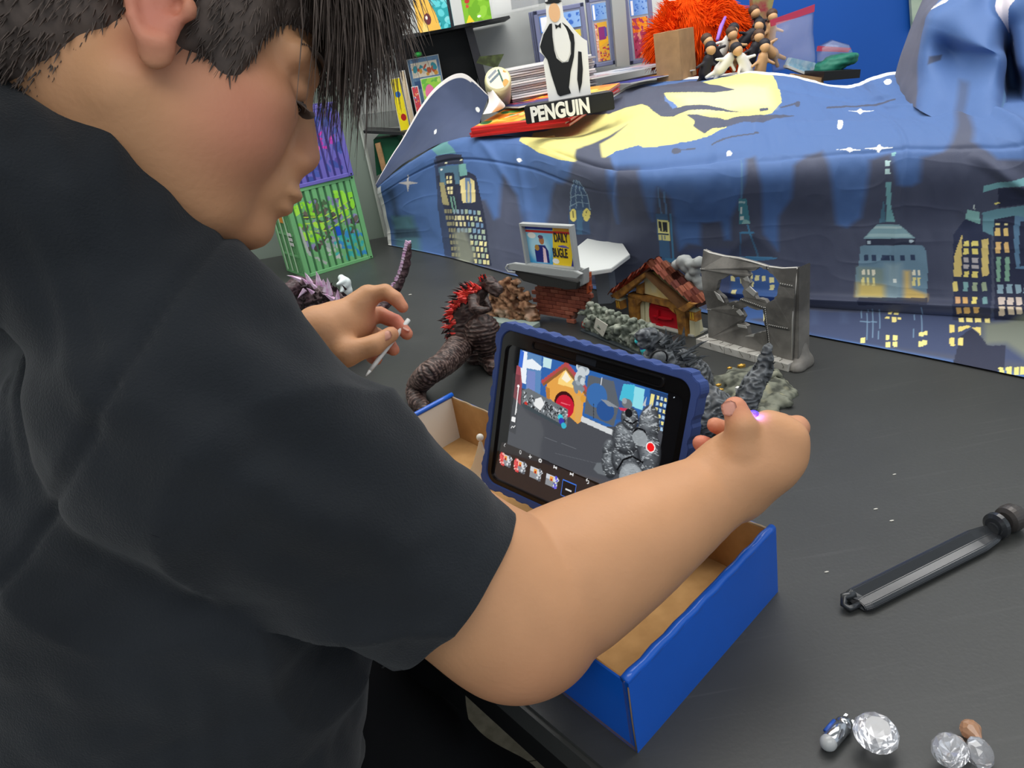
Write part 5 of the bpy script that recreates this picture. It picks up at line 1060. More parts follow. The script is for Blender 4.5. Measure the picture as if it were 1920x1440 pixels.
def build_body():
    h = 0.0028
    s = SDF((-0.62, 0.30, -0.30), (0.42, 1.02, 0.78), h)
    R3 = np.array([fdir, ldir, [0, 0, 1]]).T
    # slim torso core under the shirt
    s.ell(MS - 0.01*fdir - [0, 0, .08], (.075, .12, .13), R3, .03); s.cap(NB, MS, .055, .06, .03); s.cap(MS - [0, 0, .1], PEL + [0, 0, .06], .085, .10, .03)
    # neck
    s.cap(NB, hp(-.030, 0, -.030), .060, .052, .02); s.cap(NB + 0.03*fdir - [0,0,.02], hp(.01, 0, -.06), .055, .050, .02)
    # head
    H = lambda c, r, k=.01, sub=False: s.ell(hp(*c), np.array(r)*HS, HB, k*HS, sub)
    C = lambda p, q, r1, r2=None, k=.008, sub=False: s.cap(hp(*p), hp(*q), r1*HS, (r1 if r2 is None else r2)*HS, k*HS, sub)
    H((-.012, 0, .042), (.099, .074, .084)); H((.030, 0, -.020), (.066, .063, .085), .02)
    H((.052, 0, -.078), (.040, .044, .030), .02); H((.078, 0, -.098), (.018, .022, .016), .02)
    for q in (-1, 1):
        C((-.002, q*.054, -.045), (.060, q*.028, -.088), .022, .018, .025)
        H((.050, q*.036, -.040), (.040, .033, .036), .02)          # full cheeks
        H((.070, q*.036, -.012), (.020, .024, .016), .015)
        H((.090, q*.031, .003), (.012, .017, .009), .010, True)    # eye socket
        C((.089, q*.012, .019), (.076, q*.050, .021), .0105, .009, .012)   # brow
        H((.1045, q*.012, -.036), (.010, .0085, .007), .006)       # nostril wing
        H((.106, q*.0065, -.0435), (.004, .003, .0035), .002, True)
    C((.090, 0, .010), (.1105, 0, -.029), .0085, .0108, .010)       # nose
    C((.095, 0, -.035), (.098, 0, -.052), .016, .014, .012)
    H((.094, 0, -.062), (.016, .026, .022), .012); H((.109, 0, -.0585), (.0105, .021, .0058), .004); H((.106, 0, -.0700), (.0105, .018, .0062), .004)   # lips
    C((.118, -.018, -.0640), (.118, .018, -.0640), .0014, k=.002, sub=True)
    H((.093, 0, -.092), (.017, .020, .015), .012); H((.0840, .031, .0035), (.0105, .0145, .0095), .004); H((.0840, -.031, .0035), (.0105, .0145, .0095), .004)
    # ears: concha disc, raised helix rim, lobe, tragus and canal
    for q in (-1, 1):
        Re = HB @ np.array(Matrix.Rotation(q*0.35, 3, 'Z')) @ np.array(Matrix.Rotation(-0.2, 3, 'Y'))
        c = hp(-.002, q*.080, .002)
        s.ell(c, np.array((.0145, .008, .030))*HS, Re, .006*HS)
        s.ell(c + Re @ np.array([.003, q*.0125, .000]), np.array((.0095, .0105, .019))*HS, Re, .003*HS, True)
        rim = []
        for t in np.linspace(-1.9, 2.5, 15):
            rim.append(c + HS*(Re @ np.array([-.0145*math.cos(t)*1.02 + .001, q*(.0075+.0015*math.cos(t)), .028*math.sin(t)*1.02 + .002])))
        s.chain(rim, [.0036*HS]*15, .002)
        s.ell(c + HS*(Re @ np.array([.002, q*.002, -.029])), np.array((.010, .0065, .011))*HS, Re, .005)
        s.ell(c + HS*(Re @ np.array([.0155, q*.003, -.003])), np.array((.005, .006, .007))*HS, Re, .003)
        s.ell(c + HS*(Re @ np.array([.0085, q*.006, -.002])), np.array((.0045, .008, .006))*HS, Re, .002, True)
    # arms
    s.cap(S_R, ELB, .066, .060, .02); s.ell(ELB, (.059, .059, .059), None, .03)
    m1 = ELB + .30*(WR-ELB) + (WR-ELB)*0
    tt = np.linspace(0, 1, 14); rr = np.interp(tt, [0, .25, .5, .75, .92, 1], [.060, .0585, .0515, .0415, .0345, .0335])
    s.chain([ELB + t*(WR-ELB) for t in tt], rr, .002)
    s.cap(S_L, ELL, .058, .046, .02); s.chain([ELL + t*(WL-ELL) for t in np.linspace(0, 1, 9)], np.interp(np.linspace(0, 1, 9), [0, .4, 1], [.046, .042, .026]), .002)
    # right hand: back of the hand to the camera, fingers curled under, thumb up
    P = PD
    W = P(1362, 898, .672)
    kn = [P(1440, 806, .668), P(1478, 822, .672), P(1474, 856, .680), P(1452, 886, .688)]
    base = [P(1375, 860, .668), P(1390, 885, .672), P(1395, 910, .680), P(1385, 925, .690)]
    for b, k_, r in zip(base, kn, (.0165, .0165, .016, .015)):
        s.cap(W, b, .027, .020, .012); s.cap(b, k_, .0185, r, .012)
    s.ell(P(1418, 862, .678), (.032, .032, .022), None, .018)
    s.chain([kn[0], P(1462, 797, .695), P(1432, 797, .718), P(1404, 800, .722)], [.0120, .0098, .0088, .0080], .005)
    s.chain([kn[1], P(1494, 802, .698), P(1442, 812, .730), P(1375, 812, .725), P(1340, 797, .708)], [.0125, .0105, .0090, .0080, .0072], .002)
    s.chain([kn[2], P(1486, 850, .712), P(1410, 850, .735), P(1350, 845, .725), P(1314, 831, .705)], [.0120, .0100, .0090, .0080, .0076], .002)
    s.chain([kn[3], P(1455, 885, .715), P(1390, 880, .728), P(1345, 870, .715), P(1316, 857, .700)], [.0110, .0090, .0080, .0070, .0062], .002)
    s.chain([P(1368, 880, .668), P(1388, 838, .655), P(1391, 800, .648), P(1378, 766, .650)], [.0160, .0135, .0108, .0100], .008)
    # left hand: thumb nearest, stylus pinched between thumb and fingers
    Wl = P(598, 625, .80)
    kl = [P(690, 556, .812), P(680, 596, .830), P(672, 612, .832), P(665, 640, .835)]
    s.cap(Wl, P(622, 645, .80), .024, .022, .010)
    for k_, r in zip(kl, (.0125, .0125, .012, .011)): s.cap(P(632, 612, .81), k_, .021, r, .010)
    s.ell(P(655, 605, .822), (.026, .024, .018), None, .012)
    s.chain([kl[0], P(722, 547, .806), P(742, 560, .800), P(755, 576, .797)], [.0105, .0082, .0074, .0062], .002)
    s.chain([kl[1], P(712, 590, .828), P(742, 603, .815), P(763, 626, .803)], [.0100, .0085, .0076, .0066], .002)
    s.chain([kl[2], P(705, 630, .84), P(728, 647, .822), P(738, 656, .814)], [.0100, .0085, .0078, .0066], .004)
    s.chain([kl[3], P(690, 658, .84), P(700, 668, .83), P(706, 674, .822)], [.0095, .0080, .0075, .0062], .004)
    s.chain([P(625, 640, .80), P(648, 662, .785), P(700, 648, .783), P(733, 627, .789)], [.0180, .0135, .0095, .0082], .006)
    me = s.mesh('body')
    # skin colour: redder ears, cheeks, lips and fingertips
    c = coords(me).astype(float); col = np.tile(np.array(srgb('#bd8c66')), (len(c), 1))
    def dab(p, r, h_, a):
        w = np.clip(1 - np.linalg.norm(c - p, axis=1)/r, 0, 1); w = (w*w*(3-2*w)*a)[:, None]; col[:] = col*(1-w) + np.array(srgb(h_))*w
    for q in (-1, 1):
        dab(hp(-.002, q*.086, -.008), .040*1.1, '#b9605c', .6); dab(hp(.06, q*.055, -.035), .06, '#bd7561', .75)
    dab(hp(.108, 0, -.03), .03, '#bd7561', .6); dab(hp(.10, 0, -.0585), .016, '#a85a55', .8); dab(hp(.10, 0, -.07), .016, '#a85a55', .8)
    dab(hp(.07, 0, -.10), .06, '#b57558', .5)
    for p in (P(1337, 801, .708), P(1313, 832, .705), P(1312, 853, .700), P(1375, 760, .650), P(752, 581, .804), P(760, 627, .802), P(738, 656, .814), P(706, 674, .822)): dab(p, .026, '#c8705f', .6)
    dab(P(735, 600, .81), .04, '#c8705f', .7); dab(P(1500, 815, .69), .03, '#c4806a', .5); dab(P(1000, 1280, .6), .09, '#b87a5c', .6); dab(P(1352, 953, .64), .003, '#8a4030', .9)
    col *= (1 + 0.05*fbm(c, 40, 2))[:, None]
    setcol(me, col)
    o = link('body', me, SK, person, True)
    return o
body = build_body()
EYEW = mat('eye_white', '#d8d0c8', rough=.2); EYED = mat('iris_brown', '#1c100a', rough=.1); HAIR = mat('dark_hair', '#62564f', rough=.55, spec=.25, noise=.4, nscale=80)
NAIL = mat('nail', '#f0bda9', rough=.4)
for q in (-1, 1):
    bm = bmesh.new(); bmesh.ops.create_uvsphere(bm, u_segments=20, v_segments=12, radius=.0122*HS); bmesh.ops.translate(bm, vec=hp(.0785, q*.031, -.002), verts=bm.verts)
    e = bm_obj('eye', bm, EYEW, person, True)
    bm = bmesh.new(); bmesh.ops.create_uvsphere(bm, u_segments=16, v_segments=8, radius=.006*HS); bmesh.ops.translate(bm, vec=hp(.0880, q*.031, -.005), verts=bm.verts)
    bm_obj('iris', bm, EYED, e, True)
    bm = bmesh.new()   # lowered upper lid with lashes
    tube(bm, [hp(.0872, q*(.031+t*.014), -.005-.001*t*t) + HB @ np.array([.0065*(1-t*t), 0, 0]) for t in np.linspace(-1, 1, 9)], [.0006, .0012, .0016, .0018, .0018, .0018, .0016, .0012, .0006], 6)
    for i, t in enumerate(np.linspace(-.9, .9, 16)):
        a = hp(.0930-.003*t*t, q*(.031+t*.013), -.006); tube(bm, [a, a + HB @ np.array([.006, q*.002*t, -.002]), a + HB @ np.array([.009, q*.004*t, -.0015])], [.0006, .0004, .0001], 4)
    bm_obj('eyelash', bm, HAIR, person, True)
    bm = bmesh.new()
    for i in range(26):
        t = i/25; a = hp(.0985 - .020*t*t, q*(.014 + .038*t), .024 + .004*math.sin(t*3)); tube(bm, [a, a + HB @ np.array([.000-.003*t, q*.008, .001])], [.0009, .0003], 4)
    bm_obj('eyebrow', bm, HAIR, person, True)
def nail(c, n, ax, w, l):
    n = unit(n); ax = unit(np.asarray(ax) - np.dot(ax, n)*n); b = np.cross(n, ax); bm = bmesh.new(); g = []
    for i in range(7):
        g.append([bm.verts.new(c + ax*l*(i/6-.5) + b*w*x*math.sqrt(max(.12, 1-(abs(i/6-.5)*1.9)**4)) + n*(.0007 - .0016*(x*2)**2*.9)) for x in np.linspace(-.5, .5, 7)])
    for i in range(6):
        for j in range(6): bm.faces.new((g[i][j], g[i+1][j], g[i+1][j+1], g[i][j+1]))
    bmesh.ops.solidify(bm, geom=list(bm.faces), thickness=.0006)
    bm_obj('fingernail', bm, NAIL, person, True)
cz = RC @ np.array([0, 0, 1.0]); cx_ = RC @ np.array([1.0, 0, 0]); cy_ = RC @ np.array([0, 1.0, 0])
nail(PD(722, 629, .7795), cz + .4*cy_, cx_*.9 + cy_*.45, .011, .013)
nail(PD(1367, 766, .6395), cz - .3*cx_, cy_ - .2*cx_, .012, .012)
nail(PD(762, 617, .7955), cy_ + .2*cz + .6*cx_, cx_*.6 - cy_, .009, .008)

def skull_hair():
    s = SDF(HC - .20, HC + .20, .0025)
    H = lambda c, r, k=.01, sub=False: s.ell(hp(*c), np.array(r)*HS, HB, k*HS, sub)
    H((-.014, 0, .048), (.103, .0815, .092)); H((-.045, 0, -.012), (.056, .062, .060), .02); H((-.070, 0, -.018), (.046, .066, .052), .02)
    H((.012, -.062, .030), (.040, .017, .045), .01); H((.012, .062, .030), (.040, .017, .045), .01)
    H((.040, -.058, .012), (.016, .014, .036), .008); H((.040, .058, .012), (.016, .014, .036), .008)   # temple
    H((.085, 0, .000), (.050, .078, .043), .008, True); H((.065, 0, -.08), (.095, .2, .055), .01, True)
    H((-.008, -.090, -.012), (.026, .034, .040), .006, True); H((-.008, .090, -.012), (.026, .034, .040), .006, True)
    me = s.mesh('hair_cap'); c = coords(me); n = normals(me)
    d = fbm(c @ HB, 130, 2)
    setco(me, c + n*(0.0006*d)[:, None])
    return link('hair', me, HAIR, person, True)
hair = skull_hair()
rt = []; dr = []; ln = []; bd = []
for _ in range(4400):      # fringe falling forward over the forehead
    y = RNG.uniform(-.078, .078); x = RNG.uniform(.030, .088)*(1-.25*(y/.08)**2); z = .052 + .085*math.sqrt(max(0, 1-(x/.115)**2)) + RNG.uniform(-.02, .01) - .02*(y/.08)**2
    rt.append(hp(x, y, z)); dr.append(HB @ np.array([1.0 + RNG.normal()*.15, y*3.5 + RNG.normal()*.28, -.10 + RNG.normal()*.28])); ln.append(RNG.uniform(.045, .085)); bd.append(HB @ np.array([-.15, RNG.normal()*.12, -.62 + RNG.normal()*.2]))
tag(tufts('fringe', rt, dr, ln, .0011, bd, person, HAIR), kind='stuff')
rt = []; dr = []; ln = []; bd = []
cc = coords(hair.data); nn = normals(hair.data); idx = RNG.randint(0, len(cc), 9000)
for i in idx:              # short cut sides and nape
    l = (cc[i]-HC) @ HB
    rt.append(cc[i] - nn[i]*.001); dr.append(nn[i]*.45 + HB @ np.array([-.2 + RNG.normal()*.2, 0, -1.0])); top = l[2] > .06
    ln.append(RNG.uniform(.012, .03) if top else RNG.uniform(.005, .010)); bd.append(np.zeros(3))
tag(tufts('short_hair', rt, dr, ln, .0007, bd, person, HAIR), kind='stuff')

# ---- T-shirt
SHIRT = mat('black_cotton', '#24272b', rough=.9, spec=.15, noise=.25, nscale=9, bump=.0006, bscale=700, sheen=.1)
def build_shirt():
    s = SDF((-.80, .22, -.36), (.12, 1.05, .56), .0045)
    R3 = np.array([fdir, ldir, [0, 0, 1]]).T
    mid = MS - .05*fdir - [0, 0, .17]
    s.ell(MS - .025*fdir - [0, 0, .09], (.135, .175, .16), R3, .03)
    s.ell(mid - [0, 0, .02], (.155, .175, .20), R3, .05); s.ell(PEL + [0, 0, .08] + .02*fdir, (.155, .175, .16), R3, .05)
    s.cap(S_R - [0, 0, .02], S_L, .080, .075, .05)
    s.cap(S_R - .03*ldir, NB, .066, .062, .02); s.cap(S_L, NB, .070, .062, .03); s.cap(NB - .05*fdir, NB - .02*fdir, .07, .07, .03)
    He = PD(838, 1098, .578); ad = unit(He - S_R)
    s.chain([S_R - ad*.01, S_R + .45*(He-S_R), He + ad*.03], [.088, .0740, .0715], .02)
    Hl = S_L + .6*(ELL-S_L); s.cap(S_L, Hl, .082, .068, .04)
    s.chain([PD(-90, 330, .545), PD(150, 410, .535), PD(348, 622, .525), S_R + [0, 0, -.005]], [.060, .057, .056, .079], .025)
    # neck hole
    pass
    me = s.mesh('shirt'); bm = bmesh.new(); bm.from_mesh(me); bpy.data.meshes.remove(me)
    # cuff of the right sleeve
    pl = He; g = [f for f in bm.faces if (np.array(f.calc_center_median()) - (He - ad*.06)).dot(ad) > 0 and np.linalg.norm(np.array(f.calc_center_median()) - He) < .125 and np.linalg.norm(np.cross(np.array(f.calc_center_median()) - He, ad)) < .088]
    geom = set(g)
    for f in g: geom |= set(f.verts) | set(f.edges)
    nrm = unit(ad + .12*cz)
    bmesh.ops.bisect_plane(bm, geom=list(geom), plane_co=He, plane_no=nrm, clear_outer=True)
    me = bpy.data.meshes.new('shirt'); bm.to_mesh(me); bm.free()
    c = coords(me).astype(float); n = normals(me)
    # folds: soft drag lines running from the armpit along the sleeve and round the back
    t = (c - S_R) @ ad; rad = c - S_R - t[:, None]*ad; 
    wob = .03*vnoise(c, 7)
    f1 = np.sin((t*.55 + (c @ cy_)*1.0 + wob)*135) * np.clip(vnoise(c + 3, 9)*1.2 + .35, 0, 1)
    f2 = fbm(c*np.array([1, 1, 1.6]), 11, 3)
    f3 = 1 - np.abs(vnoise(c + 11, 8)); f3 = f3**6
    d = .0014*np.sin((t*.9 + (c @ cy_)*.8 + .02*vnoise(c, 12))*330)*np.clip(vnoise(c + 8, 13)*1.6, 0, 1) + .0032*f1 + .0060*f2 + .0075*f3
    # armhole seam
    sd = unit(ad + .10*cx_); q = (c - (S_R - ad*.042)) @ sd + .010*np.sin(((c - S_R) @ cy_)*14); near = np.linalg.norm(c - S_R, axis=1) < .19
    d -= np.where(near, .0042*np.exp(-(q/.0034)**2), 0)
    # stitched hem of the sleeve
    q = (c - He) @ nrm; near = np.linalg.norm(c - He, axis=1) < .14
    d -= np.where(near, .0009*np.exp(-((q+.020)/.0018)**2), 0)
    setco(me, c + n*d[:, None])
    o = link('shirt', me, SHIRT, person, True)
    md = o.modifiers.new('thick', 'SOLIDIFY'); md.thickness = .0022; md.offset = -1
    return o
shirt = build_shirt(); tag(shirt, 'black short-sleeved T-shirt')
# ---- trousers: thighs towards the table
TR = mat('black_trousers', '#0f1012', rough=.9, spec=.1, bump=.0004, bscale=500)
def build_trousers():
    s = SDF((-.85, .05, -.78), (.35, 1.15, -.02), .006)
    R3 = np.array([fdir, ldir, [0, 0, 1]]).T
    s.ell(PEL, (.15, .18, .14), R3, .04)
    hr = PEL - .09*ldir - [0, 0, .02]; hl = PEL + .09*ldir - [0, 0, .02]
    kr = PD(903, 1568, .95); hr = PD(608, 1378, .90); kl = hl + .40*fdir - [0, 0, .03]
    s.chain([PEL - .07*ldir, hr, .5*(hr+kr), kr], [.12, .092, .088, .088], .02); s.chain([hl, kl], [.10, .07], .03)
    s.cap(kr, kr + [-.02, -.02, -.45], .068, .052, .02); s.cap(kl, kl + [-.02, -.02, -.45], .068, .052, .02)
    me = s.mesh('trousers'); c = coords(me).astype(float); n = normals(me); setco(me, c + n*(.005*fbm(c, 12, 2))[:, None])
    o = link('trousers', me, TR, person, True)
    for k in (kr, kl):
        f = k + [-.02, -.02, -.47]
        bm = bmesh.new(); 
        prof = [(-.09, -.030), (-.075, -.040), (.0, -.042), (.10, -.040), (.15, -.024), (.155, .0), (.15, .024), (.10, .040), (.0, .036), (-.075, .034), (-.09, .02)]
        prism(bm, prof, -.75 - f[2], -.72 - f[2], frame(f, fdir)); 
        prism(bm, [(x*.95, y*.92) for x, y in prof], -.72 - f[2], -.67 - f[2], frame(f, fdir)); prism(bm, [(x*.5-.03, y*.9) for x, y in prof], -.67 - f[2], -.63-f[2], frame(f, fdir))
        bmesh.ops.bevel(bm, geom=list(bm.edges), offset=.004, segments=2, affect='EDGES')
        bmesh.ops.recalc_face_normals(bm, faces=bm.faces); bm_obj('shoe', bm, TR, person, True)
build_trousers()
# ================================================================== toys and props on the table
class VP:
    """vertical plane through O along ax; photo pixels -> local (x, z); M: x along ax, y away from the camera, z up"""
    def __init__(s, O, ax):
        s.O = np.asarray(O, float); s.ax = unit(ax); s.M = frame(s.O, s.ax); s.n = s.M[:3, 1]
    def __call__(s, u, v):
        d = ray(u, v); p = CAMP + d*((s.O-CAMP).dot(s.n)/d.dot(s.n)) - s.O; return (p.dot(s.ax), p[2])
    def L(s, pts): return [s(u, v) for u, v in pts]
    def plate(s, name, pts, y0, y1, m, parent, bev=0.0):
        return prism_obj(name, s.L(pts), -y1, -y0, m, parent, s.M @ TEXTROT, bev)
    def W(s, x, y, z): return xf(s.M, (x, y, z))
def vclerp(c, m, h):
    return c*(1-m[:, None]) + np.array(srgb(h))*m[:, None]
def lump(name, s, m, parent, amp, sc, cols=None, smooth=True, ridge=None, octv=3):
    me = s.mesh(name); c = coords(me).astype(float); n = normals(me).astype(float)
    d = fbm(c, sc, octv); setco(me, c + n*(amp*d)[:, None] + (0 if ridge is None else n*ridge(c)[:, None]))
    if cols:
        col = np.tile(np.array(srgb(cols[0])), (len(c), 1)); t = np.clip(d*1.2 + .5, 0, 1); col = vclerp(col, t, cols[1])
        if len(cols) > 2: col = vclerp(col, np.clip(vnoise(c + 5, sc*.6)*2 - .6, 0, 1), cols[2])
        setcol(me, col)
    return link(name, me, m, parent, smooth)
def cones(name, items, m, parent, seg=5, kind=None):
    vs = []; fs = []
    for a, d, L, r in items:
        a = np.asarray(a); d = unit(d); s_ = unit(np.cross(d, [.3, .8, .5])); t = np.cross(d, s_); b = len(vs)
        for k in range(seg): w = 2*math.pi*k/seg; vs.append(a - d*L*.15 + r*(math.cos(w)*s_ + .6*math.sin(w)*t))
        for k in range(seg): w = 2*math.pi*k/seg; vs.append(a + d*L*.55 + .45*r*(math.cos(w)*s_ + .6*math.sin(w)*t))
        vs.append(a + d*L + t*L*.10)
        for k in range(seg): fs.append((b+k, b+(k+1) % seg, b+seg+(k+1) % seg, b+seg+k)); fs.append((b+seg+k, b+seg+(k+1) % seg, b+2*seg))
    o = pyd(name, vs, fs, m, parent)
    if kind: o['kind'] = kind
    return o
VM = mat('painted_toy', rough=.45, spec=.4, vcol=True); VMM = mat('painted_stone', rough=.8, spec=.2, vcol=True)
# ---------------------------------------------------------------- toy shipping containers
def container(name, lbl, O, ax, w, d, h, col, dk, gfx, seed):
    t = thing('toy_container', lbl, 'container', O); M = frame(O, ax); m = mat(name, col, rough=.45, noise=.12, nscale=15)
    e = .014
    box_obj('body', (.004, .004, .004), (w-.004, d-.004, h-.004), mat(name+'_dark', dk, rough=.5), t, M)
    for (x, y) in ((0, 0), (w-e, 0), (0, d-e), (w-e, d-e)): box_obj('corner_post', (x, y, 0), (x+e, y+e, h), m, t, M, bev=.002)
    for z in (0, h-.010):
        box_obj('rail', (e, 0, z), (w-e, .010, z+.010), m, t, M, bev=.001); box_obj('rail', (0, e, z), (.010, d-e, z+.010), m, t, M, bev=.001); box_obj('rail', (w-.010, e, z), (w, d-e, z+.010), m, t, M, bev=.001); box_obj('rail', (e, d-.010, z), (w-e, d, z+.010), m, t, M, bev=.001)
    n = 9; p = (w-2*e)/n
    cv = Canvas(w-2*e, h-.020, 190, col); gfx(cv, w-2*e, h-.020)
    # corrugated front sheet: folded panel with the print running over it
    def corr(P):
        f = (P[:, 0] % p)/p; yy = np.interp(f, [0, .14, .26, .88, 1], [.008, .008, .001, .001, .008]); return np.stack([P[:, 0] + e, yy, P[:, 2] + .010], 1)
    c_ = cv.obj('corrugated_panel', M, PLA, t, corr)
    bm = bmesh.new()
    for k in range(12):
        y = e + (d-2*e)*k/12; box(bm, (-.001, y + .002, .012), (.006, y + .002 + (d-2*e)/24, h-.012), M)
    for z in (.25, .5, .75): box(bm, (-.003, e, h*z-.003), (.004, d-e, h*z+.003), M)
    bmesh.ops.recalc_face_normals(bm, faces=bm.faces); bm_obj('ribbed_side', bm, m, t)
    bm = bmesh.new()
    for k in range(3):
        tube(bm, [xf(M, (-.004, e + d*(.2+.25*k), .012)), xf(M, (-.004, e + d*(.2+.25*k), h-.012))], .0025, 6)
    bm_obj('locking_bar', bm, mat(name+'_pale', '#a8c8a4' if 'green' in name else '#8c86c0', rough=.4), t)
    for (x, z) in ((e/2, .006), (w-e/2, .006), (e/2, h-.006), (w-e/2, h-.006)):
        bm = bmesh.new(); lathe(bm, [(.0022, 0), (.0022, .0012)], 10, M @ np.array([[1, 0, 0, x], [0, 0, -1, 0], [0, 1, 0, z], [0, 0, 0, 1.]])); bm_obj('corner_hole', bm, BLK, t)
    return t
CO = PZ(575, 522); CAX = unit(np.array([.86, .51, 0]))
def gg(c, w, h):
    c.mottle(w*.05, h*.25, w*.95, h*.85, ['#5a5450', '#7d79a0', '#6a6258', '#4d6a48', '#8a86b0', '#4a4440'], 150, .010, 4)
    c.mottle(0, h*.3, w*.4, h*.95, ['#8fd83a', '#a4e04a', '#7ac83a'], 26, .012, 5); c.mottle(w*.55, h*.6, w, h*.9, ['#8fd83a', '#9ae048'], 14, .012, 7); c.mottle(w*.5, h*.05, w, h*.4, ['#3aa6a0', '#4ab0a8', '#3a8ac0'], 40, .010, 6)
    for y in (.62, .70, .52): c.line([(w*.1, h*y), (w*.45, h*(y-.06)), (w*.9, h*(y+.05))], .003, '#b8d84a')
    c.rect(w*.58, h*.36, w*.68, h*.48, '#2456c8'); c.line([(w*.03, h*.6), (w*.06, h*.25), (w*.3, h*.06)], .008, '#a8b0a8'); c.mottle(w*.35, h*.1, w*.6, h*.35, ['#9aa8a0', '#b8c0b8'], 20, .008, 9)
    c.mottle(w*.1, h*.1, w*.9, h*.9, ['#6fa870'], 40, .006, 19)
cg = container('green_metal', 'green ribbed toy shipping container with graffiti at the far end of the table', CO, CAX, .212, .17, .243, '#6fae74', '#3a6a44', gg, 3)
def gp_(c, w, h):
    c.mottle(0, 0, w, h, ['#4a5aa8', '#5a4a98', '#40509c'], 60, .014, 4); c.mottle(w*.1, h*.4, w*.9, h*.7, ['#c83aa8', '#b040a8', '#d858b8'], 26, .010, 5); c.mottle(w*.1, h*.7, w*.6, h, ['#c8b0b8', '#8a5aa0'], 14, .01, 6); c.rect(w*.25, h*.22, w*.36, h*.24, '#e8e8f0'); c.rect(w*.42, h*.22, w*.5, h*.24, '#e8e8f0')
cp = container('violet_metal', 'violet ribbed toy container stacked on the green one', CO + [0, 0, .243] + CAX*.002, unit(np.array([.88, .48, 0])), .208, .165, .20, '#6a62b4', '#3a3478', gp_, 5)
# white lettering and orange plate on the green container's side
Ms = frame(CO, CAX)
box_obj('orange_plate', (-.005, .055, .155), (-.0035, .085, .195), mat('orange_plate', '#d88a28', rough=.5), cg, Ms)
bm = bmesh.new()
for j in range(3):
    for i in range(3): box(bm, (-.0055, .018 + i*.011, .120 - j*.014), (-.004, .025 + i*.011, .129 - j*.014), Ms)
bm_obj('stencil_mark', bm, WH, cg)
# ---------------------------------------------------------------- billboard on a broken brick wall
BV = VP(PZ(1062, 604), (.65, -.76, 0)); bb = thing('billboard', 'toy rooftop billboard with yellow and blue poster on a broken brick wall', 'billboard', BV.O)
GRY = mat('grey_plastic', '#a2a5a4', rough=.5); DGY = mat('dark_plastic', '#2b2b2a', rough=.6)
# bricks, staggered courses clipped to the broken outline
BO = BV.L([(993, 512), (1004, 530), (1002, 550), (1007, 560), (1006, 575), (1022, 592), (1045, 595), (1057, 592), (1065, 604), (1075, 602), (1080, 587), (1100, 577), (1104, 566), (1109, 560), (1102, 545), (1101, 512)])
def inside(p, poly):
    c = False; n = len(poly)
    for i in range(n):
        (x0, y0), (x1, y1) = poly[i], poly[(i+1) % n]
        if (y0 > p[1]) != (y1 > p[1]) and p[0] < (x1-x0)*(p[1]-y0)/(y1-y0)+x0: c = not c
    return c
bcx = sum(p[0] for p in BO)/len(BO); bcz = sum(p[1] for p in BO)/len(BO)
prism_obj('mortar', [(bcx + (x-bcx)*.95, bcz + (z-bcz)*.95) for x, z in BO], -.012, -.002, mat('mortar', '#8c6a5e', rough=.9), bb, BV.M @ TEXTROT)
BRK = [mat('brick_a', '#a85a44', rough=.85, noise=.3, nscale=90), mat('brick_b', '#944c3a', rough=.85, noise=.3, nscale=90), mat('brick_c', '#b86c54', rough=.85, noise=.3, nscale=90)]
xs = [p[0] for p in BO]; zs = [p[1] for p in BO]; bh = .0082; bw_ = .021; brr = random.Random(5)
bms = []
for m in BRK:
    bm = bmesh.new(); box(bm, (0, -.003, 0), (bw_-.0009, .004, bh-.0008), None, bev=.0007); me = bpy.data.meshes.new('brick'); bmesh.ops.recalc_face_normals(bm, faces=bm.faces); bm.to_mesh(me); bm.free(); me.materials.append(m); bms.append(me)
z = min(zs); j = 0
while z < max(zs):
    x = min(xs) - (bw_/2 if j % 2 else 0)
    while x < max(xs):
        if inside((x + bw_/2, z + bh/2), BO):
            o = bpy.data.objects.new('brick', brr.choice(bms)); COL.objects.link(o); o.parent = bb
            o.matrix_parent_inverse = Matrix.Translation(Vector(BV.O)).inverted(); o.matrix_world = MX(BV.M) @ Matrix.Translation((x, brr.uniform(-.0008, .0008), z)); 
            M_ = MX(BV.M) @ Matrix.Translation((x, brr.uniform(-.0008, .0008), z)); o.location, o.rotation_euler = M_.to_translation(), M_.to_euler()
        x += bw_
    z += bh; j += 1
# ledge: dark sagging underside, grey tray with a rail loop
BV.plate('ledge_underside', [(978, 497), (1103, 521), (1101, 533), (1080, 534), (1060, 529), (1035, 528), (1000, 518)], -.030, .012, DGY, bb, .001)
BV.plate('ledge_tray', [(972, 487), (985, 484), (1100, 498), (1113, 504), (1104, 512), (1040, 504), (975, 496)], -.034, -.026, GRY, bb, .001)
o_ = BV.W(*((lambda a: (a[0], -.030, a[1]))(BV(1038, 500))))
pa = [BV(976, 486), BV(972, 492), BV(977, 499), BV(990, 500)]; tube_obj('rail_loop', [BV.W(x, -.036, z) for x, z in pa], .0016, GRY, bb)
BV.plate('side_bracket', [(1100, 502), (1108, 499), (1108, 527), (1101, 531)], -.022, -.004, GRY, bb, .001)
BV.plate('orange_edge', [(1101, 512), (1105, 511), (1106, 548), (1103, 550)], -.004, .006, mat('orange_edge', '#b8542c', rough=.6), bb)
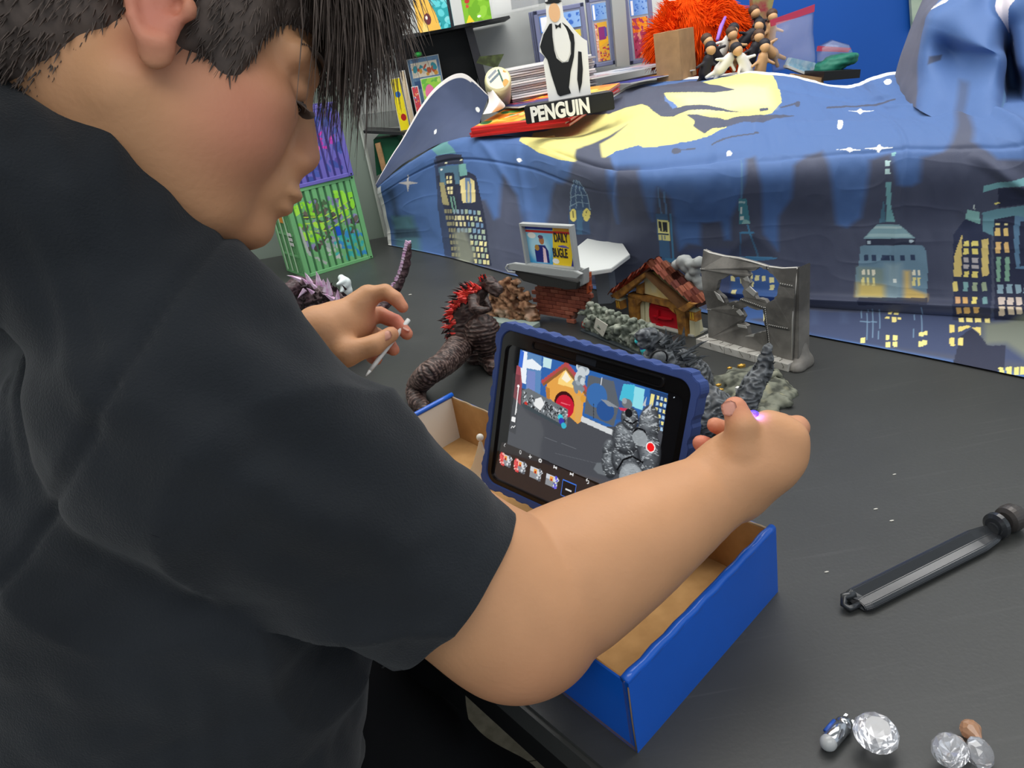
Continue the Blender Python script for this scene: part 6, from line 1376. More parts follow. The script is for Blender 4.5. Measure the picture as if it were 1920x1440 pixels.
# sign frame and poster
fr0 = BV.L([(993, 411), (1102, 419), (1101, 498), (998, 490)]); x0 = fr0[0][0]; x1 = fr0[2][0]; z0 = fr0[3][1]; z1 = fr0[0][1]
Msn = BV.M; e = .0055
for lo, hi in (((x0, -.030, z0), (x0+e, -.018, z1)), ((x1-e, -.030, z0), (x1, -.018, z1)), ((x0+e, -.030, z1-e), (x1-e, -.018, z1)), ((x0+e, -.030, z0), (x1-e, -.018, z0+e))): box_obj('sign_frame', lo, hi, GRY, bb, Msn, bev=.0008)
box_obj('sign_back', (x0+e, -.020, z0+e), (x1-e, -.018, z1-e), GRY, bb, Msn)
W_ = x1-x0-2*e; H_ = z1-z0-2*e; cv = Canvas(W_, H_, 180, '#4ab4dc')
cv.grad(0, 0, W_*.6, H_, '#3a9ad0', '#9adcf0'); cv.ell(W_*.25, H_*.4, W_*.22, H_*.35, '#c4ecf6', .7, 0, .006); cv.rect(0, H_*.9, W_, H_, '#2a3a9a')
cv.poly([(W_*.5, 0), (W_*.9, 0), (W_, H_), (W_*.6, H_)], '#f2cf2a'); cv.poly([(W_*.88, 0), (W_, 0), (W_, H_*.55)], '#2a2f8a'); cv.rect(W_*.62, H_*.86, W_, H_, '#f0a828'); cv.rect(0, H_*.82, W_, H_*.88, '#d8342c')
# generic man in a dark blue suit
cv.poly([(W_*.14, H_*.03), (W_*.14, H_*.35), (W_*.2, H_*.5), (W_*.38, H_*.5), (W_*.44, H_*.35), (W_*.43, H_*.03)], '#28307a'); cv.poly([(W_*.30, H_*.03), (W_*.33, H_*.45), (W_*.38, H_*.4), (W_*.38, H_*.03)], '#f0d0d8'); cv.ell(W_*.32, H_*.62, W_*.055, H_*.11, '#b9794a'); cv.ell(W_*.31, H_*.71, W_*.055, H_*.05, '#6a4a6a'); cv.ell(W_*.20, H_*.42, W_*.05, H_*.08, '#b98a3a'); cv.ell(W_*.12, H_*.74, W_*.09, H_*.08, '#f4f2ea'); cv.ell(W_*.57, H_*.1, W_*.07, H_*.07, '#f4f2ea')
cv.ell(W_*.76, H_*.50, W_*.09, H_*.03, '#7a6ab0'); cv.line([(W_*.66, H_*.5), (W_*.88, H_*.47)], .0018, '#3a4aa8')
L_ = Msn.copy(); L_[:3, 3] = xf(Msn, (x0+e, -.0205, z0+e)); cv.obj('poster', L_, PLA, bb)
INK = mat('ink', '#2a2430', rough=.6)
for s_, xx, zz in (('DAILY', .60, .62), ('BUGLE', .53, .22)):
    T_ = Msn.copy(); T_[:3, 3] = xf(Msn, (x0+e + W_*xx, -.0212, z0+e + H_*zz)); text_mesh(s_, .0235, T_ @ TEXTROT, .0002, 'lettering', INK, bb, .52, False, .0006)
# ---------------------------------------------------------------- octagonal platform on a grey pillar
pp = [PZ(u, v, .100) for u, v in ((1102, 446), (1165, 452), (1181, 477), (1146, 503), (1108, 509), (1085, 500), (1082, 462))]
pf = thing('helipad', 'white octagonal toy platform on a grey pillar beside the billboard', 'platform', np.mean(pp, 0)*[1, 1, 0])
prism_obj('deck', [(p[0], p[1]) for p in pp], .092, .100, mat('white_plastic', '#c9ccca', rough=.45), pf, None, .001)
c = np.mean([p[:2] for p in pp], 0) + np.array([.006, .005]); q = [c + np.array(a)*.021 for a in ((-1, -.55), (.2, -1), (1, -.1), (.9, .8), (-.7, 1))]
prism_obj('pillar', [tuple(p) for p in q], 0, .092, mat('slate_plastic', '#7e848c', rough=.55), pf, None, .001)
# ---------------------------------------------------------------- little house front
HV = VP(PZ(1302, 632), (.53, -.85, 0)); hs = thing('toy_house', 'timber-framed toy house front with red round door and clay roof tiles', 'playset', HV.O)
TIM = mat('timber', '#a8742e', rough=.65, noise=.35, nscale=70, col2='#6a4420'); CRM = mat('cream_plaster', '#d8cfa8', rough=.7); YEL = mat('warm_plaster', '#d8b45a', rough=.7, noise=.5, nscale=22, col2='#c8bfa0')
HV.plate('back_wall', [(1180, 604), (1180, 552), (1222, 508), (1292, 575), (1302, 632), (1185, 600)], .012, .024, CRM, hs)
HV.plate('gable', [(1219, 511), (1204, 527), (1204, 551), (1260, 566), (1262, 552), (1228, 512)], .004, .012, YEL, hs)
HV.plate('timber_block', [(1193, 536), (1206, 530), (1206, 552), (1193, 549)], -.001, .006, TIM, hs, .0008)
zl = HV(1302, 632)[1]
def post(name, pts): return HV.plate(name, pts, -.004, .012, TIM, hs, .0012)
post('post', [(1179, 551), (1195, 557), (1196, 606), (1182, 599)]); post('post', [(1264, 574), (1288, 580), (1293, 632), (1274, 626), (1272, 588)])
post('lintel', [(1179, 549), (1257, 564), (1290, 576), (1290, 584), (1264, 577), (1195, 560), (1179, 557)])
post('bracket', [(1195, 558), (1209, 561), (1199, 568), (1196, 574)]); post('bracket', [(1250, 572), (1266, 576), (1272, 592), (1264, 582)])
HV.plate('white_pilaster', [(1292, 594), (1302, 596), (1303, 632), (1293, 630)], .000, .014, CRM, hs, .0006)
HV.plate('barge_board', [(1220, 506), (1221, 514), (1169, 558), (1153, 551), (1160, 546)], -.014, -.002, TIM, hs, .001)
HV.plate('barge_board', [(1221, 506), (1220, 514), (1284, 577), (1300, 581), (1304, 575)], -.014, -.002, mat('timber_dark', '#6e4a28', rough=.7, noise=.3, nscale=70), hs, .001)
HV.plate('eave_plank', [(1286, 572), (1308, 559), (1321, 563), (1300, 579)], -.022, -.012, TIM, hs, .001)
for k in (0, 1): HV.plate('wall_panel', [((1196, 566), (1203, 568), (1204, 606), (1197, 603)), ((1205, 568), (1212, 565), (1213, 610), (1206, 607))][k], .006, .012, CRM, hs)
# round red door with ledges
cx0, cz0 = HV(1242, 597); rx_ = (HV(1273, 597)[0] - HV(1211, 590)[0])/2
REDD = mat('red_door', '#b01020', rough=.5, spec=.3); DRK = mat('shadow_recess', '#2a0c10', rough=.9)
dr_ = prism_obj('door', [(cx0 + rx_*math.cos(t), cz0 + .034*math.sin(t)) for t in np.linspace(0, 2*math.pi, 36, endpoint=False)], -.0100, -.0060, REDD, hs, HV.M @ TEXTROT, .0008)
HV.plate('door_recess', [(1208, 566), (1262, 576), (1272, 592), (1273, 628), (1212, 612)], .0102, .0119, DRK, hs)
for pts in ([(1222, 592), (1243, 597), (1258, 598), (1258, 601), (1243, 601), (1222, 595)], [(1228, 607), (1245, 615), (1250, 619), (1244, 619), (1228, 611)], [(1226, 572), (1256, 580), (1256, 583), (1226, 575)], [(1230, 582), (1233, 583), (1232, 600), (1229, 600)]): HV.plate('door_batten', pts, .0015, .0062, REDD, dr_, .0005)
# roof: clay tiles in courses, both slopes
ridge = HV(1229, 487); le = HV(1155, 548); re = HV(1316, 565)
CLAY = [mat('clay_a', '#8a4430', rough=.75, noise=.3, nscale=80), mat('clay_b', '#74362a', rough=.75, noise=.3, nscale=80), mat('clay_c', '#a05a40', rough=.75, noise=.3, nscale=80)]
def tile_mesh(m):
    bm = bmesh.new(); rows = []
    for y, r in ((-.0085, .0060), (.0085, .0048)):
        rows.append([bm.verts.new((x, y + 0*x, zz)) for x, zz in [(-.0085, .0), (-.0060, .0012), (-.0045, .0038), (0, r), (.0045, .0038), (.0060, .0012), (.0085, .0)]])
    for i in range(6): bm.faces.new((rows[0][i], rows[0][i+1], rows[1][i+1], rows[1][i]))
    bmesh.ops.solidify(bm, geom=list(bm.faces), thickness=.0014); me = bpy.data.meshes.new('roof_tile'); bm.to_mesh(me); bm.free(); me.materials.append(m); return me
TM_ = [tile_mesh(m) for m in CLAY]
for (e0, sgn) in ((le, -1), (re, 1)):
    a = np.array(e0); b = np.array((ridge[0], ridge[1]-.004)); L_ = np.linalg.norm(b-a); n_ = int(L_/.0145)
    for i in range(n_+1):
        p = a + (b-a)*(i+.3)/(n_+.6); dirz = unit(b-a)
        for k in range(2):
            yy = -.012 + .0175*k
            P0 = HV.W(p[0], yy, p[1] + .0015 + .001*brr.uniform(-1, 1)); up = unit(np.array([-dirz[1]*(1 if sgn < 0 else -1), dirz[0]*(1 if sgn < 0 else -1)])); 
            if up[1] < 0: up = -up
            ydir = HV.M[:3, 0]*dirz[0] + np.array([0, 0, dirz[1]]); zdir = HV.M[:3, 0]*up[0] + np.array([0, 0, up[1]])
            zdir = unit(zdir - ydir*.22); xdir = np.cross(ydir, zdir); R_ = np.eye(4); R_[:3, 0] = unit(xdir); R_[:3, 1] = unit(np.cross(zdir, xdir)); R_[:3, 2] = zdir; R_[:3, 3] = P0
            o = bpy.data.objects.new('roof_tile', brr.choice(TM_)); COL.objects.link(o); o.parent = hs; o.matrix_parent_inverse = Matrix.Translation(Vector(HV.O)).inverted()
            M_ = MX(R_); o.location, o.rotation_euler = M_.to_translation(), M_.to_euler()
# ridge + slope decks
for e0 in (le, re):
    a = np.array(e0); b = np.array(ridge); prism_obj('roof_deck', [tuple(a - [0, .004]), tuple(b - [0, .008]), tuple(b - [0, .012]), tuple(a - [0, .008])], -.026, .012, mat('deck_dark', '#4a2c20', rough=.9), hs, HV.M @ TEXTROT)
# lanterns at both corners
def lantern(px):
    x, z = HV(*px); GL = mat('lantern_yellow', '#e8c03a', rough=.4); 
    l_ = box_obj('lantern', (x-.006, -.014, z-.007), (x+.006, -.002, z+.006), GL, hs, HV.M, bev=.0006)
    bm = bmesh.new()
    for xx in (-.0065, -.0015, .0035, .0062): box(bm, (x+xx-.0005, -.0150, z-.008), (x+xx+.0012, -.001, z+.007), HV.M)
    box(bm, (x-.007, -.0150, z-.009), (x+.008, -.001, z-.007), HV.M); box(bm, (x-.007, -.0150, z+.006), (x+.008, -.001, z+.008), HV.M); bm_obj('lantern_frame', bm, TIM, l_)
    v = [HV.W(x-.008, -.016, z+.008), HV.W(x+.009, -.016, z+.008), HV.W(x+.009, 0, z+.008), HV.W(x-.008, 0, z+.008), HV.W(x, -.008, z+.015)]; pyd('lantern_cap', v, [(0, 1, 2, 3), (0, 1, 4), (1, 2, 4), (2, 3, 4), (3, 0, 4)], mat('grey_roof', '#7d7a66', rough=.7), l_)
lantern((1309, 587)); lantern((1170, 566))
box_obj('step', (-.125, -.003, 0), (.0, .035, .004), mat('pale_stone', '#a9a8a0', rough=.8), hs, HV.M, bev=.001)
s = SDF(HV.O + [-.12, -.10, .05], HV.O + [.12, .2, .2], .0025)
for (u, v, r) in ((1258, 508, .012), (1270, 500, .014), (1285, 505, .012), (1298, 503, .012), (1292, 520, .011), (1284, 530, .010), (1297, 538, .010), (1301, 550, .008), (1274, 514, .010)):
    x, z = HV(u, v); s.ell(HV.W(x-.012, .030, z), (r, r*.8, r*.75), None, .006)
s.chain([HV.W(*((lambda a: (a[0]-.012, .030, a[1]))(HV(1300, 548)))), HV.W(-.012, .030, .05)], [.008, .006], .005)
lump('smoke_plume', s, mat('grey_smoke', '#8f9290', rough=.7), hs, .0022, 55)
# ---------------------------------------------------------------- torn metal wall
def holed(name, outer, holes, y0, y1, m, parent, M, jag=.0012, seed=2):
    from mathutils.geometry import tessellate_polygon
    rr = random.Random(seed)
    def rough_(l):
        out = []
        for i in range(len(l)):
            a = np.array(l[i]); b = np.array(l[(i+1) % len(l)]); out.append(tuple(a))
            k = max(1, int(np.linalg.norm(b-a)/.0035))
            for q in range(1, k): out.append(tuple(a + (b-a)*q/k + np.array([rr.uniform(-jag, jag), rr.uniform(-jag, jag)])))
        return out
    loops = [outer] + [rough_(h) for h in holes]; flat = [p for l in loops for p in l]
    tris = tessellate_polygon([[Vector((p[0], p[1], 0)) for p in l] for l in loops]); n = len(flat)
    bend = lambda x, z, y: xf(M, (x, y + .004*math.sin(x*38) + .003*math.sin(z*50), z))
    vs = [bend(p[0], p[1], y0) for p in flat] + [bend(p[0], p[1], y1) for p in flat]
    fs = [tuple(t) for t in tris] + [(t[0]+n, t[2]+n, t[1]+n) for t in tris]; o = 0
    for l in loops:
        for i in range(len(l)): a = o+i; b = o+(i+1) % len(l); fs.append((a, b, b+n, a+n))
        o += len(l)
    ob = pyd(name, vs, fs, m, parent); bm = bmesh.new(); bm.from_mesh(ob.data); bmesh.ops.recalc_face_normals(bm, faces=bm.faces); bm.to_mesh(ob.data); bm.free(); return ob, bend
MV = VP(PZ(1482, 690), (.49, -.87, 0)); mw = thing('broken_wall', 'grey riveted metal toy wall torn open by jagged holes', 'playset', MV.O)
MET = mat('weathered_metal', '#86827c', rough=.55, metal=.15, noise=.5, nscale=18, col2='#55524e', bump=.0006, bscale=120); EDG = mat('bright_edge', '#b9b6b0', rough=.4, metal=.4)
outer = MV.L([(1316, 470), (1326, 476), (1350, 483), (1380, 486), (1412, 492), (1440, 500), (1465, 504), (1490, 504), (1489, 560), (1486, 620), (1483, 689), (1400, 661), (1327, 636), (1326, 580), (1320, 542), (1314, 505)])
holes = [MV.L([(1345, 527), (1356, 522), (1367, 514), (1376, 522), (1385, 520), (1397, 540), (1394, 548), (1398, 556), (1380, 567), (1372, 566), (1360, 573), (1357, 560), (1348, 552), (1342, 545)]),
         MV.L([(1398, 506), (1412, 508), (1425, 500), (1442, 508), (1455, 520), (1463, 532), (1461, 548), (1456, 560), (1444, 566), (1440, 560), (1424, 558), (1420, 548), (1404, 542), (1408, 530), (1402, 522), (1407, 516)]),
         MV.L([(1388, 580), (1404, 572), (1420, 578), (1436, 578), (1440, 592), (1436, 606), (1440, 620), (1420, 624), (1402, 630), (1400, 612), (1387, 606), (1396, 594)])]
mo, bend = holed('panel', outer, holes, 0, .007, MET, mw, MV.M)
tops = MV.L([(1316, 470), (1326, 476), (1350, 483), (1380, 486), (1412, 492), (1440, 500), (1465, 504), (1490, 504)]); tube_obj('top_edge', [bend(x, z, .001) for x, z in tops], .0012, EDG, mw)
tube_obj('side_edge', [bend(*MV(1490, 504), .001), bend(*MV(1486, 600), .001), bend(*MV(1483, 686), .001)], .0011, EDG, mw)
MV.plate('side_return', [(1489, 505), (1494, 503), (1493, 690), (1484, 690)], .004, .030, MET, mw, .001)
bm = bmesh.new(); bm2 = bmesh.new()
for sg in ([(1314, 504), (1340, 506), (1365, 506)], [(1364, 484), (1367, 505), (1371, 517)], [(1326, 580), (1350, 584), (1368, 588)], [(1375, 574), (1373, 610), (1371, 650)], [(1392, 560), (1420, 567), (1442, 575)], [(1441, 574), (1442, 610), (1445, 668)], [(1465, 531), (1488, 537)], [(1446, 607), (1480, 616)], [(1441, 499), (1442, 506)], [(1374, 575), (1373, 582)]):
    q = [np.array(MV(*p)) for p in sg]
    for a, b in zip(q[:-1], q[1:]):
        k = max(2, int(np.linalg.norm(b-a)/.0032))
        for i in range(k): x, z = a + (b-a)*i/k; bmesh.ops.create_icosphere(bm, subdivisions=1, radius=.0011, matrix=Matrix.Translation(Vector(bend(x, z, -.0006))))
        off = np.array([.0, -.0026]) if abs(b[0]-a[0]) > abs(b[1]-a[1]) else np.array([-.0026, 0])
        tube(bm2, [bend(*(a+off), .0), bend(*(.5*(a+b)+off), .0), bend(*(b+off), .0)], .0007, 5)
tag(bm_obj('rivets', bm, EDG, mw, True), kind='stuff'); bm_obj('seam', bm2, DGY, mw)
for pts, yy in (([(1398, 520), (1406, 516), (1410, 526), (1402, 524)], -.006), ([(1404, 540), (1412, 534), (1424, 545), (1420, 553)], -.008), ([(1420, 558), (1436, 562), (1446, 570), (1438, 572)], -.005), ([(1384, 582), (1392, 590), (1398, 588), (1390, 578)], -.005), ([(1386, 606), (1402, 609), (1404, 614), (1388, 611)], -.005), ([(1342, 545), (1352, 552), (1360, 566), (1350, 560)], -.004), ([(1400, 629), (1418, 624), (1416, 630)], -.004)):
    MV.plate('torn_flap', pts, yy, yy + .0015, EDG, mw)
s = SDF(MV.O + [-.06, -.06, -.01], MV.O + [.10, .14, .06], .003); fo = MV.W(.006, .028, 0)
s.cap(MV.W(.004, .02, .0), MV.W(.002, .02, .05), .016, .006); s.cap(MV.W(.0, .03, .002), MV.W(.012, .0, .002), .014, .012)
me = s.mesh('footing'); c = coords(me); c = c.copy(); c[:, 2] = np.maximum(c[:, 2], .0005); setco(me, c); link('footing', me, MET, mw, True)
# marble-look kerb
KO = PZ(1478, 698); kax = unit((.495, -.869, 0)); KM = frame(KO, kax); kb_ = thing('kerb_slab', 'white marble-look toy kerb slab lying in front of the metal wall', 'slab', KO)
MRB = mat('white_marble', '#bdbbb4', rough=.6, noise=.25, nscale=40, col2='#a39f98'); CRK = mat('crack', '#5c5850', rough=.9)
for i in range(3): box_obj('block', (-.184 + i*.0613 + .0004, 0, 0), (-.184 + (i+1)*.0613 - .0004, .033, .0125), MRB, kb_, KM, bev=.0007)
rr_ = random.Random(3); bm = bmesh.new()
for i in range(9):
    x = -.178 + i*.02; p = [np.array([x, rr_.uniform(.002, .008), .01265])]
    for q in range(3): p.append(p[-1] + np.array([rr_.uniform(-.006, .008), rr_.uniform(.003, .009), 0]))
    tube(bm, [xf(KM, q) for q in p], .0006, 4)
    p = [np.array([x + .006, -.0002, .0125])]; 
    for q in range(2): p.append(p[-1] + np.array([rr_.uniform(-.004, .004), 0, -rr_.uniform(.002, .005)]))
    tube(bm, [xf(KM, q) for q in p], .0005, 4)
tag(bm_obj('cracks', bm, CRK, kb_), kind='stuff')
# ---------------------------------------------------------------- green-grey ruined stone wall
SV = VP(PZ(1100, 620), (.40, -.917, 0)); sw = thing('ruined_wall', 'low green-grey rubble toy wall on a slate base, paper scrap on it', 'playset', SV.O)
box_obj('slate_base', (-.006, -.010, 0), (.205, .026, .004), mat('slate_base', '#3a4246', rough=.6, noise=.4, nscale=50), sw, SV.M, bev=.001)
s = SDF(SV.O + [-.04, -.24, -.01], SV.O + [.14, .06, .09], .0022)
for i in range(30):
    x = .002 + .195*i/29; hgt_ = .046 + .006*math.sin(i*1.9); s.cap(SV.W(x, .008, .006), SV.W(x, .014, hgt_-.012), .010, .009, .004)
    s.ell(SV.W(x, .010, hgt_), (.0068, .006, .0045), None, .003)
for i in range(44): s.ell(SV.W(rr_.uniform(.0, .198), -.002 + rr_.uniform(-.002, .002), rr_.uniform(.008, .040)), (rr_.uniform(.006, .012), .0035, rr_.uniform(.003, .008)), None, .005)
lump('rubble', s, VMM, sw, .0022, 170, ['#4f554a', '#80867a', '#a3a698'])
SV.plate('paper_scrap', [(1128, 592), (1150, 606), (1141, 628), (1124, 611)], -.012, -.0112, mat('paper', '#c9c6b8', rough=.7), sw)
SV.plate('red_chip', [(1101, 600), (1106, 603), (1105, 612), (1100, 609)], -.012, -.008, mat('red_chip', '#8e2a24', rough=.6), sw)
CY = mat('cyan_paint', '#3fc8c8', rough=.35); VI = mat('violet_paint', '#4a48b0', rough=.35)
tf = thing('toy_creature', 'tiny cyan and violet toy creature in front of the low stone wall', 'toy', SV.W(.122, -.03, .02))
for k, (u, v, r, m) in enumerate(((1197, 633, .0058, CY), (1201, 642, .0065, VI), (1206, 650, .0060, VI), (1208, 656, .0062, CY), (1194, 640, .0035, CY), (1212, 646, .0035, VI))):
    p = PY(u, v, 1.08); bm = bmesh.new(); bmesh.ops.create_uvsphere(bm, u_segments=14, v_segments=8, radius=r); bmesh.ops.scale(bm, vec=(1, .8, 1.1), verts=bm.verts); bmesh.ops.translate(bm, vec=p, verts=bm.verts)
    bm_obj(['head', 'chest', 'belly', 'foot', 'arm', 'arm'][k], bm, m, tf, True)
tube_obj('tail', [PY(1206, 654, 1.085), PY(1210, 668, 1.09), PY(1212, 690, 1.09)], [.004, .004, .003], CY, tf)
# ---------------------------------------------------------------- cork-brown rock on a pale board
RV = VP(PZ(908, 601), (.72, -.69, 0)); rk = thing('rock_slab', 'rough brown toy rock face on a pale grey-green board', 'playset', RV.O)
box_obj('board', (-.030, -.022, 0), (.145, .004, .010), mat('pale_board', '#93a39c', rough=.5), rk, RV.M, bev=.001)
s = SDF(RV.O + [-.06, -.16, -.01], RV.O + [.16, .10, .14], .0025)
ro = RV.L([(905, 598), (905, 570), (915, 545), (938, 529), (962, 530), (975, 541), (984, 553), (991, 572), (999, 593), (1005, 610)])
for k in range(260):
    x = rr_.uniform(ro[0][0], ro[-1][0]); z = rr_.uniform(.004, .115)
    if inside((x, z), ro): s.ell(RV.W(x, .010 + rr_.uniform(-.004, .004), z), (rr_.uniform(.006, .012), .008, rr_.uniform(.003, .007)), None, .002)
lump('rock', s, VMM, rk, .0028, 130, ['#5a3a28', '#9a7458', '#b89a84'])
# ---------------------------------------------------------------- rubble base in front of the kerb
q = [PZ(u, v) for u, v in ((1318, 742), (1345, 716), (1372, 698), (1420, 690), (1455, 700), (1491, 740), (1455, 770), (1420, 803), (1395, 792))]
rb = thing('rubble_base', 'grey toy rubble base with gold bits by the raised tail tip', 'playset', np.mean(q, 0))
s = SDF(np.mean(q, 0) - [.10, .11, .01], np.mean(q, 0) + [.10, .11, .06], .0022); cq = np.mean(q, 0)
for i in range(len(q)):
    for t_ in (.15, .45, .75, .95):
        p = cq + (q[i]-cq)*t_; pn = cq + (q[(i+1) % len(q)]-cq)*t_; s.cap(p, pn, .006 + .006*(1-t_), None, .006)
s.cap(PZ(1340, 712, .012), PZ(1366, 712, .012), .007); s.ell(PZ(1390, 712, .012), (.022, .02, .012)); s.ell(PZ(1450, 725, .008), (.02, .02, .009)); s.cap(PZ(1455, 745, .008), PZ(1480, 755, .006), .008, .006)
lump('debris', s, VMM, rb, .0016, 120, ['#43453e', '#75776a', '#8f8c74'])
GOLD = mat('gold_paint', '#b08a3a', rough=.35, metal=.6)
for k, (u, v, r) in enumerate(((1347, 722, .004), (1351, 731, .004), (1343, 731, .003), (1390, 686, .0055), (1368, 690, .0035))):
    bm = bmesh.new(); bmesh.ops.create_icosphere(bm, subdivisions=1, radius=r); bmesh.ops.scale(bm, vec=(1.3, .8, .7), verts=bm.verts); bmesh.ops.translate(bm, vec=PZ(u, v, .014), verts=bm.verts); bm_obj('gold_chip', bm, GOLD, rb)
box_obj('white_cube', (-.003, -.003, 0), (.003, .003, .006), WH, rb, frame(PZ(1384, 733, .016), (.8, .6, 0)), bev=.0006)
tube_obj('bent_pipe', [PZ(1425, 713, .012), PZ(1440, 706, .018), PZ(1455, 700, .018), PZ(1462, 706, .010)], [.003, .0045, .004, .003], mat('pale_grit', '#8a8a78', rough=.7), rb)
# ---------------------------------------------------------------- spiny toy reptiles (plain generic monster figures)
def creature_mesh(name, s, parent, cols, amp, sc, banded=None, hl=None):
    me = s.mesh(name); c = coords(me).astype(float); n = normals(me).astype(float)
    w = c + .006*np.stack([vnoise(c+1, 60), vnoise(c+2, 60), vnoise(c+3, 60)], 1)
    d = 1 - np.abs(vnoise(w*[1, 1, 2.2], sc))*2; d2 = vnoise(w, sc*2.2)
    disp = amp*d + amp*.4*d2
    if banded is not None: b = banded(c); disp = disp*.6 + b; d = d + b*500
    setco(me, c + n*disp[:, None])
    t = np.clip(d*.5 + .5, 0, 1); col = np.array(srgb(cols[0]))*(1-t[:, None]) + np.array(srgb(cols[1]))*t[:, None]
    if len(cols) > 2: col = vclerp(col, np.clip(d*1.4 - .9, 0, 1)*.8, cols[2])
    if hl: 
        for p, r, h in hl: col = vclerp(col, np.clip(1.3*(1 - np.linalg.norm(c-p, axis=1)/r), 0, 1)*np.clip(.4 + vnoise(c, 220), 0, 1), h)
    setcol(me, col); return link(name, me, VM, parent, True)
def along(pts, rs, n):
    pts = np.asarray(pts, float); x = np.linspace(0, len(pts)-1, n); return cr(pts, x), np.interp(x, np.arange(len(pts)), rs)
# --- dark brown one with red back spines
rm = thing('monster_figure', 'dark brown toy reptile with glowing red back spines and a long tail', 'toy', PZ(905, 695))
Y = 1.26
P2 = lambda u, v, y=Y: PY(u, v, y)
s = SDF(PZ(860, 700) - [.17, .42, .02], PZ(860, 700) + [.14, .20, .24], .0016)
s.chain([P2(862, 640, 1.27), P2(866, 610, 1.27), P2(876, 580, 1.27), P2(886, 558, 1.27), P2(900, 545, 1.27)], [.022, .026, .024, .019, .013], .006)
s.chain([P2(898, 548, 1.27), P2(908, 536, 1.27), P2(918, 530, 1.26)], [.014, .012, .0115], .004)
s.cap(P2(918, 531, 1.26), P2(936, 543, 1.24), .0105, .007, .004); s.cap(P2(914, 540, 1.255), P2(931, 552, 1.24), .0065, .005, .002)   # skull, upper jaw, lower jaw
s.ell(P2(925, 531, 1.248), (.004, .004, .003), None, .002)
s.chain([P2(888, 560, 1.245), P2(889, 578, 1.225), P2(902, 582, 1.215), P2(912, 581, 1.21)], [.0105, .008, .006, .005], .003)   # near arm
s.chain([P2(905, 556, 1.30), P2(912, 570, 1.28), P2(918, 578, 1.27)], [.009, .007, .005], .003)
for k in (-1, 0, 1): s.cap(P2(910, 581, 1.21), P2(918, 581 + 3*k, 1.205), .0025, .001, .001)
s.ell(P2(905, 622, 1.24), (.030, .027, .031), None, .006)      # thigh
s.chain([P2(908, 640, 1.24), P2(915, 658, 1.25), P2(912, 672, 1.25)], [.022, .016, .014], .004)
s.chain([P2(912, 672, 1.25), PZ(925, 690, .010), PZ(945, 697, .006)], [.014, .012, .008], .004)
for k in (-1, 0, 1): s.cap(PZ(938, 693 + k*2, .006), PZ(952, 699 + 6*k, .004), .0045, .002, .001)
s.chain([P2(880, 640, 1.30), P2(884, 665, 1.31), PZ(888, 672, .008), PZ(905, 675, .006)], [.022, .016, .012, .010], .004)
tp, tr = along([P2(868, 640, 1.26), P2(852, 662, 1.22), P2(832, 682, 1.17), P2(802, 702, 1.12), PZ(782, 726, .016), PZ(782, 752, .013), PZ(796, 770, .010), PZ(786, 792, .008), PZ(770, 812, .006)], [.025, .022, .019, .0175, .0165, .0135, .011, .008, .004], 46)
s.chain(tp, tr, .001)
tl = np.concatenate([[0], np.cumsum(np.linalg.norm(np.diff(tp, axis=0), axis=1))])
def bands(c):
    D = np.linalg.norm(c[:, None, :] - tp[None], axis=2); i = D.argmin(1); near = D.min(1) < tr[i]*1.35
    dseg = np.clip(i, 1, len(tp)-2); tang = tp[dseg+1]-tp[dseg-1]; tang /= np.linalg.norm(tang, axis=1)[:, None]
    L_ = tl[i] + ((c - tp[i])*tang).sum(1)
    return np.where(near & (i > 3), .0012*(np.abs(np.sin(L_*math.pi/.0078))*2 - 1), 0) + np.where(~near & (c[:, 2] < .09), .0007*np.sin(c[:, 2]*900 + 2*vnoise(c, 60)), 0)
creature_mesh('body', s, rm, ['#170f0e', '#3c2a26', '#7d6860'], .0011, 130, bands, [(P2(905, 615), .03, '#8a2a24'), (P2(896, 640), .03, '#7a3428')])
bl_ = []; rl_ = []
back = [(858, 650), (846, 640), (838, 620), (836, 600), (840, 580), (848, 566), (858, 550), (872, 538), (884, 534)]
core = [(862, 645), (858, 625), (860, 605), (864, 588), (872, 570), (880, 556), (888, 550), (895, 545), (900, 540)]
for i in range(260):
    t_ = rr_.uniform(0, len(back)-1.01); k = int(t_); f = t_-k
    b_ = np.array(back[k])*(1-f) + np.array(back[k+1])*f; c_ = np.array(core[k])*(1-f) + np.array(core[k+1])*f
    w = rr_.random(); px = c_ + (b_-c_)*w*1.08; y = 1.262 + rr_.uniform(-.018, .018)
    a = P2(px[0], px[1], y); d = P2(b_[0], b_[1], y) - P2(c_[0], c_[1], y) + [0, 0, .012] + np.array([rr_.uniform(-.012, .012), rr_.uniform(-.02, .01), rr_.uniform(-.012, .012)])
    (rl_ if w < .8 else bl_).append((a, d, rr_.uniform(.009, .016), rr_.uniform(.0035, .006)))
for i in range(16): a = P2(903 + rr_.uniform(-3, 14), 524 + rr_.uniform(-3, 3), 1.262 + rr_.uniform(-.01, .01)); (rl_ if i % 3 else bl_).append((a, [rr_.uniform(-.5, .3), -.2, 1], .009, .003))
for i in range(26):
    k = 4 + i; p = tp[min(k, 44)]; a = p + [rr_.uniform(-.004, .004), 0, tr[min(k, 44)]*.85]; bl_.append((a, [rr_.uniform(-.5, .5), .3, 1], .006*(1-i/40), .003*(1-i/45)))
for i in range(24):
    a = P2(848 + rr_.uniform(-12, 8), 660 + rr_.uniform(-14, 14), 1.222); rl_.append((a, [-.6, -.4, .5], .007, .003))
REDS = mat('hot_red_paint', '#d01f2c', rough=.4, noise=.5, nscale=180, col2='#e0503a'); SPB = mat('spine_dark', '#2a2020', rough=.5)
tag(cones('red_spines', rl_, REDS, rm), kind='stuff'); tag(cones('dark_spines', bl_, SPB, rm), kind='stuff')
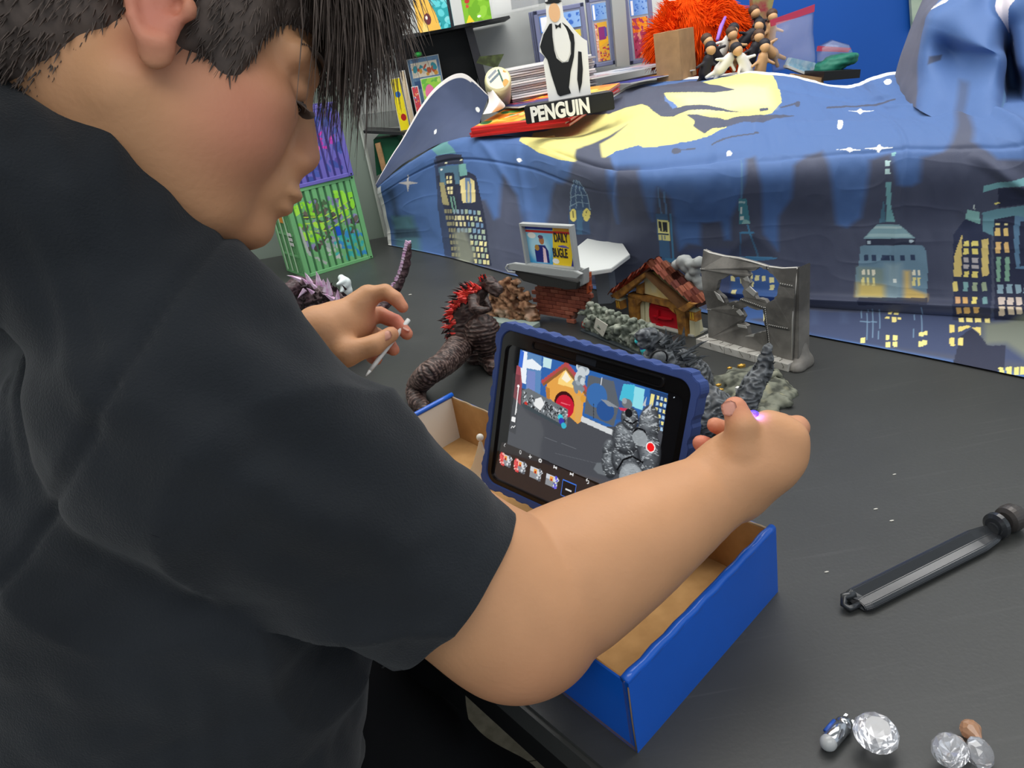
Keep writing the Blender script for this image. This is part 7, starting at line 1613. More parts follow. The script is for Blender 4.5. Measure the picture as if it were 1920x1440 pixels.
# --- charcoal one with its back to the camera behind the tablet
gm = thing('monster_figure', 'charcoal toy reptile with spiny back standing behind the tablet', 'toy', PZ(1340, 790))
s = SDF(np.array([.10, .80, -.005]), np.array([.42, 1.10, .20]), .0016); G = PY
s.chain([G(1300, 745, .98), G(1285, 715, .98), G(1262, 690, .985), G(1245, 668, .99), G(1240, 652, .99)], [.034, .036, .030, .022, .017], .006)
s.chain([G(1240, 652, .985), G(1228, 640, .98), G(1216, 634, .975)], [.016, .0135, .0125], .004)
s.cap(G(1218, 633, .972), G(1203, 630, .962), .0125, .0085, .004); s.cap(G(1217, 646, .968), G(1203, 645, .958), .0065, .005, .0015)
s.ell(G(1222, 624, .965), (.007, .006, .003), None, .002)
s.ell(G(1243, 676, .958), (.0185, .014, .018), None, .004)
s.chain([G(1222, 664, .985), G(1212, 680, .97), G(1200, 684, .965)], [.010, .008, .006], .003)
s.chain([PZ(1320, 772, .028), PZ(1335, 775, .020), PZ(1345, 790, .010)], [.036, .030, .020], .006)
tp2, tr2 = along([PZ(1335, 775, .022), PZ(1362, 790, .018), PZ(1385, 785, .018), G(1398, 755, .875), G(1412, 722, .88), G(1430, 695, .885), G(1436, 672, .885), G(1441, 648, .885)], [.024, .020, .0165, .0150, .0135, .0115, .0085, .0030], 30)
s.chain(tp2, tr2, .001)
creature_mesh('body', s, gm, ['#1c1d1e', '#55585b', '#a2a6a9'], .0016, 120)
ring = G(1236, 672, .938); bm = bmesh.new(); bmesh.ops.create_uvsphere(bm, u_segments=20, v_segments=10, radius=.0095); bmesh.ops.scale(bm, vec=(1, .5, 1), verts=bm.verts); bmesh.ops.translate(bm, vec=ring, verts=bm.verts); bm_obj('shoulder_joint', bm, mat('grey_joint', '#6c6f70', rough=.5, noise=.4, nscale=200), gm, True)
tube_obj('joint_gap', [ring + .0112*np.array([math.cos(a), .0, math.sin(a)]) + [0, .001, 0] for a in np.linspace(-.6, 3.9, 16)], .0012, BLK, gm)
sp = []; SPG = mat('spine_grey', '#5f6366', rough=.45, noise=.5, nscale=150, col2='#2c2e30')
gb = [(1242, 632), (1262, 640), (1282, 655), (1298, 676), (1306, 700), (1318, 722), (1330, 745), (1340, 760)]; gc = [(1238, 645), (1250, 662), (1262, 680), (1275, 700), (1290, 718), (1302, 736), (1316, 754), (1326, 770)]
for i in range(210):
    t_ = rr_.uniform(0, len(gb)-1.01); k = int(t_); f = t_-k; b_ = np.array(gb[k])*(1-f) + np.array(gb[k+1])*f; c_ = np.array(gc[k])*(1-f) + np.array(gc[k+1])*f
    w = rr_.random(); px = c_ + (b_-c_)*w*.9; y = .975 + rr_.uniform(-.022, .015); a = G(px[0], px[1], y)
    d = np.array([.9, -.15, .35]) + np.array([rr_.uniform(-.4, .4), rr_.uniform(-.4, .4), rr_.uniform(-.5, .5)]); sp.append((a, d, rr_.uniform(.010, .021)*(1.15 if w > .6 else .8), rr_.uniform(.0025, .0048)))
for (u, v, dx, dz, L_) in ((1249, 640, .05, 1, .022), (1258, 642, .0, 1, .018), (1281, 640, .1, 1, .024), (1296, 655, .9, .45, .028), (1300, 672, 1, .1, .024), (1270, 650, .5, .8, .020), (1312, 700, 1, -.1, .02)): sp.append((G(u, v, .97), [dx, -.1, dz], L_, .0042))
for i in range(110):
    k = rr_.randrange(2, 24); p = tp2[k]; a = rr_.uniform(0, 6.28); d = np.array([math.cos(a)*.7, -.4 + .5*math.sin(a), .6*math.sin(a)]); sp.append((p + unit(d)*tr2[k]*.85, d + [0, 0, .5], .006, .0026))
tag(cones('back_spines', sp, SPG, gm), kind='stuff')
# --- pink-spined one at the left behind the hand
pm_ = thing('monster_figure', 'dark toy reptile with pink and white spikes, left of the left hand', 'toy', PZ(640, 640))
s = SDF(np.array([-.62, 1.15, -.01]), np.array([-.10, 1.75, .24]), .002)
s.chain([G(560, 560, 1.40), G(600, 565, 1.40), G(630, 585, 1.40), G(650, 620, 1.42), G(655, 650, 1.42)], [.030, .034, .034, .036, .030], .008)
s.chain([G(585, 545, 1.40), G(560, 535, 1.38), G(540, 545, 1.36)], [.020, .016, .012], .005)
s.chain([PZ(640, 640, .03), PZ(655, 655, .01)], [.026, .016]); s.chain([PZ(590, 645, .03), PZ(600, 665, .01)], [.026, .016])
tp3, tr3 = along([G(655, 625, 1.42), G(690, 600, 1.46), G(715, 575, 1.50), G(737, 547, 1.52), G(752, 522, 1.53), G(761, 495, 1.53), G(765, 470, 1.53), G(767, 456, 1.53)], [.026, .018, .013, .0105, .0090, .0085, .0065, .0035], 30)
s.chain(tp3, tr3, .001)
creature_mesh('body', s, pm_, ['#1d1214', '#4a363a', '#7a6468'], .0016, 110)
PK = mat('pink_spike', '#cf9cc4', rough=.45, noise=.3, nscale=120, col2='#e6d4e4'); tp_ = []; td = []
for i in range(150):
    k = rr_.randrange(8, 30); p = tp3[k]; d = np.array([-.75, -.85, .25]) + np.array([rr_.uniform(-.25, .25)]*3); tp_.append((p + unit(d)*tr3[k]*.8, d + [0, 0, .9], .010, .0045))
for i in range(50): k = rr_.randrange(24, 30); p = tp3[k]; a = rr_.uniform(0, 6.28); tp_.append((p, [math.cos(a), math.sin(a), .8], .007, .0045))
for (u, v, dx, dz, L_, r) in ((560, 524, -.6, .5, .022, .006), (575, 530, -.5, .9, .014, .005), (580, 528, -.1, 1, .020, .007), (598, 530, .1, 1, .024, .007), (590, 538, -.3, .6, .016, .006), (610, 545, .2, 1, .016, .006), (617, 548, .2, 1, .030, .008), (606, 535, .2, .6, .014, .006), (633, 562, .3, 1, .022, .006), (622, 560, -.4, .5, .02, .007), (636, 572, .8, -.4, .030, .007), (645, 585, .7, -.6, .02, .006), (585, 548, -.2, .4, .014, .006), (570, 545, -.7, -.5, .018, .005)): tp_.append((G(u, v, 1.355), [dx, -.15, dz], L_, r))
cones('pink_spikes', tp_, PK, pm_)['kind'] = 'stuff'
for i in range(70): td.append((G(rr_.uniform(565, 650), rr_.uniform(535, 600), 1.365), [rr_.uniform(-.6, .6), -.3, rr_.uniform(.1, 1)], .012, .003))
tag(cones('dark_spikes', td, SPB, pm_), kind='stuff')
wc = thing('white_claw', 'white curved toy claw standing behind the left hand', 'toy', PZ(655, 610))
s = SDF(G(645, 550, 1.52) - .11, G(645, 550, 1.52) + .11, .0018); s.chain([G(640, 521, 1.52), G(647, 530, 1.52), G(651, 545, 1.52), G(649, 560, 1.52), G(648, 585, 1.52), G(652, 612, 1.52)], [.007, .011, .010, .006, .004, .005], .004); s.cap(G(643, 528, 1.51), G(633, 533, 1.50), .007, .003, .004); s.cap(G(645, 536, 1.51), G(640, 548, 1.50), .007, .003, .004)
link('claw', s.mesh('claw'), mat('white_claw', '#d4dedd', rough=.45), wc, True)
# ---------------------------------------------------------------- blue shipping tray
bA = np.array([.044, .420, 0]); bB = np.array([.2095, .566, 0]); bC = np.array([-.0875, .996, 0]); bD = bA + bC - bB; bH = .070; Z3 = np.array([0, 0, 1.])
BLU = mat('blue_carton', '#0a58c0', rough=.32, spec=.5, coat=.4, noise=.08, nscale=12); KRF = mat('kraft_inside', '#b48a55', rough=.85, noise=.2, nscale=45, col2='#a37a48'); WHC = mat('white_liner', '#d9d3c8', rough=.75)
tr_ = thing('shipping_tray', 'open blue cardboard tray with kraft inside holding the tablet', 'box', .25*(bA+bB+bC+bD))
def wall(name, p, q, inn, m_out, m_in, h, th=.0035, parent=tr_, z0=0.0):
    p = p + Z3*z0; q = q + Z3*z0; k = unit(inn)
    def sl(nm, a0, a1, m, par, hh=h):
        v = [p+k*a0, q+k*a0, q+k*a1, p+k*a1]; v = v + [x + Z3*(hh-z0) for x in v]; return pyd(nm, v, [(3, 2, 1, 0), (4, 5, 6, 7), (0, 1, 5, 4), (1, 2, 6, 5), (2, 3, 7, 6), (3, 0, 4, 7)], m, par)
    o = sl(name, 0, th*.55, m_out, parent); sl('liner', th*.55, th, m_in, o, h - .0004); return o
c4 = .25*(bA+bB+bC+bD); mdir = unit(bB-bA); ldir_ = unit(bC-bB)
pyd('floor_panel', [p + Z3*z for z in (.0005, .004) for p in (bA, bB, bC, bD)], [(3, 2, 1, 0), (4, 5, 6, 7), (0, 1, 5, 4), (1, 2, 6, 5), (2, 3, 7, 6), (3, 0, 4, 7)], KRF, tr_)
wall('near_wall', bA, bD, mdir, BLU, KRF, bH-.001); wall('back_wall', bB, bC, -mdir, BLU, KRF, bH-.002)
e1 = wall('right_wall', bA - ldir_*.001, bB - ldir_*.001, ldir_, BLU, KRF, bH, .007); wall('left_wall', bD, bC, -ldir_, BLU, WHC, bH, .005)
# rolled top edges, seams at the corners
n_ = 30; bm = bmesh.new(); pts = [bA + (bB-bA)*t + Z3*(bH + .0005) + ldir_*.003 + np.array([0, 0, .0006*math.sin(t*43)]) for t in np.linspace(0, 1, n_)]; tube(bm, pts, [.0042 + .0003*math.sin(i*1.7) for i in range(n_)], 10); bm_obj('rolled_edge', bm, BLU, tr_, True)
bm = bmesh.new(); pts = [bD + (bC-bD)*t + Z3*(bH + .0005) - ldir_*.003 for t in np.linspace(0, 1, 12)]; tube(bm, pts, .0038, 8); bm_obj('rolled_edge', bm, BLU, tr_, True)
tube_obj('torn_edge', [bB + (bC-bB)*t + Z3*(bH - .002 + .0006*math.sin(t*90)) - mdir*.002 for t in np.linspace(.0, 1, 40)], .0013, mat('torn_kraft', '#9a8468', rough=.9), tr_, 6)
for p, dz in ((bA, 0), (bA + np.array([.0012, .001, 0]), .002)): tube_obj('corner_seam', [p + Z3*.001, p + Z3*.03 + ldir_*.0006, p + Z3*(bH-.004)], .0007, mat('corrugation', '#6e5a44', rough=.9), tr_, 6)
# translucent plastic stand with a ball tip
sb = PZ(893, 905, .005); st_ = thing('figure_stand', 'translucent white plastic figure stand with ball tip left of the tablet', 'stand', sb)
FR = mat('frosted_plastic', '#dcd8cc', rough=.35, alpha=.78, sss=.2)
SVp = VP(sb, unit(np.array([.75, -.66, 0]))); SVp2 = SVp
outl = [(874, 897), (888, 868), (896, 840), (898, 828), (903, 828), (906, 842), (914, 856), (920, 880), (922, 905), (905, 902), (895, 906)]
SVp.plate('fin', outl, -.0012, .0012, FR, st_, .0006)
x_, z_ = SVp(900, 820); bm = bmesh.new(); bmesh.ops.create_uvsphere(bm, u_segments=20, v_segments=12, radius=.0046); bmesh.ops.translate(bm, vec=SVp.W(x_, 0, z_), verts=bm.verts); bm_obj('ball_tip', bm, FR, st_, True)
bm = bmesh.new(); lathe(bm, [(.018, 0), (.018, .0015), (.016, .0025)], 30, frame(SVp.W(.006, 0, -.0), (1, 0, 0))); bm_obj('foot_disc', bm, FR, st_)
# ---------------------------------------------------------------- tablet
_k = .256/.25
TL = CAMP + ray(940, 602)*(.853*_k); TRc = CAMP + ray(1318, 706)*(.714*_k); BL = CAMP + ray(905, 905)*(.906*_k)
e1_ = TRc - TL; W = np.linalg.norm(e1_); e2_ = TL - BL; Hh = np.linalg.norm(e2_); xx_ = unit(e1_); zz_ = unit(e2_ - e2_.dot(xx_)*xx_); yy_ = np.cross(zz_, xx_)
TMx = np.eye(4); TMx[:3, 0] = xx_; TMx[:3, 1] = yy_; TMx[:3, 2] = zz_; TMx[:3, 3] = BL
def tl_(u, v):
    d = ray(u, v); p = CAMP + d*((BL-CAMP).dot(yy_)/d.dot(yy_)) - BL; return (p.dot(xx_), p.dot(zz_))
tab = thing('tablet', 'tablet in a rugged blue case showing a stop-motion scene, leaning in the tray', 'tablet', BL + .5*e1_)
def rr(x0, z0, x1, z1, r, n=8):
    o = []
    for cx, cz, a0 in ((x1-r, z0+r, -math.pi/2), (x1-r, z1-r, 0), (x0+r, z1-r, math.pi/2), (x0+r, z0+r, math.pi)):
        for i in range(n+1): a = a0 + i*math.pi/2/n; o.append((cx + r*math.cos(a), cz + r*math.sin(a)))
    return o
CASE = mat('blue_rubber', '#33477e', rough=.55, spec=.35, bump=.0001, bscale=500); GLS = mat('black_glass', '#070809', rough=.06, spec=.5, coat=.6)
def ringplate(name, outer, inner, y0, y1, m, parent):
    from mathutils.geometry import tessellate_polygon
    loops = [outer, inner]; flat = outer + inner; n = len(flat); tris = tessellate_polygon([[Vector((p[0], p[1], 0)) for p in l] for l in loops])
    vs = [xf(TMx, (p[0], y, p[1])) for y in (y0, y1) for p in flat]; fs = [tuple(t) for t in tris] + [(t[0]+n, t[2]+n, t[1]+n) for t in tris]; o = 0
    for l in loops:
        for i in range(len(l)): a = o+i; b = o+(i+1) % len(l); fs.append((a, b, b+n, a+n))
        o += len(l)
    ob = pyd(name, vs, fs, m, parent); bm = bmesh.new(); bm.from_mesh(ob.data); bmesh.ops.recalc_face_normals(bm, faces=bm.faces); bmesh.ops.bevel(bm, geom=[e for e in bm.edges if len(e.link_faces) == 2 and e.calc_face_angle(0) > 1.0], offset=.0008, segments=2, affect='EDGES'); bm.to_mesh(ob.data); bm.free(); return ob
# scalloped bumper: outline with shallow bumps
base = rr(0, 0, W, Hh, .018, 10); outl = []
for i in range(len(base)):
    a = np.array(base[i]); b = np.array(base[(i+1) % len(base)]); k = max(1, int(np.linalg.norm(b-a)/.004))
    for q_ in range(k): outl.append(a + (b-a)*q_/k)
cc_ = np.array([W/2, Hh/2]); acc = 0; o2 = []
for i, p in enumerate(outl):
    acc += np.linalg.norm(p - outl[i-1]) if i else 0; dd_ = unit(p-cc_); bump_ = .0014*(1 if (acc % .021) < .013 else -.4); cor = .0018 if min(abs(p[0]), abs(p[0]-W)) < .028 and min(abs(p[1]), abs(p[1]-Hh)) < .028 else 0
    nx = 0.0; o2.append(tuple(p + dd_*(bump_ + cor)))
ringplate('bumper', o2, rr(.007, .007, W-.007, Hh-.007, .015), -.004, .014, CASE, tab)
prism_obj('back_shell', rr(.002, .002, W-.002, Hh-.002, .017), -.017, -.008, CASE, tab, TMx @ TEXTROT)
ringplate('front_rim', rr(.0068, .0068, W-.0068, Hh-.0068, .015), rr(.014, .0125, W-.014, Hh-.023, .009), -.0025, .002, mat('black_rim', '#0b0b0c', rough=.25, coat=.4), tab)
# pen slot rail along the top
s0 = tl_(1004, 640); s1 = tl_(1243, 703); zc = Hh-.0155; 
ringplate('pen_slot', rr(s0[0]-.003, zc-.0062, s1[0]+.005, zc+.0062, .006), rr(s0[0], zc-.0042, s1[0]+.002, zc+.0042, .004), -.0045, -.0022, mat('slot_rim', '#1a1a1c', rough=.2, coat=.6, metal=.3), tab)
box_obj('camera_patch', (W*.44, -.0030, zc-.004), (W*.54, -.0024, zc+.003), mat('dark_patch', '#20242a', rough=.2), tab, TMx)
# screen
x0 = .0135; z0 = .012; SW = W-.027; SH = Hh-.035
cv = Canvas(SW, SH, 390, '#060607')
def q(pts): return [(a-x0, b-z0) for a, b in (tl_(u, v) for u, v in pts)]
def SP(pts, col, a=1, soft=0): cv.poly(q(pts), col, a, soft)
def SE(u, v, r, col, a=1, ry=None): c_ = q([(u, v)])[0]; cv.ell(c_[0], c_[1], r, ry or r, col, a)
SP([(940, 830), (950, 830), (1225, 960), (1225, 1060), (918, 920)], '#2b2525')
vid = [(975, 655), (1252, 739), (1230, 925), (1190, 925), (950, 832)]; SP([(975, 655), (1252, 739), (1222, 950), (950, 832)], '#4a4c52')
SP([(975, 655), (1252, 739), (1243, 800), (1135, 800), (966, 722)], '#2e62a8')
for pts, c_ in (([(975, 657), (990, 661), (985, 720), (972, 716)], '#e8eef6'), ([(975, 657), (982, 659), (978, 690), (972, 688)], '#3a6ad0'), ([(988, 660), (1015, 668), (1012, 740), (985, 730)], '#5a86b8'), ([(1018, 669), (1034, 674), (1032, 692), (1017, 688)], '#bfe0e4'), ([(1130, 705), (1180, 716), (1175, 790), (1120, 780)], '#3a5a90'), ([(1168, 720), (1190, 722), (1186, 760), (1160, 750)], '#48b8d4'), ([(1190, 724), (1208, 730), (1204, 770), (1184, 762)], '#8fd8e4'), ([(1218, 730), (1252, 740), (1243, 800), (1216, 795)], '#23406e')): SP(pts, c_)
for i in range(6):
    for j in range(3): a_, b_ = 1231 + j*7 - i*1.5, 742 + i*11 + j*2; SP([(a_, b_), (a_+4.5, b_+1), (a_+4, b_+8), (a_-.5, b_+7)], ['#e8dc8c', '#a8c8e4'][(i+j) % 2])
SP([(1220, 738), (1227, 740), (1222, 770), (1215, 768)], '#e8dc8c')
SP([(983, 676), (997, 673), (1015, 688), (1012, 695), (985, 690)], '#e6edf4'); SP([(988, 694), (1003, 697), (1002, 735), (986, 728)], '#7486c0')     # platform
SP([(968, 685), (975, 688), (978, 720), (975, 760), (962, 745)], '#9a4a54'); cv.line(q([(971, 722), (967, 775)]), .0012, '#f0f0f0')
# house
SP([(1022, 733), (1026, 715), (1060, 690), (1095, 735), (1090, 790), (1082, 795), (1027, 745)], '#e0a04a'); SP([(1046, 712), (1060, 690), (1076, 714), (1074, 728), (1045, 720)], '#f6d27c'); SP([(1052, 710), (1060, 696), (1070, 712), (1062, 718)], '#f4ecd4')
for k in range(9): SE(1018 + k*5.2, 716 - k*3.9, .0030, '#b04a4a'); SE(1063 + k*4.4, 686 + k*5.6, .0030, '#b04a50')
cv.line(q([(1017, 722), (1060, 690)]), .0032, '#8a5a34'); cv.line(q([(1060, 690), (1100, 742)]), .0032, '#8a5a34')
SE(1057, 757, .0135, '#3a1014'); SE(1058, 762, .0125, '#c41a34'); cv.line(q([(1050, 755), (1068, 760)]), .0010, '#e86a7a'); SP([(1022, 725), (1030, 728), (1030, 752), (1024, 748)], '#b87a34'); SP([(1078, 740), (1090, 744), (1086, 792), (1077, 790)], '#d8a458'); SE(1093, 748, .0040, '#d89a3a')
cv.mottle(*q([(1078, 730)])[0], *q([(1098, 690)])[0], ['#9aa4ac', '#c4ccd0', '#7a848c'], 24, .006, 4)
# metal wall
SP([(1102, 703), (1150, 715), (1160, 760), (1150, 800), (1095, 775)], '#5a6068'); SE(1118, 742, .0130, '#3a6aa8'); SE(1134, 770, .0110, '#2a5290'); cv.line(q([(1128, 708), (1126, 722)]), .0010, '#c8ccd0'); cv.line(q([(1112, 757), (1112, 785)]), .0008, '#2c2e32'); SP([(1125, 748), (1140, 752), (1160, 765), (1140, 762)], '#8a9098')
SP([(1090, 780), (1152, 808), (1150, 818), (1088, 790)], '#cfd2d4')
# stone wall, creature
SP([(978, 732), (990, 728), (1064, 768), (1062, 800), (1056, 803), (978, 757)], '#6a7074'); 
pq = q([(982, 735), (1060, 775)]); rr__ = random.Random(8)
for _ in range(150):
    f = rr__.random(); c1 = q([(980 + 82*f, 733 + 36*f + rr__.uniform(2, 27))])[0]; cv.ell(c1[0], c1[1], .0016, .0008, rr__.choice(['#c4cace', '#2c3034', '#8e9498', '#1c1e22']), 1, rr__.uniform(0, 3))
SP([(1003, 748), (1014, 745), (1020, 758), (1012, 770), (1000, 760)], '#e4e6e6'); SE(985, 757, .0024, '#c03a34'); SP([(980, 756), (1060, 800), (1060, 806), (978, 763)], '#3f4a50')
SE(1050, 783, .0035, '#38c4d4'); SE(1052, 790, .0038, '#3a3aa8'); SE(1056, 798, .0034, '#38b0c8')
# charcoal toy reptile on the screen, as light and dark relief
def blob(pts, c_): SP(pts, c_, 1, .0006)
def part(u, v, r, ry, rot=0, c0='#54585d'):
    c1 = q([(u, v)])[0]; cv.ell(c1[0], c1[1], r, ry, '#2c2e32', 1, rot, .0008); cv.ell(c1[0]-r*.10, c1[1]+ry*.12, r*.82, ry*.82, c0, 1, rot, .0025); cv.ell(c1[0]-r*.2, c1[1]+ry*.3, r*.42, ry*.36, '#8e9499', .7, rot, .003)
    for _ in range(int(r*ry*4e5)):
        a_ = rr__.uniform(0, 6.28); w_ = math.sqrt(rr__.random())*.9; cv.ell(c1[0] + r*w_*math.cos(a_), c1[1] + ry*w_*math.sin(a_), .0016, .0005, rr__.choice(['#a4aaae', '#b8bec2', '#34373a', '#44484c']), .75, rr__.uniform(-.5, .6))
blob([(1112, 880), (1118, 868), (1140, 868), (1150, 880), (1140, 894), (1120, 888)], '#6c7176'); blob([(1198, 780), (1232, 770), (1232, 880), (1200, 900)], '#3c4044')
part(1215, 800, .012, .022); part(1216, 855, .013, .024); part(1142, 868, .010, .017, .2); part(1172, 860, .0175, .020); part(1172, 822, .0165, .0175); part(1180, 785, .0105, .012, .3); part(1140, 838, .0045, .010, -.6); part(1185, 905, .0165, .021, .1, '#8c9196')
SE(1175, 757, .0062, '#6c7074', 1, .0050); SE(1170, 752, .0030, '#9aa0a4'); SP([(1159, 764), (1175, 766), (1178, 772), (1163, 770)], '#c83a58'); SE(1178, 775, .0045, '#16171a')
cv.line(q([(1168, 787), (1184, 795), (1196, 788)]), .0016, '#101113'); cv.line(q([(1192, 825), (1186, 812), (1194, 803), (1206, 806), (1212, 818)]), .0018, '#0c0d0f'); SE(1199, 822, .0090, '#9ea4a8', .8, .0080); cv.line(q([(1156, 882), (1168, 862), (1185, 856), (1205, 868)]), .0020, '#0c0d0f'); SE(1183, 900, .0150, '#a8aeb2', .55, .0170)
for u_, v_, a_ in ((1208, 770, .9), (1214, 780, .5), (1216, 765, 1.2), (1220, 795, .3), (1207, 758, 1.4)): c1 = q([(u_, v_)])[0]; cv.poly([(c1[0]-.002, c1[1]-.002), (c1[0]+.002, c1[1]-.002), (c1[0]+.008*math.cos(a_), c1[1]+.008*math.sin(a_))], '#b9bec2')
SE(1219, 839, .0054, '#f4f2f0'); SE(1219, 839, .0044, '#f01a1c')
# scuffed grey table light in the picture, slider, buttons
for _ in range(60): c1 = q([(rr__.uniform(965, 1130), rr__.uniform(800, 855))])[0]; 
cv.line(q([(1020, 820), (1080, 842)]), .0005, '#7a7e84', .6); cv.line(q([(1040, 850), (1130, 872)]), .0005, '#6a6e74', .6)
SP([(961, 700), (975, 704), (966, 815), (953, 808)], '#26262a', .45); cv.line(q([(972, 722), (965, 778)]), .0013, '#f2f2f2'); SE(971, 724, .0016, '#ffffff'); SP([(959, 781), (966, 783), (965, 792), (958, 790)], '#e8e8e8'); cv.line(q([(957, 803), (960, 799), (962, 802), (965, 798)]), .0008, '#f0f0f0')
cv.line(q([(947, 832), (944, 835), (946, 838)]), .0007, '#d8d8d8'); SE(975, 848, .0016, '#c8c8c8', 1, .0024); SE(975, 848, .0009, '#2b2525', 1, .0016); cv.line(q([(990, 856), (996, 857)]), .0008, '#f0f0f0'); cv.line(q([(993, 853), (993, 860)]), .0008, '#f0f0f0'); SE(1012, 864, .0024, '#d8d8d8'); SE(1012, 864, .0010, '#2b2525')
for u_, v_, d_ in ((1041, 877, 1), (1070, 889, -1)): c1 = q([(u_, v_)])[0]; cv.poly([(c1[0]-.002*d_, c1[1]), (c1[0]+.0018*d_, c1[1]+.0018), (c1[0]+.0018*d_, c1[1]-.0018)], '#e8e8e8'); cv.rect(c1[0]-.0024*d_ - .0004, c1[1]-.0018, c1[0]-.0024*d_ + .0004, c1[1]+.0018, '#e8e8e8')
cv.line(q([(1099, 900), (1103, 902), (1103, 906), (1100, 907)]), .0009, '#e0e0e0'); cv.line(q([(1101, 898), (1098, 900), (1100, 903)]), .0008, '#e0e0e0')
def thumb(u, v, red, blue):
    c1 = q([(u, v)])[0]; w, h = .0165, .0130; x, y = c1[0]-w/2, c1[1]-h/2; cv.rect(x, y, x+w, y+h, '#8a8e94'); cv.rect(x, y+h*.6, x+w, y+h, '#c8cdd4'); cv.rect(x+w*.35, y+h*.5, x+w*.62, y+h*.9, '#e8a04a'); cv.rect(x+w*.42, y+h*.5, x+w*.56, y+h*.7, '#a01a24')
    if red: cv.mottle(x, y, x+w*.35, y+h, ['#e05a5a', '#c83a40', '#f0b0a8'], 30, .0020, 3)
    cv.mottle(x+w*.7, y, x+w, y+h, ['#d4d8dc', '#5a6068'] + (['#4a48d8', '#6a60e0'] if blue else []), 20, .0018, 4)
thumb(947, 863, 1, 0); thumb(974, 875, 1, 0); thumb(1003, 888, 0, 0); thumb(1033, 902, 0, 1)
c1 = q([(1065, 919)])[0]; w, h = .0185, .0185; cv.rect(c1[0]-w/2, c1[1]-h/2, c1[0]+w/2, c1[1]+h/2, '#3a78e0'); cv.rect(c1[0]-w/2+.0007, c1[1]-h/2+.0007, c1[0]+w/2-.0007, c1[1]+h/2-.0007, '#141417'); cv.rect(c1[0]-.004, c1[1]-.0009, c1[0]+.004, c1[1]+.0009, '#d8d8d8')
for k in range(4): cv.rect(c1[0]-.0026+k*.0018, c1[1]-.0009, c1[0]-.0022+k*.0018, c1[1]+.0009, '#141417')
SE(1263, 745, .0006, '#d8e4f0'); SE(1150, 694, .0005, '#d8e4f0')
sm = bpy.data.materials.new('lit_screen'); sm.use_nodes = True; b_ = sm.node_tree.nodes['Principled BSDF']; b_.inputs['Base Color'].default_value = (.004, .004, .005, 1); b_.inputs['Roughness'].default_value = .07; b_.inputs['Coat Weight'].default_value = .3
vc = sm.node_tree.nodes.new('ShaderNodeVertexColor'); vc.layer_name = 'Col'; sm.node_tree.links.new(vc.outputs['Color'], b_.inputs['Emission Color']); b_.inputs['Emission Strength'].default_value = 1.05
L_ = TMx.copy(); L_[:3, 3] = xf(TMx, (x0, .0008, z0)); cv.obj('screen', L_, sm, tab)
prism_obj('glass_slab', rr(.010, .010, W-.010, Hh-.010, .012), -.009, -.0012, GLS, tab, TMx @ TEXTROT)
# ---------------------------------------------------------------- held things
sy = thing('stylus', 'thin white stylus held in the left hand', 'stylus', PD(686, 705, .785))
a = PD(686, 705, .778); b = PD(746, 626, .800); b2 = b + (b-a)*.35
tube_obj('barrel', [a + (b-a)*.12, a + (b-a)*.3, b, b2], [.0019, .0024, .0024, .0024], mat('white_barrel', '#cfcfcc', rough=.35), sy); tube_obj('nib', [a, a + (b-a)*.12], [.0006, .0019], WH, sy)
lp = PD(1412, 779, .662); lt = thing('led_light', 'small glowing violet LED light pinched in the right hand', 'light', lp)
tube_obj('barrel', [lp + unit(cz)*-.004, lp - unit(cz)*.03 - cy_*.02], [.0045, .0045], BLK, lt)
bm = bmesh.new(); bmesh.ops.create_uvsphere(bm, u_segments=16, v_segments=10, radius=.0052); bmesh.ops.scale(bm, vec=(1, 1, .8), verts=bm.verts); bmesh.ops.translate(bm, vec=lp, verts=bm.verts); bm_obj('lens', bm, mat('violet_glow', '#4a30ff', rough=.3, emit=2.2), lt, True)
pl_ = bpy.data.lights.new('led_glow', 'POINT'); pl_.energy = .022; pl_.color = (.28, .12, 1); pl_.shadow_soft_size = .004; po = bpy.data.objects.new('led_glow', pl_); COL.objects.link(po); po.location = lp + np.array(cz)*.008; 
# ---------------------------------------------------------------- black clip handle
ba = PZ(1606, 1124, .008); bb_ = PZ(1868, 990, .010); bax = unit((bb_-ba)*[1, 1, 0]); BM = frame(ba*[1, 1, 0], bax); bLn = np.linalg.norm((bb_-ba)[:2])
BLP = mat('glossy_black', '#26282b', rough=.28, spec=.6, coat=.3); cl_ = thing('clip_handle', 'long faceted black plastic handle lying on the empty table', 'handle', ba)
sec = [(-.0125, .001), (.0125, .001), (.0135, .007), (.0085, .0145), (.006, .0150), (-.002, .0095), (-.0105, .0085), (-.0135, .0055)]; bm = bmesh.new(); rings = []
for x, k, sh in ((0, .80, .0), (.006, 1, 0), (bLn*.5, 1, 0), (bLn-.028, 1, 0), (bLn-.010, .82, .001), (bLn-.002, .62, .002)): rings.append([bm.verts.new(xf(BM, (x - (.006 if j in (2, 3, 4) and x < .01 else 0), y*k, z*k + sh))) for j, (y, z) in enumerate(sec)])
for i in range(len(rings)-1):
    for j in range(len(sec)): bm.faces.new((rings[i][j], rings[i][(j+1) % 8], rings[i+1][(j+1) % 8], rings[i+1][j]))
bm.faces.new(rings[0][::-1]); bm.faces.new(rings[-1]); bmesh.ops.recalc_face_normals(bm, faces=bm.faces); bmesh.ops.bevel(bm, geom=[e for e in bm.edges if e.calc_face_angle(0) > .3], offset=.0007, segments=2, affect='EDGES'); bm_obj('grip', bm, BLP, cl_)
XA = np.eye(4); XA[:3, 0] = BM[:3, 1]; XA[:3, 1] = [0, 0, 1]; XA[:3, 2] = bax
def axl(name, prof, x, z, m, seg=28): 
    A_ = XA.copy(); A_[:3, 3] = xf(BM, (x, 0, z)); bm = bmesh.new(); lathe(bm, prof, seg, A_); bm_obj(name, bm, m, cl_, False)
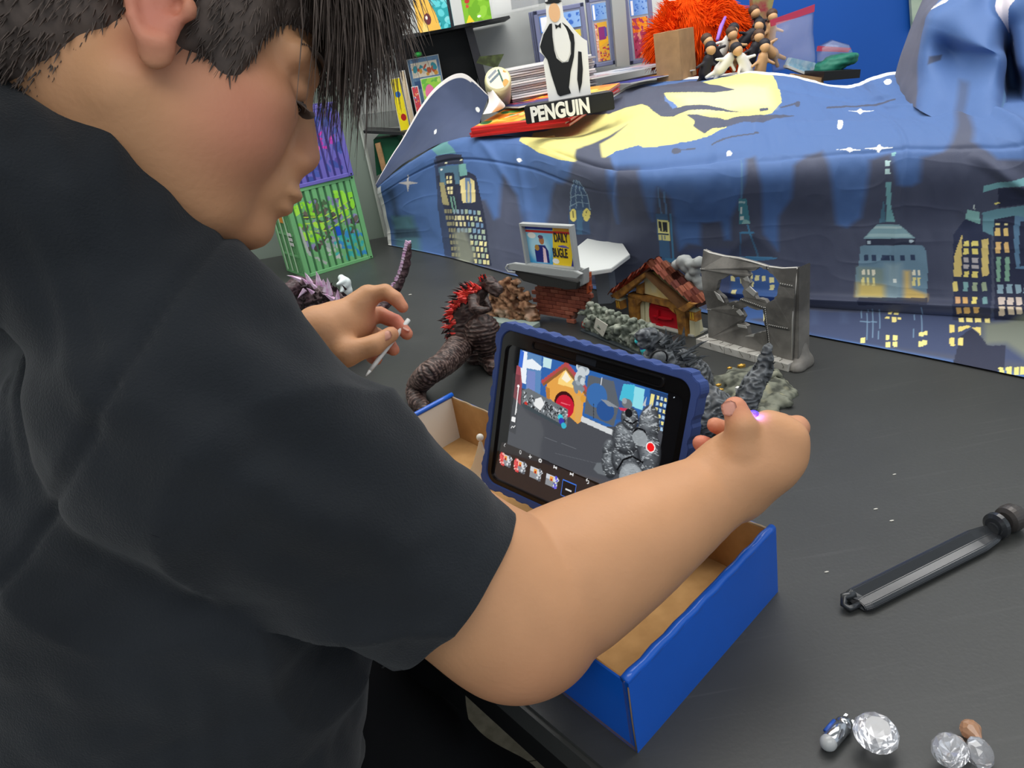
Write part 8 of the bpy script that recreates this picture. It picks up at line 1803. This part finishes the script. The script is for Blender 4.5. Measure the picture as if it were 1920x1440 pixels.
axl('neck', [(.0065, -.006), (.0065, .010)], bLn, .011, BLP); axl('collar', [(.009, 0), (.0128, .002), (.0132, .006), (.010, .009)], bLn-.004, .0125, BLP); axl('knob', [(.0085, .011), (.0125, .013), (.0135, .018), (.0130, .024), (.010, .029), (.004, .031)], bLn, .0135, mat('satin_grey', '#4a4644', rough=.35, metal=.4))
bm = bmesh.new(); tube(bm, [xf(BM, p) for p in ((.002, .004, .010), (-.008, .007, .010), (-.012, .003, .006), (-.010, -.002, .004), (.0, -.003, .005))], [.004, .0035, .003, .003, .003], 8); bm_obj('hook', bm, BLP, cl_, True)
# ---------------------------------------------------------------- clear plastic gems and a capsule
GEM = mat('clear_gem', '#f2f2f6', rough=.03, trans=.82, ior=1.6, spec=.8, coat=.5); GEMP = mat('amber_gem', '#e0b08c', rough=.05, trans=.6, ior=1.5)
def gem(lbl, c, r, h, tilt, m, name='clear_gem'):
    t = thing(name, lbl, 'gem', c); bm = bmesh.new(); N_ = 10
    R_ = np.eye(4); R_[:3, :3] = np.array(Euler(tilt).to_matrix()); R_[:3, 3] = c
    lv = [(r*.55, h*.36, .5), (r*.86, h*.22, 0), (r, 0, .5), (r*.97, -h*.06, 0), (r*.52, -h*.40, .5), (r*.0001, -h*.78, 0)]; rg = []
    for rad, zz, off in lv: rg.append([bm.verts.new(xf(R_, (rad*math.cos(2*math.pi*(k+off)/N_), rad*math.sin(2*math.pi*(k+off)/N_), zz))) for k in range(N_)])
    for i in range(len(rg)-1):
        a, b = rg[i], rg[i+1]; so = lv[i][2] != lv[i+1][2]; st = lv[i][2] > lv[i+1][2]
        for k in range(N_):
            if st: bm.faces.new((a[k], b[k], b[(k+1) % N_])); bm.faces.new((a[k], b[(k+1) % N_], a[(k+1) % N_]))
            else: bm.faces.new((a[k], b[k], a[(k+1) % N_])); bm.faces.new((b[k], b[(k+1) % N_], a[(k+1) % N_]))
    bm.faces.new(rg[0]); bmesh.ops.remove_doubles(bm, verts=bm.verts, dist=.0001); bmesh.ops.recalc_face_normals(bm, faces=bm.faces)
    lo = min(v.co.z for v in bm.verts); bmesh.ops.translate(bm, vec=(0, 0, .0004 - lo), verts=bm.verts); bm_obj('stone', bm, m, t)
gem('largest clear round gem, beside the metal capsule', PZ(1642, 1388, .008), .0158, .020, (.25, .05, 0), GEM)
gem('clear gem at the lower edge, left of the pair by the amber one', PZ(1780, 1418, .008), .0120, .020, (.35, -.35, 0), GEM)
gem('clear gem standing on edge below the amber gem', PZ(1836, 1415, .008), .0112, .018, (.5, .75, 0), GEM)
gem('small amber gem lying on its side above the clear pair', PZ(1820, 1372, .006), .0072, .018, (-1.5, .3, 0), GEMP, 'amber_gem')
ca = PZ(1552, 1394, .0065); cb_ = PZ(1588, 1352, .0065); cax = unit(cb_-ca); cp_ = thing('metal_capsule', 'small chrome capsule with a clear ball end and blue stripe', 'capsule', ca); CH_ = mat('chrome', '#b9bcc0', rough=.15, metal=.9)
A_ = frame(ca, np.cross([0, 0, 1], cax), cax); Ln = np.linalg.norm(cb_-ca)
bm = bmesh.new(); lathe(bm, [(.0052, .002), (.0062, .003), (.0062, Ln*.72), (.0052, Ln*.75), (.0062, Ln*.78), (.0062, Ln*.9), (.0045, Ln*.92), (.0045, Ln)], 26, A_); bm_obj('barrel', bm, CH_, cp_, True)
bm = bmesh.new(); bmesh.ops.create_uvsphere(bm, u_segments=20, v_segments=12, radius=.0062); bmesh.ops.translate(bm, vec=ca + cax*.001, verts=bm.verts); bm_obj('ball_end', bm, mat('milky_ball', '#c4c6c6', rough=.12, trans=.3), cp_, True)
sd_ = np.cross(cax, [0, 0, 1]); tube_obj('blue_stripe', [ca + cax*.006 - sd_*.0052 + [0, 0, .003], ca + cax*Ln*.7 - sd_*.0052 + [0, 0, .003]], .0018, mat('blue_stripe', '#2450a8', rough=.4), cp_)
for k in range(3): p = cb_ + cax*.0005 + sd_*(.0035*math.cos(k*2.1)) + np.array([0, 0, .003*math.sin(k*2.1)]); box_obj('prong', (-.001, -.001, -.001), (.0025, .001, .001), CH_, cp_, frame(p, cax))
